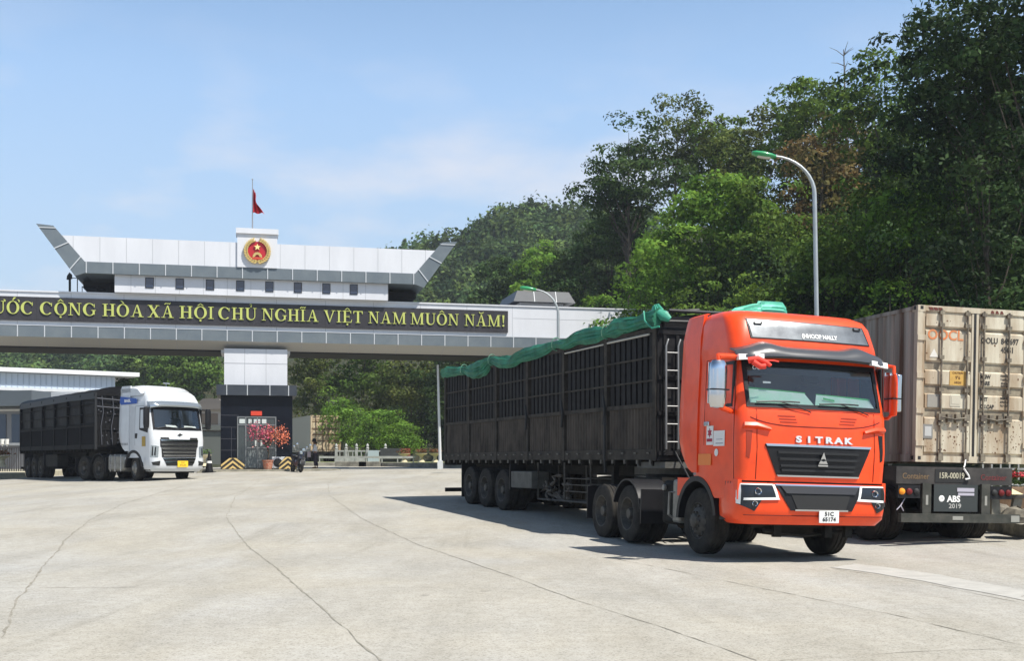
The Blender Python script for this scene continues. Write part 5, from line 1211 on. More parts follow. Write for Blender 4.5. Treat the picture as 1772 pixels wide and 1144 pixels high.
for sg in (-1, 1):
    poly = [(8.0, BH), (9.42, 12.80), (10.2, 12.86), (8.45, 10.42), (8.0, BL)]
    b = MB(); b.prism([(sg * u, v) for u, v in poly], -.6, 3.6); wg = b.build('roof_wing', M_SLATE, gate, smooth=0)
    b = MB()
    for t in (.12, .52, .92):
        u0, v0 = 8.0 + (9.42 - 8.0) * t, BH + (12.80 - BH) * t; u1, v1 = 8.45 + (10.2 - 8.45) * t, 10.42 + (12.86 - 10.42) * t
        b.prism([(sg * u0, v0), (sg * u1, v1), (sg * (u1 + .03), v1 + .04), (sg * (u0 + .03), v0 + .04)], -.63, -.6)
    b.build('wing_divider', mat('aluminium_trim', (.50, .52, .54), .4), wg, smooth=0)
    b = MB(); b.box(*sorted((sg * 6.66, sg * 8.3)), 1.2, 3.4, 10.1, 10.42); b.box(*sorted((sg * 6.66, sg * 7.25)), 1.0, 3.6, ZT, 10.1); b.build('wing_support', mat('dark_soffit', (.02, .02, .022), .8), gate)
b = MB(); b.prism([(-8.02, BH), (8.02, BH), (9.08, 12.36), (-9.08, 12.36)], -.56, .1); pw_ = b.build('parapet', M_PANEL, gate, smooth=0)
b = MB()
for k in range(15): x = -8.53 + 1.22 * k; b.box(x - .01, x + .01, -.568, -.55, max(BH, BH + (abs(x) - 8.02) * 1.15) + .01, 12.35)
b.build('parapet_seam', M_SEAMC, pw_)
b = MB(); b.box(-.86, 1.08, -.66, .4, BH, 12.80); b.box(-.92, 1.14, -.75, .5, 12.80, 13.06); b.build('emblem_tower', M_PANEL, gate)
# national emblem: red disc in a gold wreath with a star and cog
EZ, ES = 11.95, .11
def disc(r0, r1, y, n=40, f=None):
    b = MB(); P = []
    for k in range(n + 1): t = 2 * math.pi * k / n; P.append([(ES + q * math.cos(t), y, EZ + q * math.sin(t)) for q in (r0, r1)])
    b.sheet(P, (0, .05, 0)); return b
M_GOLDM = mat('gold_relief', (.75, .52, .16), .35, metal=.4, col2=(.62, .48, .22), vs=9); M_EMR = mat('emblem_red', (.42, .02, .03), .4)
em = disc(.001, .46, -.72).build('emblem', M_EMR, gate)
b = MB()
for sg in (-1, 1):
    for k in range(13):
        a = R(-80 + k * 12.5); ca, sa = math.cos(a), math.sin(a)
        for rr, q in ((.50, .0), (.60, .5)):
            c_ = Vector((ES + sg * ca * rr, 0, EZ + sa * rr)); d = Vector((sg * (-sa) * .8 + sg * ca * q, 0, ca * .8 + sa * q)).normalized(); n_ = Vector((d.z, 0, -d.x))
            pts = [c_ - d * .11, c_ + n_ * .045, c_ + d * .12, c_ - n_ * .045]
            b.prism([(p.x, p.z) for p in pts], -.80, -.67)
b.build('wreath', M_GOLDM, em, smooth=0)
b = MB(); b.prism([(ES + (.17 if k % 2 == 0 else .068) * math.sin(k * math.pi / 5), EZ + .18 + (.17 if k % 2 == 0 else .068) * math.cos(k * math.pi / 5)) for k in range(10)], -.80, -.67); b.build('star', mat('star_yellow', (.85, .72, .30), .4), em, smooth=0)
b = MB()
for k in range(9): a = R(k * 22.5); b.box(ES + .2 * math.cos(a) - .03, ES + .2 * math.cos(a) + .03, -.79, -.67, EZ - .30 + .2 * math.sin(a) - .03, EZ - .30 + .2 * math.sin(a) + .03)
b.sheet([[(ES + q * math.cos(a), -.78, EZ - .30 + q * math.sin(a)) for q in (.11, .2)] for a in np.linspace(0, math.pi, 15)], (0, .08, 0)); b.build('cog', M_GOLDM, em, smooth=0)
b = MB(); b.sheet([[(ES + x, -.82 + .3 * x * x, EZ - .52 + .10 * math.cos(3 * x) + dz) for dz in (0, .10)] for x in np.linspace(-.42, .42, 13)], (0, .04, 0)); b.build('ribbon', mat('ribbon_red', (.55, .07, .04), .5), em)
# pavilion on the beam
b = MB(); b.box(13.8, 16.2, .6, 3.9, ZT, 10.1); b.build('pavilion_wall', M_PANEL, gate)
b = MB(); lo = [(13.35, .1), (16.75, .1), (16.75, 4.4), (13.35, 4.4)]; hi = [(13.6, .35), (16.45, .35), (16.45, 4.1), (13.6, 4.1)]
b.add([(x, y, 9.98) for x, y in lo] + [(x, y, 10.58) for x, y in hi], [(0, 1, 5, 4), (1, 2, 6, 5), (2, 3, 7, 6), (3, 0, 4, 7), (4, 5, 6, 7), (0, 3, 2, 1)]); pv = b.build('pavilion_roof', M_SLATED, gate, smooth=0)
b = MB()
for x in (14.5, 15.7): b.add([(x - .02, .08, 9.98), (x + .02, .08, 9.98), (x + .02, .33, 10.58), (x - .02, .33, 10.58)], [(0, 1, 2, 3)])
b.build('band_divider', mat('aluminium_trim', (.50, .52, .54), .4), pv, smooth=0)
# centre column and booth, outer pylons
for sc_ in (.05, -19.6, 19.6):
    b = MB(); b.box(sc_ - 1.55, sc_ + 1.55, .15, 3.2, 5.32, 7.5 if False else 7.16); b.box(sc_ - 1.72, sc_ + 1.72, .95, 3.3, 7.0, 7.19); cl = b.build('column', M_PANEL, gate)
    b = MB()
    for x in (-.55, .5): b.box(sc_ + x - .012, sc_ + x + .012, .142, .16, 5.33, 7.16)
    b.box(sc_ - 1.55, sc_ + 1.55, .141, .16, 6.42, 6.445); b.build('column_seam', M_SEAMC, cl)
    b = MB(); b.box(sc_ - 1.92, sc_ + 2.0, -.25, 3.6, 4.80, 5.32); cb_ = b.build('collar', M_SLATED, gate)
    b = MB()
    for x in (-1.42, -.42, .68, 1.6): b.box(sc_ + x - .02, sc_ + x + .02, -.27, -.24, 4.80, 5.32)
    b.build('band_divider', mat('aluminium_trim', (.50, .52, .54), .4), cb_)
    b = MB(); b.box(sc_ - 1.72, sc_ + 1.80, 0, 3.4, 1.10, 4.80); bo_ = b.build('booth', M_GRAN, gate)
    b = MB()
    for z in (2.05, 2.62, 3.2, 3.8): b.box(sc_ - 1.71, sc_ - .85, -.004, .01, z, z + .012)
    b.box(sc_ - 1.2, sc_ - 1.19, -.004, .01, 1.3, 3.2); b.build('granite_joint', mat('pale_joint', (.12, .12, .14), .7), bo_)
b = MB()
for x in (-.84, -.45, .12, 1.02): b.box(x - .03, x + .03, -.06, .03, 1.14, 3.75)
b.box(-.84, 1.02, -.061, .03, 3.69, 3.75); b.box(-.84, 1.02, -.062, .03, 3.30, 3.36); b.box(-.42, 1.0, -.058, .02, 2.14, 2.20); dr = b.build('door_frame', mat('aluminium_frame', (.20, .21, .21), .4, metal=.4), gate)
b = MB(); b.box(-.80, .98, -.02, -.004, 1.16, 3.68); b.build('door_glass', mat('booth_glass', (.035, .045, .042), .06, spec=.9), dr)
b = MB(); b.box(-.34, .10, -.03, -.022, 1.2, 2.1); b.box(.18, .4, -.03, -.022, 1.2, 2.1); b.build('door_panel', mat('grey_door_panel', (.16, .18, .18), .6), dr)
for (x0, x1) in ((-.76, -.48), (-.32, -.16), (-.06, .10), (.14, .26), (.34, .56)): b = MB(); b.box(x0, x1, -.05, -.03, 3.40, 3.62); b.build('notice', mat('pale_notice', (.55, .60, .58), .6), dr)
b = MB(); b.box(-.2, .34, -.08, .0, 3.80, 4.02); b.build('red_sign', mat('red_sign', (.62, .06, .03), .5), gate)
for x0, x1 in ((-.0, .08), (.28, .36)): b = MB(); b.box(x0, x1, -.04, -.02, 2.26, 2.55); b.build('notice', mat('pale_notice', (.55, .60, .58), .6), dr)
# striped kerb blocks at the booth corners
def stripes(x0, x1, full):
    b = MB(); xm = (x0 + x1) / 2; poly = [(x0, 1.12), (x0, 1.34), (x0 + .38, 1.66), (x1 - .38, 1.66), (x1, 1.34), (x1, 1.12)] if full else [(x0, 1.12), (x0, 1.34), (x0 + .30, 1.72), (x1 - .16, 1.72), (x1, 1.2), (x1, 1.12)]
    b.prism(poly, -.75, -.38)
    o = tag(b.build('crash_block', mat('black_paint_block', (.03, .028, .025), .6), smooth=0), '', '')
    y = MB()
    def zt_(x):
        for (a, c), (d, e) in zip(poly[1:], poly[2:-1]):
            if a <= x <= d: return c + (e - c) * (x - a) / max(d - a, 1e-6)
        return 1.12
    for k in range(5):
        for sg in (-1, 1):
            n = 14; pts = []
            for i in range(n + 1):
                u = i / n * (x1 - x0) / 2; x = xm + sg * u; zc = 1.18 + k * .25 - .02 - u * .80 * 1.0 + .02
                lo_, hi_ = zc, zc + .11
                zt = zt_(x); lo_ = min(max(lo_, 1.125), zt); hi_ = min(max(hi_, 1.125), zt)
                pts.append([(x, -.755 - .0003 * k, lo_), (x, -.755 - .0003 * k, hi_)])
            for p, q in zip(pts, pts[1:]):
                if p[1][2] - p[0][2] > .002 or q[1][2] - q[0][2] > .002: y.add([p[0], q[0], q[1], p[1]], [(0, 1, 2, 3)])
    y.build('stripe', mat('yellow_stripe_paint', (.62, .45, .18), .6), o, smooth=0, recalc=False); o.location = (GX, GY, 0); o.rotation_euler = (0, 0, TG)
    return o
o = stripes(GS(383), GS(423), True); tag(o, 'yellow and black chevron crash block at the left corner of the black booth', 'crash barrier', 'chevron blocks at the booth')
o = stripes(GS(482), GS(513), False); tag(o, 'yellow and black chevron crash block beside the motorbikes, right of the booth door', 'crash barrier', 'chevron blocks at the booth')
# island
b = MB(); 
pts = [(-2.75, -1.3), (3.6, -1.3), (4.2, -.9), (4.2, 3.4), (3.6, 4.4), (-2.75, 4.4)]
b.prism(pts, .5, 1.105, 'xy'); isl = structure(b.build('traffic_island', mat('worn_kerb', (.34, .32, .26), .9, col2=(.16, .15, .12), vs=2.5), smooth=0, loc=(GX, GY, 0), rot=(0, 0, TG)))
# air conditioner, lantern, potted tree, cone
ac = thing('air_conditioner', 'white air conditioner unit on the ground right of the booth door', 'air conditioner', gw_(1.24, -.18, 1.105), (0, 0, TG))
b = MB(); b.box(-.42, .42, -.15, .15, .05, .62); b.box(-.35, -.3, -.12, .12, 0, .05); b.box(.3, .35, -.12, .12, 0, .05); ab = b.build('case', M_WHITE, ac, bevel=.02)
b = MB(); b.lathe([(.22, -.155), (.22, -.165), (.001, -.165)], 'y', (-.12, 0, .33), 20, caps=False); b.build('fan_grille', M_GREYPL, ab)
pot = thing('potted_tree', 'small tree with pink and orange blossom in a red pot before the booth door', 'potted plant', gw_(.62, -.75, 1.105), (0, 0, TG))
b = MB(); b.lathe([(.001, 0), (.18, 0), (.22, .1), (.26, .40), (.29, .42), (.29, .46), (.24, .46), (.2, .40), (.001, .40)], 'z', n=18); b.build('pot', mat('red_pot', (.42, .10, .05), .5, col2=(.55, .35, .25), vs=12), pot)
b = MB(); b.tube([(0, 0, .4), (.05, 0, .8), (-.02, 0, 1.2), (.1, 0, 1.6)], .035, 6)
rd = random.Random(1)
for k in range(16): x, y, z = rd.uniform(-.9, .85), rd.uniform(-.4, .4), rd.uniform(1.4, 2.1); b.tube([(0, 0, 1.0 + rd.uniform(0, .3)), (x * .5, y * .5, (1.3 + z) / 2), (x, y, z)], .014, 4)
b.build('trunk', BARK, pot)
for nm, c, x0, x1, sd in (('pink_blossom', (.50, .07, .14), -.95, .25, 3), ('orange_blossom', (.60, .16, .08), .0, .95, 4), ('pale_blossom', (.75, .35, .30), -.8, .9, 5)):
    rng = np.random.default_rng(sd); n = 420 if 'pale' not in nm else 160; P = np.stack([rng.uniform(x0, x1, n) + rng.normal(0, .08, n), rng.normal(0, .25, n), 1.72 + rng.normal(0, .24, n)], 1); P[:, 2] -= .12 * P[:, 0]
    o = bpy.data.objects.new('blossom', leaf_mesh(nm, P, rng.uniform(.05, .11, n), mat(nm, c, .6))); COL.objects.link(o); o.parent = pot; o['label'] = nm.replace('_', ' ')
cone = thing('traffic_cone', 'dark traffic cone left of the black booth', 'traffic cone', (at(362, 56).x, 56, gnd(at(362, 56).x, 56)))
b = MB(); b.lathe([(.001, 1.0), (.04, 1.0), (.2, .05), (.001, .05)][::-1], 'z', n=16); b.box(-.28, .28, -.28, .28, 0, .05); cb2 = b.build('body', M_BLK, cone)
b = MB(); b.lathe([(.102, .62), (.135, .46)], 'z', n=16, caps=False); b.build('band', M_PLATEW, cb2)
# flagpole and flag
fp = thing('flagpole', 'flagpole with a limp red flag on the gate emblem tower', 'flagpole', gw_(-.12, .1, 13.06), (0, 0, TG))
b = MB(); b.tube([(0, 0, -.1), (0, 0, 2.6)], .035, 8, r2=.02); b.lathe([(.001, -.05), (.05, 0), (.001, .06)], 'z', (0, 0, 2.62), 10); b.build('pole', mat('grey_pole', (.30, .31, .33), .5, metal=.4), fp)
P = []
for i in range(23):
    v = i / 22; row = []
    for j in range(15):
        u = j / 14; wdt = .08 + .40 * v ** 1.2; x = .03 + u * wdt; row.append((x + .07 * math.sin(6 * v + 2) * u, .20 * math.sin(u * 14 + v * 5) * (.3 + .7 * u), 2.18 - 1.25 * v - .30 * u * (1 - v) + .05 * math.sin(u * 11) * v))
    P.append(row)
b = MB(); b.sheet(P, (0, .004, 0)); b.build('flag', mat('flag_red', (.45, .015, .025), .8), fp, smooth=70)
# antennas on the beam, left
an = thing('antenna_mast', 'dark antenna mast with a boxy head on the gate roof, left of the upturned wing', 'antenna', gw_(-8.9, 1.0, ZT + .07), (0, 0, TG))
b = MB(); b.box(-.05, .05, -.05, .05, 0, .95); b.prism([(-.14, .72), (.10, .78), (.10, .98), (0, 1.08), (-.12, .9)], -.1, .1); b.tube([(.35, 0, 0), (.35, 0, .95)], .025, 5); b.tube([(0, 0, .8), (.35, 0, .82)], .02, 5); b.build('mast', M_BLK, an)
an = thing('antenna_mast', 'thin three-legged rack on the gate roof beneath the upturned wing', 'antenna', gw_(-7.7, .8, ZT + .07), (0, 0, TG))
b = MB()
for x in (-.6, .1, .7): b.tube([(x, 0, 0), (x, 0, .45 + .1 * x)], .02, 5)
b.tube([(-.6, 0, .36), (.2, 0, .46), (.75, 0, .5)], .025, 5); b.tube([(-.3, .4, .42), (1.5, .4, .8)], .02, 5); b.build('rack', M_BLK, an)

# ------------------------------------------------------------------ street lamps
M_POLE = mat('galvanised_pole', (.42, .45, .46), .45, metal=.5, var=.15, vs=3)
def lamp(label, base, lean, path, head, hs, r0, r1, group='street lamps'):
    t = thing('street_lamp', label, 'street lamp', base, (0, lean, 0), group)
    b = MB(); b.tube(path, r0, 10, r2=r1); b.lathe([(r0 * 2.2, 0), (r0 * 2.2, .03), (r0 * 1.5, .05), (r0 * 1.3, .5)], 'z', n=12); b.build('pole', M_POLE, t)
    b = MB(); b.lathe([(.001, -.0), (.5, .03), (.8, .2), (1.0, .5), (.85, .82), (.55, .97), (.001, 1)], 'x', n=14); b.v = [(-x * hs[0], y * hs[1], z * hs[2] + hs[3] * x) for x, y, z in b.v]
    b.xf(Matrix.Translation(head)); h = b.build('head', mat('green_lamp_cover', (.03, .28, .10), .3, coat=.5), t, smooth=60)
    b = MB(); b.lathe([(.001, .1), (.75, .3), (.85, .5), (.7, .75), (.001, .85)], 'x', n=12); b.v = [(-x * hs[0], y * hs[1] * .8, z * hs[2] * .8 + hs[3] * x - hs[2] * .5) for x, y, z in b.v]; b.xf(Matrix.Translation(head)); b.build('lens', mat('lamp_lens', (.55, .56, .50), .2), h, smooth=60)
def arcpath(H, reach, rise, n=9):
    p = [(0, 0, 0), (0, 0, H * .5), (0, 0, H)]
    for i in range(1, n + 1): a = i / n * math.pi / 2 * .93; p.append((-reach * (1 - math.cos(a)), 0, H + rise * math.sin(a)))
    return p
D1 = 31.0; bx_ = at(1419, D1); zb_ = .35; pth = arcpath(zat(336, D1) - zb_, 1.18, 1.05); 
lamp('tall street lamp with a green head on a curved grey pole, above the orange truck', (bx_.x, D1, zb_), R(-1.0), pth, Vector(pth[-1]) + Vector((.04, 0, -.02)), (.66, .17, .09, .12), .062, .03)
D2 = 52.0; bx_ = at(966, D2); zb_ = gnd(bx_.x, D2); pth = arcpath(zat(545, D2) - zb_, 1.15, 1.15)
lamp('curved street lamp with a green head in front of the gate, behind the black trailer', (bx_.x, D2, zb_), 0, pth, Vector(pth[-1]) + Vector((.04, 0, -.02)), (.75, .2, .11, .10), .07, .035)
D3 = 62.0; bx_ = at(762, D3)
t = thing('pole', 'thin white pole under the gate beam, left of the black trailer end', 'pole', (bx_.x, D3, gnd(bx_.x, D3)), (0, R(-1.4), 0)); b = MB(); b.tube([(0, 0, 0), (0, 0, 5.6)], .085, 8, r2=.06); b.box(-.14, .14, -.14, .14, 0, .45); b.build('shaft', mat('white_pole', (.60, .62, .62), .5), t)

# ------------------------------------------------------------------ left buildings
D = 86; lb = thing('office_building', 'long white office building with blue-grey louvres under a flat roof, left behind the white truck', 'building', at(238, 95, 1.0), (0, 0, R(33)))
D = 92; u = D / F; x1 = 0; X0 = -34; zf = lambda py: zat(py, D) - 1.0
b = MB(); b.box(X0, x1, -.6, 12, zf(648), zf(641)); b.build('roof', mat('white_fascia', (.72, .74, .76), .5), lb)
b = MB(); b.box(X0, x1 - 1.8, 0, 11, zf(674), zf(649)); lv = b.build('louvre_wall', mat('blue_white_louvre', (.48, .55, .64), .5), lb)
b = MB(); k = X0
while k < x1 - 1.8: b.box(k, k + .05, -.04, 0, zf(673), zf(650)); k += .42
b.build('louvre_slat', mat('louvre_shadow', (.36, .42, .50), .6), lv)
b = MB(); b.box(X0, x1 - 2, -.25, 0, zf(679), zf(674)); b.build('ledge', M_WHITE, lb)
b = MB(); b.box(X0, x1 - 2.4, .2, 10, -1, zf(679)); b.build('wall', mat('dark_office_wall', (.16, .18, .21), .5), lb)
b = MB()
for i in range(60):
    for j in range(3): x = -30 + i * .42 + (j % 2) * .2; z = zf(691) + j * .18; b.box(x, x + .17, .15, .2, z, z + .1)
b.build('lattice', mat('pale_lattice', (.55, .60, .64), .6), lb)
b = MB(); q = -12.2
for x, zz in ((q, 0), (q + 1.1, 0)): b.box(x - .5, x + .5, .1, .2, zf(690), zf(678)); 
b.build('red_decoration', mat('red_decoration', (.30, .02, .03), .6), lb)
D = 73; u = D / F; cn = thing('gatehouse', 'grey gatehouse with a flat slate canopy at the left edge', 'building', at(-40, D, .8), (0, 0, R(-12)))
zf = lambda py: zat(py, D) - .8
b = MB(); b.box(-4, 4.7, -1.2, 5, zf(705), zf(679)); b.build('canopy', mat('slate_canopy', (.10, .12, .14), .5), cn)
b = MB(); b.box(4.7, 6.7, .8, 5, zf(698), zf(679)); b.build('parapet', M_WHITE, cn)
b = MB(); b.box(-4, 5.4, 0, 5, -.5, zf(706)); w_ = b.build('wall', mat('grey_wall', (.20, .21, .24), .7), cn)
for x in (1.6, 3.0): b = MB(); b.box(x - .5, x + .5, -.05, 0, zf(770), zf(718)); b.build('window', M_BLUEGL, w_)
b = MB(); b.box(-4, 5.4, -.07, 0, zf(712), zf(709)); b.box(-4, 5.4, -.07, 0, zf(771), zf(767)); b.build('ledge', M_PANEL, w_)
b = MB(); b.box(4.55, 4.9, -.5, -.3, zf(770), zf(724)); tag(b.xf(cn.matrix_basis if False else Matrix.LocRotScale(cn.location, cn.rotation_euler, None)).build('banner', mat('blue_banner', (.03, .12, .42), .6)), 'narrow upright blue banner against the grey wall behind the black trailer', 'banner')
D = 66; fo = thing('fence_gate', 'low dark slatted metal gate at the left edge behind the flower urn', 'fence', at(-40, D, .75))
b = MB()
for k in range(26): b.box(k * .13, k * .13 + .07, 0, .04, .05, 1.55)
b.box(0, 3.4, -.02, .06, 1.5, 1.6); b.box(0, 3.4, -.02, .06, 0, .1); b.build('slat_panel', mat('dark_metal_slats', (.06, .06, .065), .6), fo)
b = MB(); b.box(3.3, 3.5, -.1, .1, 0, 1.7); b.build('post', M_GREYPL, fo)
for i, px in enumerate((6, 14)):
    t = thing('fence_lamp', ('white cup-shaped lamp on the dark gate, the left of two', 'white cup-shaped lamp on the dark gate, the right of two')[i], 'lamp', at(px - 2, D + .05, .75 + 1.6), group='cup lamps on the dark gate'); b = MB(); b.lathe([(.04, 0), (.04, .05), (.10, .12), (.12, .42), (.001, .42)], 'z', n=12); b.build('globe', M_WTEXT, t)
# left pavement
P = [gpx(-200, 826), gpx(-60, 826), gpx(10, 825), gpx(38, 820)]
b = MB(); fr_ = [(-34, 56), (-27.2, 61), (-26.4, 65), (-27, 72)]; bk = [(-60, 60), (-50, 70), (-45, 80), (-35, 84)]
b.sheet([[(x, y, gnd(x, y) + .30) for x, y in fr_], [(x, y, 1.1) for x, y in bk]]); b.sheet([[(x, y, gnd(x, y) + .30) for x, y in fr_], [(x, y, gnd(x, y) - .1) for x, y in fr_]]); structure(b.build('pavement', mat('sandy_pavement', (.46, .42, .30), .9, col2=(.34, .32, .25), vs=3), smooth=0))
M_URN = mat('cream_stone', (.62, .55, .38), .7, var=.2, vs=5)
def urn(label, loc, s_=1.0, fl=(.30, .05, .03), group='flower urns'):
    t = thing('flower_urn', label, 'planter', loc, group=group)
    b = MB(); b.lathe([(.001, 0), (.30, 0), (.28, .08), (.16, .20), (.13, .42), (.20, .52), (.48, .66), (.50, .72), (.44, .72), (.4, .66), (.001, .66)], 'z', n=20); b.v = [tuple(c * s_ for c in v) for v in b.v]; b.build('urn', M_URN, t)
    rng2 = np.random.default_rng(int(abs(loc[0]) * 13)); n = 260; P = np.stack([rng2.normal(0, .22, n), rng2.normal(0, .2, n), .80 + np.abs(rng2.normal(0, .12, n))], 1) * s_
    o = bpy.data.objects.new('flowers', leaf_mesh('urn_flowers', P, rng2.uniform(.06, .14, n), mat('flower_red_%d' % int(fl[1] * 100), fl, .7, col2=(.06, .12, .03), vs=6))); COL.objects.link(o); o.parent = t
urn('cream urn of dark red flowers at the left edge, before the dark slatted gate', at(4, 62.5, 1.20), .85)
# house behind, between the white truck and the booth
D = 98; u = D / F; h = thing('house', 'small pale house with a tiered tiled roof seen between the white truck and the booth', 'house', at(363, D, 1.2))
zf = lambda py: zat(py, D) - 1.2
b = MB(); b.box(-1.3, 1.4, 0, 4, 0, zf(709)); hw = b.build('wall', mat('pale_house_wall', (.42, .39, .35), .8), h)
b = MB(); b.prism([(-1.9, zf(709)), (1.9, zf(709)), (1.0, zf(699)), (-1.0, zf(699))], -.5, 4.5); b.prism([(-1.1, zf(699)), (1.2, zf(699)), (.7, zf(690)), (-.6, zf(690))], 0, 4); b.build('roof', mat('grey_tiles', (.13, .12, .11), .9), h, smooth=0)
b = MB(); b.box(-.9, .7, -.04, .02, zf(735), zf(716)); b.build('window', mat('brown_shutter', (.22, .17, .13), .7), hw)
b = MB(); b.box(-1.6, 1.7, -.5, .0, zf(745), zf(737)); b.box(-1.5, 1.6, -.3, -.05, -.0, zf(748)); b.build('porch', mat('shaded_porch', (.10, .11, .10), .8), h)

# ------------------------------------------------------------------ behind the gate on the right
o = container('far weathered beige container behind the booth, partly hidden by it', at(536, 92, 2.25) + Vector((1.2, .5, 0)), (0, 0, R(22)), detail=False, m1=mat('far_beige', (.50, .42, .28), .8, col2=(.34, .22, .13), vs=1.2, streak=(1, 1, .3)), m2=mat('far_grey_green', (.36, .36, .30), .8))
b = MB()
for x in (-.8, -.25, .25, .8): b.lathe([(.03, .05), (.03, 2.85)], 'z', (x, -.03, 0), 6)
for z in (.85, 1.35, 1.8, 2.4): b.box(-1.1, 1.1, -.005, .05, z - .03, z + .03)
b.build('lock_rod', mat('rust_rod', (.16, .09, .05), .8), o)
o['label'] = 'far weathered beige container behind the booth, partly hidden by it'
t = thing('container_trailer', 'dark trailer under the far beige container behind the booth', 'trailer', at(536, 92, 1.25) + Vector((1.2, .5, 0)), (0, 0, R(22)))
b = MB(); b.box(-1.2, 1.2, -.1, 12.2, .75, .98); b.build('frame', M_DARK, t)
for y in (1.6, 2.9):
    for sg in (-1, 1): wheel_parts('wheel', t, sg * 1.15, y, .5, sg, dual=True, r=.5)
M_FEN = mat('white_concrete_fence', (.42, .43, .42), .8, var=.3, vs=3)
D = 82; u = D / F; fe = thing('balustrade', 'white concrete balustrade with pointed posts beyond the gate', 'fence', at(580, D, 1.3), (0, 0, 0)); fe.scale = (1, 1, .86)
for px in (582, 599, 617, 636, 667): b = MB(); x = (px - 580) * u; b.box(x - .09, x + .09, -.09, .09, -.1, 1.25); b.lathe([(.11, 1.25), (.12, 1.31), (.06, 1.38), (.10, 1.48), (.07, 1.60), (.001, 1.70)], 'z', (x, 0, 0), 10); b.build('post', M_FEN, fe)
b = MB(); x1 = (684 - 580) * u; b.box(0, x1, -.05, .05, 1.0, 1.12); b.box(0, x1, -.05, .05, .10, .60)
for k in range(14): x = k * x1 / 14; b.box(x, x + .06, -.04, .04, .6, 1.0)
b.build('rail', M_FEN, fe)
b = MB(); b.box((637 - 580) * u, (656 - 580) * u, -.2, -.14, .15, 1.10); b.build('panel', mat('pale_blue_panel', (.42, .50, .54), .7), fe)
t = thing('guard_rail', 'white horizontal guard rail across the yard beyond the gate', 'barrier', at(552, 74, 1.2)); b = MB(); b.box(0, 6.2, -.03, .03, .48, .62)
for k in range(7): b.box(k * 1.0, k * 1.0 + .07, -.02, .02, 0, .5)
b.build('rail', M_FEN, t)
t = thing('low_wall', 'dark grey wall block with a red-brown end beyond the gate', 'wall', at(658, 79, 1.25)); b = MB(); b.box(0, 1.45, 0, 1.2, 0, 1.12); b.build('block', mat('dark_stone', (.06, .065, .07), .8, var=.3, vs=3), t)
b = MB(); b.box(1.45, 1.95, -.02, 1.2, .5, 1.12); b.build('end', mat('red_brown_stone', (.20, .05, .03), .8), t); b = MB(); b.box(-.1, 1.9, -.12, .0, .42, .5); b.build('ledge', M_FEN, t)
for i, (px, lab) in enumerate(((699, 'cream urn of red-brown flowers at the end of the grey wall block'), (729, 'cream urn of red-brown flowers, the middle of three on the grass verge'), (753, 'cream urn of red-brown flowers beside the thin white pole'))): urn(lab, at(px, 76 - 2 * i, 1.43), .80, (.22, .045, .03))
b = MB(); vp = [(-13, 72.5), (-9.5, 73), (-7, 69.5), (-4.6, 66), (-1, 66)]; vb = [(-16, 84), (-11, 86), (-6, 86), (-2, 84), (4, 80)]
b.sheet([[(x, y, 1.40) for x, y in vp], [(x, y, 1.45) for x, y in vb]]); structure(b.build('verge', mat('grass_verge', (.12, .16, .05), .95, col2=(.26, .24, .13), vs=1.5), smooth=0))
b = MB(); n_ = 26
def poly_at(P, t):
    t *= len(P) - 1; i = min(int(t), len(P) - 2); f_ = t - i; return (P[i][0] + (P[i + 1][0] - P[i][0]) * f_, P[i][1] + (P[i + 1][1] - P[i][1]) * f_)
rows = []
for i in range(n_ + 1): x, y = poly_at(vp, i / n_); rows.append([(x, y - .3, gnd(x, y) - .1), (x, y - .28, 1.40), (x, y, 1.42), (x, y + .02, 1.1)])
b.sheet(rows); structure(b.build('kerb', mat('worn_kerb2', (.26, .25, .21), .9, col2=(.12, .115, .10), vs=2), smooth=0))
for k in range(2): b = MB(); b.box(0, 1.9 - .6 * k, 0, .5, 0, .34); t = tag(b.build('concrete_block', mat('worn_kerb2', (.26, .25, .21), .9), bevel=.03), ('long grey concrete block on the road edge beyond the gate, left one', 'shorter grey concrete block on the road edge beyond the gate')[k], 'block'); t.location = at(580 + 40 * k, 70, 1.14)
mb = MB(); joint(mb, [(572, 814.5), (650, 814), (790, 816)], .06, .0, 0); structure(mb.build('dark_road_line', mat('road_line_dark', (.05, .05, .045), .9), smooth=0, recalc=False))  # thin dark line across the road by the gate
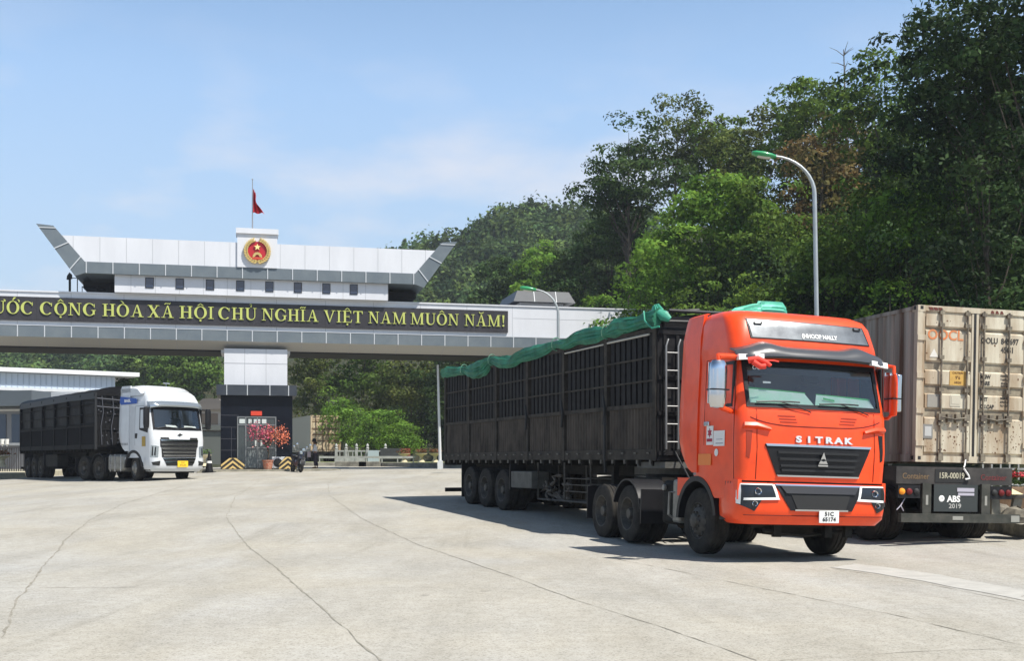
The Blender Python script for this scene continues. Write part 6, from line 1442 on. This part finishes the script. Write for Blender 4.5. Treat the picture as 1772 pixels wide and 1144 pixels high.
# ------------------------------------------------------------------ motorbikes and person
def motorbike(label, loc, rz):
    t = thing('motorbike', label, 'motorbike', loc, (0, R(5), rz), 'motorbikes by the booth')
    for y in (0, 1.25):
        b = MB(); b.lathe([(.24, -.035), (.29, -.045), (.30, 0), (.29, .045), (.24, .035)], 'x', n=28, caps=False); w_ = b.build('wheel', M_TYRE, t, loc=(0, y, .30))
        b = MB(); b.lathe([(.245, -.02), (.22, -.03), (.22, .03), (.245, .02)], 'x', n=24, caps=False); b.lathe([(.06, -.06), (.06, .06)], 'x', n=12)
        for k in range(5): a = 2 * math.pi * k / 5; b.tube([(0, 0, 0), (0, .23 * math.cos(a), .23 * math.sin(a))], .018, 5)
        b.build('rim', M_RIM, w_)
    b = MB(); b.tube([(-.09, 0, .3), (-.09, .12, .62), (-.05, .22, .92)], .022, 6); b.tube([(.09, 0, .3), (.09, .12, .62), (.05, .22, .92)], .022, 6); b.build('fork', M_GREYPL, t)
    b = MB(); b.sheet([[(x, y, z) for x in np.linspace(-.09, .09, 5) for _ in (0,)] for y, z in ((-.30, .36), (-.2, .58), (0, .655), (.22, .60))], (0, 0, .02)); b.build('mudguard', M_BLK, t)
    b = MB(); b.prism([(.12, .50), (.20, .98), (.34, 1.0), (.40, .60), (.75, .48), (.85, .74), (1.35, .80), (1.45, .70), (1.1, .42), (.6, .28), (.3, .3)], -.10, .10, 'yz'); b.build('body', mat('dark_blue_paint', (.02, .022, .04), .3, coat=.5), t, bevel=.03)
    b = MB(); b.prism([(.68, .74), (.72, .82), (1.0, .80), (1.38, .88), (1.45, .82), (1.3, .76)], -.12, .12, 'yz'); b.build('seat', M_BLK, t, bevel=.03)
    b = MB(); b.tube([(-.34, .36, 1.02), (-.2, .30, 1.02), (0, .26, .98), (.2, .30, 1.02), (.34, .36, 1.02)], .016, 6); b.build('handlebar', M_BLK, t)
    b = MB(); b.lathe([(.001, -.07), (.07, -.06), (.09, 0), (.07, .06), (.001, .08)], 'y', (0, .16, .95), 14); b.build('headlight', mat('clear_headlamp', (.42, .48, .52), .08, metal=.6), t)
    for sg in (-1, 1): b = MB(); b.tube([(sg * .24, .3, 1.02), (sg * .30, .28, 1.2)], .008, 4); b.lathe([(.001, -.01), (.055, 0), (.001, .015)], 'y', (sg * .32, .28, 1.23), 12); b.build('mirror', M_CHROME, t)
    b = MB(); b.box(-.10, .10, -.12, -.11, .42, .56); b.build('number_plate', M_PLATEW, t)
    b = MB(); b.tube([(.12, .5, .3), (.14, 1.0, .3), (.15, 1.55, .42)], .04, 8); b.build('exhaust', M_CHROME, t)
    b = MB(); b.tube([(-.05, .7, .3), (-.25, .75, .02)], .014, 5); b.build('stand', M_BLK, t)
p = at(520, 55.6); motorbike('dark motorbike leaning at the kerb nearest the booth', (p.x, 55.6, gnd(p.x, 55.6)), R(28))
p = at(530, 58.4); motorbike('dark motorbike between the other bike and the standing person', (p.x, 57.2, 1.11), R(12))
pr = thing('person', 'person in a white shirt and dark trousers standing by the motorbikes holding a bag', 'person', at(545.5, 62, 1.10), (0, R(-4), R(-80)))
def skin(name, m, pts, edges, rad, parent, sub=2):
    me = bpy.data.meshes.new(name); me.from_pydata(pts, edges, []); o = bpy.data.objects.new(name, me); COL.objects.link(o)
    o.modifiers.new('skin', 'SKIN'); s_ = o.modifiers.new('sub', 'SUBSURF'); s_.levels = s_.render_levels = sub
    for i, v in enumerate(me.skin_vertices[0].data): v.radius = (rad[i], rad[i]) if not isinstance(rad[i], tuple) else rad[i]
    me.skin_vertices[0].data[0].use_root = True
    bpy.context.view_layer.update(); ev = o.evaluated_get(bpy.context.evaluated_depsgraph_get()); nm = bpy.data.meshes.new_from_object(ev)
    bpy.data.objects.remove(o); o = bpy.data.objects.new(name, nm); COL.objects.link(o); o.parent = parent; nm.materials.clear(); nm.materials.append(m)
    nm.polygons.foreach_set('use_smooth', [True] * len(nm.polygons)); return o
M_SKIN = mat('skin', (.36, .20, .13), .6); ks = .96
P = [(0, 0, .88), (0, 0, 1.1), (0, -.02, 1.30), (0, -.03, 1.40), (0, -.05, 1.48), (0, -.06, 1.58),
     (.17, -.02, 1.30), (.21, -.05, 1.05), (.17, -.25, .95), (-.17, -.02, 1.30), (-.21, -.05, 1.05), (-.15, -.27, .98), (.09, 0, .82), (.10, -.03, .46), (.10, .0, .08), (.10, -.12, .03), (-.09, 0, .82), (-.10, .06, .46), (-.10, .12, .08), (-.10, .02, .03)]
E = [(0, 1), (1, 2), (2, 3), (3, 4), (4, 5), (2, 6), (6, 7), (7, 8), (2, 9), (9, 10), (10, 11), (0, 12), (12, 13), (13, 14), (14, 15), (0, 16), (16, 17), (17, 18), (18, 19)]
Rr = [(.13, .10), (.12, .09), (.13, .09), .05, .085, .085, .045, .036, .025, .045, .036, .025, .08, .055, .035, .035, .08, .055, .035, .035]
skin('body', M_SKIN, [tuple(c * ks for c in p) for p in P], E, Rr, pr)
skin('shirt', mat('white_shirt', (.66, .66, .70), .8), [tuple(c * ks for c in p) for p in [(0, 0, .84), (0, 0, 1.1), (0, -.02, 1.32), (.17, -.02, 1.31), (.21, -.05, 1.06), (.18, -.2, .97), (-.17, -.02, 1.31), (-.21, -.05, 1.06), (-.16, -.22, .99)]], [(0, 1), (1, 2), (2, 3), (3, 4), (4, 5), (2, 6), (6, 7), (7, 8)], [(.17, .13), (.15, .12), (.15, .11), .065, .055, .045, .065, .055, .045], pr)
skin('trousers', mat('dark_trousers', (.045, .035, .05), .8), [tuple(c * ks for c in p) for p in [(0, 0, .92), (.09, 0, .80), (.10, -.03, .46), (.10, 0, .14), (-.09, 0, .80), (-.10, .06, .46), (-.10, .12, .14)]], [(0, 1), (1, 2), (2, 3), (0, 4), (4, 5), (5, 6)], [(.15, .12), .10, .08, .06, .10, .08, .06], pr)
b = MB(); b.lathe([(.10, -.03), (.112, .05), (.09, .11), (.05, .14), (.001, .15)], 'z', (0, -.05, 1.49), 16, caps=False); b.tube([(-.09, -.03, 1.44), (0, .06, 1.40), (.09, -.03, 1.44)], .05, 8); b.build('hair', mat('black_hair', (.012, .011, .010), .6), pr)
b = MB(); b.lathe([(.011, 0), (.001, .01)], 'z', (0, 0, 0), 6)
fz = MB()
for sg in (-1, 1):
    for k in range(5): x = sg * (.16 + (k - 2) * .016) * ks; fz.tube([(x, -.25, .94), (x, -.30 - (.01 if k != 0 else -.02), .93), (x, -.32 + (.02 if k == 0 else 0), .90), (x, -.30, .88)], .009, 5)
fz.tube([(-.028, -.15, 1.455), (0, -.172, 1.45), (0, -.15, 1.49)], .012, 5); fz.build('hand', M_SKIN, pr)
b = MB(); b.box(-.20, .20, -.42, -.24, .62, .90); b.tube([(-.12, -.33, .9), (0, -.33, .98), (.12, -.33, .9)], .01, 5); b.build('bag', mat('pink_bag', (.50, .42, .46), .7), pr, bevel=.05)
b = MB()
for x, y in ((.10, -.06), (-.10, .06)): b.prism([(y - .14, 0), (y + .10, 0), (y + .08, .08), (y - .04, .09), (y - .14, .04)], (x - .045), (x + .045), 'yz')
b.build('shoe', mat('brown_shoe', (.15, .08, .04), .7), pr)
# ------------------------------------------------------------------ right edge: kerb, planter, fence
kp = [(9.4, 32), (9.85, 26), (9.92, 23.5), (9.98, 21.5), (10.7, 19), (13.5, 15.5), (20, 12)]; M_KERB = mat('granite_kerb', (.36, .34, .28), .9, col2=(.14, .135, .12), vs=3)
rows = []; up_ = []
for i in range(31):
    x, y = poly_at(kp, i / 30); zz_ = gnd(x, y); rows.append([(x, y, zz_ - .1), (x, y, zz_ + .25), (x + .06, y + .06, zz_ + .27), (x + .22, y + .3, zz_ + .27)]); up_.append([(x + .22, y + .3, zz_ + .272), (x + 8, y + 14, zz_ + .40)])
b = MB(); b.sheet(rows); structure(b.build('kerb', M_KERB, smooth=40)); b = MB(); b.sheet(up_); structure(b.build('pavement', mat('sandy_pavement2', (.40, .37, .29), .9, col2=(.22, .20, .16), vs=2), smooth=0))
def P_(px, D, z): v = at(px, D, z); return v
t = thing('planter', 'long stone planter box of red flowers at the right edge', 'planter', P_(1752, 25, .35), (0, 0, R(-20))); b = MB(); b.box(-.35, 2.6, -.3, .5, .38, .62); b.box(-.25, 2.4, -.2, .4, 0, .38); b.build('box', mat('pinkish_stone', (.45, .30, .20), .8, var=.3, vs=4), t)
rng = np.random.default_rng(5); n = 900; Q_ = np.stack([rng.uniform(-.35, 2.6, n), rng.normal(.1, .2, n), .70 + np.abs(rng.normal(0, .10, n))], 1); o = bpy.data.objects.new('foliage', leaf_mesh('planter_leaves', Q_, rng.uniform(.05, .12, n), LM_DARK)); COL.objects.link(o); o.parent = t
n = 500; Q_ = np.stack([rng.uniform(-.35, 2.6, n), rng.normal(.1, .2, n), .84 + np.abs(rng.normal(0, .05, n))], 1); o = bpy.data.objects.new('flowers', leaf_mesh('planter_flowers', Q_, rng.uniform(.04, .09, n), mat('crimson_petals', (.50, .03, .05), .6))); COL.objects.link(o); o.parent = t
t = thing('stone_bench', 'low stone bench with a broken pale top on the right kerb', 'bench', P_(1742, 23.3, .37), (0, 0, R(-15)))
b = MB(); b.box(-.42, .42, -.2, .2, .42, .50); b.build('top', mat('dark_bench', (.10, .09, .08), .8), t, bevel=.01); b = MB(); b.prism([(.05, 0), (.20, 0), (.28, .42), (.12, .42)], -.15, .15); b.prism([(-.3, 0), (-.12, 0), (-.16, .42), (-.3, .42)], -.15, .15); b.build('leg', M_KERB, t)
b = MB(); b.lathe([(.001, 0), (.26, .0), (.12, .07), (.03, .12), (.001, .12)], 'z', (.05, 0, .50), 9); b.build('plaster_heap', mat('cream_lump', (.62, .52, .30), .8), t)
rd = random.Random(6)
for k, (px, Dk) in enumerate(((1718, 24.2), (1760, 22.3), (1730, 26))):
    b = MB(); b.lathe([(.001, 0), (.34, .03), (.38, .15), (.25, .28), (.001, .32)], 'z', n=9); b.v = [(x * rd.uniform(.8, 1.2), y * rd.uniform(.8, 1.2), z * rd.uniform(.8, 1.1)) for x, y, z in b.v]
    tag(b.build('boulder', mat('boulder_stone', (.20, .18, .14), .95, col2=(.09, .08, .065), vs=4), smooth=0, loc=P_(px, Dk, .33)), ('dark boulder behind the container trailer tyre, on the right kerb', 'broad boulder on the right edge of the kerb', 'boulder farthest back behind the stone bench')[k], 'boulder')
t = thing('fence', 'white metal lattice fence behind the container trailer at the right', 'fence', P_(1700, 30, .4), (0, 0, R(-8))); b = MB()
for k in range(16): b.box(k * .22, k * .22 + .035, 0, .03, 0, 1.35)
for z in (.1, .5, .9, 1.3): b.box(0, 3.5, -.01, .02, z, z + .05)
b.build('lattice', M_FEN, t); b = MB(); b.box(1.2, 3.6, .05, .1, .2, 1.5); b.build('panel', mat('pale_panel', (.5, .5, .46), .8), t)
# ------------------------------------------------------------------ terrain
foot = [(-90, 160), (-45, 145), (-20, 128), (-8, 108), (-2.5, 90), (1.5, 74), (6, 58), (10, 46), (14, 37), (19, 30), (32, 24), (70, 18)]
FA = np.array(foot[:-1]); FB = np.array(foot[1:])
def fdist(x, y):
    p = np.array([x, y]); d = FB - FA; t = np.clip(((p - FA) * d).sum(1) / (d * d).sum(1), 0, 1); q = FA + d * t[:, None]; v = p - q; L_ = np.hypot(v[:, 0], v[:, 1]); i = int(np.argmin(L_))
    return L_[i] * (1 if d[i][0] * v[i][1] - d[i][1] * v[i][0] > 0 else -1)
def hz(x, y):
    d = fdist(x, y); 
    if d < 0: return .6 + d * .5
    return 1.0 + 34 * (1 - math.exp(-d / 40)) + .5 * math.sin(x * .7) * math.cos(y * .5)
M_HILL = mat('hillside_undergrowth', (.022, .032, .012), .95, col2=(.05, .045, .022), vs=.8, bump=.8, bs=2)
gx = np.arange(-60, 122, 3.0); gy = np.arange(18, 172, 3.0)
b = MB(); b.sheet([[(x, y, hz(x, y)) for x in gx] for y in gy]); structure(b.build('hillside', M_HILL, smooth=60))
ridge = [(-600, 640), (-200, 640), (0, 640), (30, 632), (60, 622), (130, 614), (250, 606), (400, 590), (500, 560), (580, 515), (640, 485), (700, 456), (760, 446), (800, 426), (860, 397), (920, 379), (1000, 382), (1060, 390), (1200, 390), (1400, 410)]
def ry(px):
    for (a, ya), (c, yc) in zip(ridge, ridge[1:]):
        if px <= c: return ya + (yc - ya) * max(0, px - a) / (c - a)
    return ridge[-1][1]
def farp(px, t): D = 150 + 85 * t; zr = zat(ry(px), 235); s_ = t ** .9; return Vector((at(px, D).x, D, .6 + (zr - .6) * s_))
b = MB(); b.sheet([[tuple(farp(px, t)) for px in range(-600, 1400, 25)] for t in list(np.linspace(0, 1, 14))] + [[(at(px, 330).x, 330, zat(ry(px), 235) * .4) for px in range(-600, 1400, 25)]]); structure(b.build('far_hill', M_HILL, smooth=60))
mp_ = [(-1500, 640), (-400, 625), (-100, 606), (-20, 609), (60, 618), (300, 640), (600, 655)]
b = MB(); b.sheet([[(at(px, 900).x, 900, -20) for px, y in mp_], [(at(px, 1150).x, 1150, zat(y, 1150)) for px, y in mp_], [(at(px, 1600).x, 1600, 0) for px, y in mp_]]); structure(b.build('mountain', mat('blue_mountain', (.05, .09, .07), .95, col2=(.09, .13, .09), vs=.02), smooth=60))
# far wood
rng = np.random.default_rng(11); rd = random.Random(12); PT = []; TN = []; NR = []
def crown(c, r, n, sig_, squash=.8):
    d = rng.normal(size=(n, 3)); d[:, 2] = np.abs(d[:, 2]) * .9 - .25; d /= np.linalg.norm(d, axis=1)[:, None]
    k = 1 + .28 * np.sin(d[:, :1] * 5 + rd.uniform(0, 6)) * np.cos(d[:, 1:2] * 6 + rd.uniform(0, 6))
    NR.append(d * np.array([1, 1, 1.2])); return np.array(c) + d * r * k * rng.uniform(.72, 1.05, (n, 1)) * np.array([1, 1, squash])
for i in range(2100):
    t = rd.random() ** .8; px = rd.uniform(-60, 1130)
    p = farp(px, t); r = rd.uniform(1.3, 3.4) * (1.15 if rd.random() < .25 else 1)
    if px < 560 and t < .15: continue
    q = crown((p.x, p.y, p.z + r * .7), r, 150, 0, .95); PT.append(q); TN.append(np.clip(rd.choice((rd.uniform(.0, .35), rd.uniform(.2, .95))) + rng.normal(size=len(q)) * .12, 0, 1))
for px, y in ((790, 408), (822, 388), (845, 377), (868, 380), (885, 372), (920, 344), (947, 362), (978, 350), (1002, 355), (1020, 362), (700, 414), (735, 408), (578, 430 + 55), (800, 400), (900, 356), (960, 355), (755, 412), (770, 402), (832, 384), (856, 372), (930, 352), (990, 348), (1035, 358)):
    p = farp(px, 1); top = zat(y, 235); n = 150; h_ = rng.random(n) ** .8; z = p.z - 1 + (top - p.z + 1) * h_; rr = (1 - h_) * (top - p.z + 1) * .17 + .12; a = rng.uniform(0, 6.28, n)
    PT.append(np.stack([p.x + rr * np.cos(a), p.y + rr * np.sin(a), z], 1)); TN.append(rng.random(n) * .3); NR.append(np.stack([np.cos(a), np.sin(a), np.full(n, .5)], 1))
PT = np.concatenate(PT); TN = np.concatenate(TN); o = bpy.data.objects.new('far_wood', leaf_mesh('far_wood', PT, rng.uniform(.4, .9, len(PT)), LM_FAR, tone=TN, aspect=.7, nrm=np.concatenate(NR))); COL.objects.link(o); o['kind'] = 'stuff'; o['label'] = 'dense mixed wood covering the far hill behind the gate'
# undergrowth and low trees over the near hillside
PT = []; TN = []; NR = []; cnt = 0
while cnt < 520:
    px = rd.uniform(500, 1850); D = rd.uniform(30, 125); x = at(px, D).x; d = fdist(x, D)
    if d < .6 or d > 34: continue
    r = rd.uniform(1.2, 3.2); z = hz(x, D); n = int(210 * r * r)
    q = crown((x, D, z + r * rd.uniform(.3, 1.2)), r, n, 0, .9); PT.append(q); TN.append(np.clip(rd.uniform(.1, .8) + rng.normal(size=n) * .18, 0, 1)); cnt += 1
PT = np.concatenate(PT); TN = np.concatenate(TN); o = bpy.data.objects.new('undergrowth', leaf_mesh('undergrowth', PT, rng.uniform(.12, .30, len(PT)), LM_DARK, tone=TN, nrm=np.concatenate(NR))); COL.objects.link(o); o['kind'] = 'stuff'; o['label'] = 'tangled undergrowth and saplings covering the near hillside'  # dark leaf colour paints in the shade under the hillside trees
# ------------------------------------------------------------------ individual trees
def tree_px(px, D, topy, cw, m, label, th=.25, base=None, **k):
    x = at(px, D).x; z0 = hz(x, D) if base is None else base; z0 = max(z0, gnd(x, D)) if base is None else z0
    H = zat(topy, D) - z0
    return make_tree(k.pop('name', 'tree'), label, (x, D, z0), H, cw, m, trunk_h=th, seed=int(px * 3 + D), **k)
G1 = 'trees on the near hillside'
for (px, D, ty, cw, m, lab, kw) in (
    (1088, 84, 188, 9.5, LM_DARK, 'dark round-crowned tree at the left end of the hillside skyline', dict(th=.4, lobes=18, leaf=.30)),
    (1172, 92, 162, 9, LM_OLIVE, 'thin feathery tree on the skyline, sky showing between its limbs', dict(th=.5, lobes=14, leaf=.30, bark=BARKP)),
    (1238, 90, 178, 9, LM_MID, 'grey-green tree on the skyline right of the feathery one', dict(th=.3, leaf=.34)),
    (1312, 84, 176, 9, LM_OLIVE, 'pale olive tree on the skyline above the lamp head', dict(th=.3, leaf=.32)),
    (1392, 76, 122, 8.5, LM_MID, 'rounded tree standing highest on the skyline left of the bare twigs', dict(th=.3, leaf=.32)),
    (1455, 70, 165, 8, LM_RUST, 'rusty-leaved tree in the middle of the hillside', dict(th=.25, leaf=.30)),
    (1425, 62, 215, 7, LM_RUST, 'smaller rust-tinged tree behind the tall lamp pole', dict(th=.2, leaf=.28)),
    (1520, 64, 92, 8, LM_MID, 'tall mid-green tree beside the darkest corner tree', dict(th=.3, leaf=.30)),
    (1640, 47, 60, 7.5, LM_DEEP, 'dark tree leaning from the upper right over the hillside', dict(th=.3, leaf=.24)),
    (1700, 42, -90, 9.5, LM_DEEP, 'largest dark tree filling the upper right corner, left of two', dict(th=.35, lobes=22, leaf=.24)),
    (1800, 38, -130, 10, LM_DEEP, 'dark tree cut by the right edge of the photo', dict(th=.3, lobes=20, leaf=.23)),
    (1712, 36, 215, 7, LM_DEEP, 'low dark tree in shade above the beige container', dict(th=.25, leaf=.2)),
    (1236, 62, 285, 9, LM_LIGHT, 'bright green broad tree left of the lamp head', dict(th=.3, lobes=18, leaf=.30)),
    (1150, 70, 370, 7.5, LM_LIGHT, 'bright green tree at the foot of the dark skyline tree', dict(th=.25, leaf=.28)),
    (1330, 60, 300, 7.5, LM_MID, 'mid-green tree directly behind the lamp pole bend', dict(th=.25, leaf=.27)),
    (1500, 49, 262, 7, LM_MID, 'leafy tree right of the tall lamp pole', dict(th=.25, leaf=.25)),
    (1570, 45, 300, 6.5, LM_LIGHT, 'yellow-green tree right of the lamp, overhanging the container', dict(th=.3, lobes=13, leaf=.24)),
    (1440, 47, 370, 5.5, LM_MID, 'low tree just above the orange cab roof behind the lamp pole', dict(th=.2, leaf=.22)),
    (938, 112, 418, 10, LM_LIGHT, 'bright yellow-green tree behind the small pavilion', dict(th=.2, leaf=.38)),
    (1058, 96, 352, 10, LM_DARK, 'dark green tree left of the skyline tree, above the gate beam', dict(th=.2, leaf=.34)),
    (1010, 104, 420, 9, LM_DARK, 'dark tree between the yellow-green tree and the hillside', dict(th=.2, leaf=.34)),
    (870, 118, 445, 9, LM_DARK, 'dark tree left of the yellow-green tree', dict(th=.2, leaf=.38)),
    (1108, 62, 455, 6.5, LM_LIGHT, 'low light green tree above the trailer front knot', dict(th=.2, leaf=.24)),
    (1042, 74, 503, 5, LM_LIGHT, 'small bright bush rising just over the gate beam', dict(th=.2, leaf=.24)),
    (1540, 38, 478, 3.2, LM_LIGHT, 'small pale-leaved sapling above the container corner', dict(th=.3, lobes=9, leaf=.16, bark=BARKP)),
    (1225, 52, 470, 5.5, LM_MID, 'low dark-green tree above the cab fairing', dict(th=.2, leaf=.22)),
    (1330, 48, 470, 5, LM_MID, 'low shaded tree above the pale green tarpaulin', dict(th=.2, leaf=.22)),
    (550, 112, 560, 9, LM_OLIVE, 'olive bamboo-like tree right of the gate column under the beam', dict(th=.1, leaf=.34)),
    (632, 110, 560, 9, LM_MID, 'tall green tree under the beam, middle of the row', dict(th=.1, leaf=.34)),
    (712, 104, 560, 9, LM_OLIVE, 'olive tree under the beam left of the thin white pole', dict(th=.1, leaf=.34)),
    (790, 100, 560, 9, LM_DARK, 'dark tree under the beam behind the trailer end', dict(th=.1, leaf=.34)),
    (590, 94, 695, 5.5, LM_LIGHT, 'bright spreading tree behind the balustrade, left half', dict(th=.15, leaf=.24)),
    (650, 90, 700, 6.5, LM_LIGHT, 'bright low tree above the balustrade panel', dict(th=.1, leaf=.24)),
    (690, 88, 730, 4.5, LM_LIGHT, 'low bright shrub above the grey wall block', dict(th=.1, leaf=.22)),
    (330, 150, 598, 12, LM_MID, 'green tree behind the white truck roof', dict(th=.15, leaf=.5)),
    (255, 158, 600, 12, LM_FAR, 'hazy tree above the long white office roof', dict(th=.15, leaf=.5)),
    (215, 97, 648, 4.5, LM_DARK, 'dark bush at the right end of the office roof', dict(th=.1, leaf=.26)),
    (352, 104, 700, 3.5, LM_MID, 'small shrub beside the pale house', dict(th=.1, leaf=.22))):
    base = None
    if fdist(at(px, D).x, D) < .5: base = gnd(at(px, D).x, D) if D < 120 else .8
    tree_px(px, D, ty, cw, m, lab, base=base, group=G1 if px > 1080 else None, **kw)
# bare twiggy tree top on the skyline
x = at(1460, 74).x; z0 = hz(x, 74); H = zat(85, 74) - z0; t = thing('bare_tree', 'bare twiggy dead tree poking above the skyline', 'tree', (x, 74, z0)); b = MB(); b.tube([(0, 0, 0), (.2, 0, H * .5), (0, 0, H)], .16, 6, r2=.03); rd = random.Random(5)
for k in range(22): z = H * rd.uniform(.72, .98); a = rd.uniform(0, 6.28); l = rd.uniform(.4, 1.3); b.tube([(0, 0, z), (l * .5 * math.cos(a), l * .5 * math.sin(a), z + l * .3), (l * math.cos(a), l * math.sin(a), z + l * .45)], .03, 4, r2=.01)
b.build('trunk', BARKP, t)
# shrubs in front of the pale house
urn('pale urn of mixed plants before the pale house, seen left of the booth', at(352, 80, 1.15), 1.1, (.10, .16, .05), 'flower urns')
# ------------------------------------------------------------------ haze
HAZE = True
if HAZE:
    b = MB(); b.box(-420, 420, -30, 1700, -3, 190); m = bpy.data.materials.new('thin_haze'); m.use_nodes = True; n = m.node_tree; n.nodes.clear(); o_ = n.nodes.new('ShaderNodeOutputMaterial'); v = n.nodes.new('ShaderNodeVolumePrincipled')
    v.inputs['Color'].default_value = (.80, .88, 1, 1); v.inputs['Density'].default_value = .00032; n.links.new(v.outputs[0], o_.inputs[1]); hzo = b.build('haze', m, smooth=0); hzo['kind'] = 'stuff'; hzo['label'] = 'thin pale air between the camera and the hills'
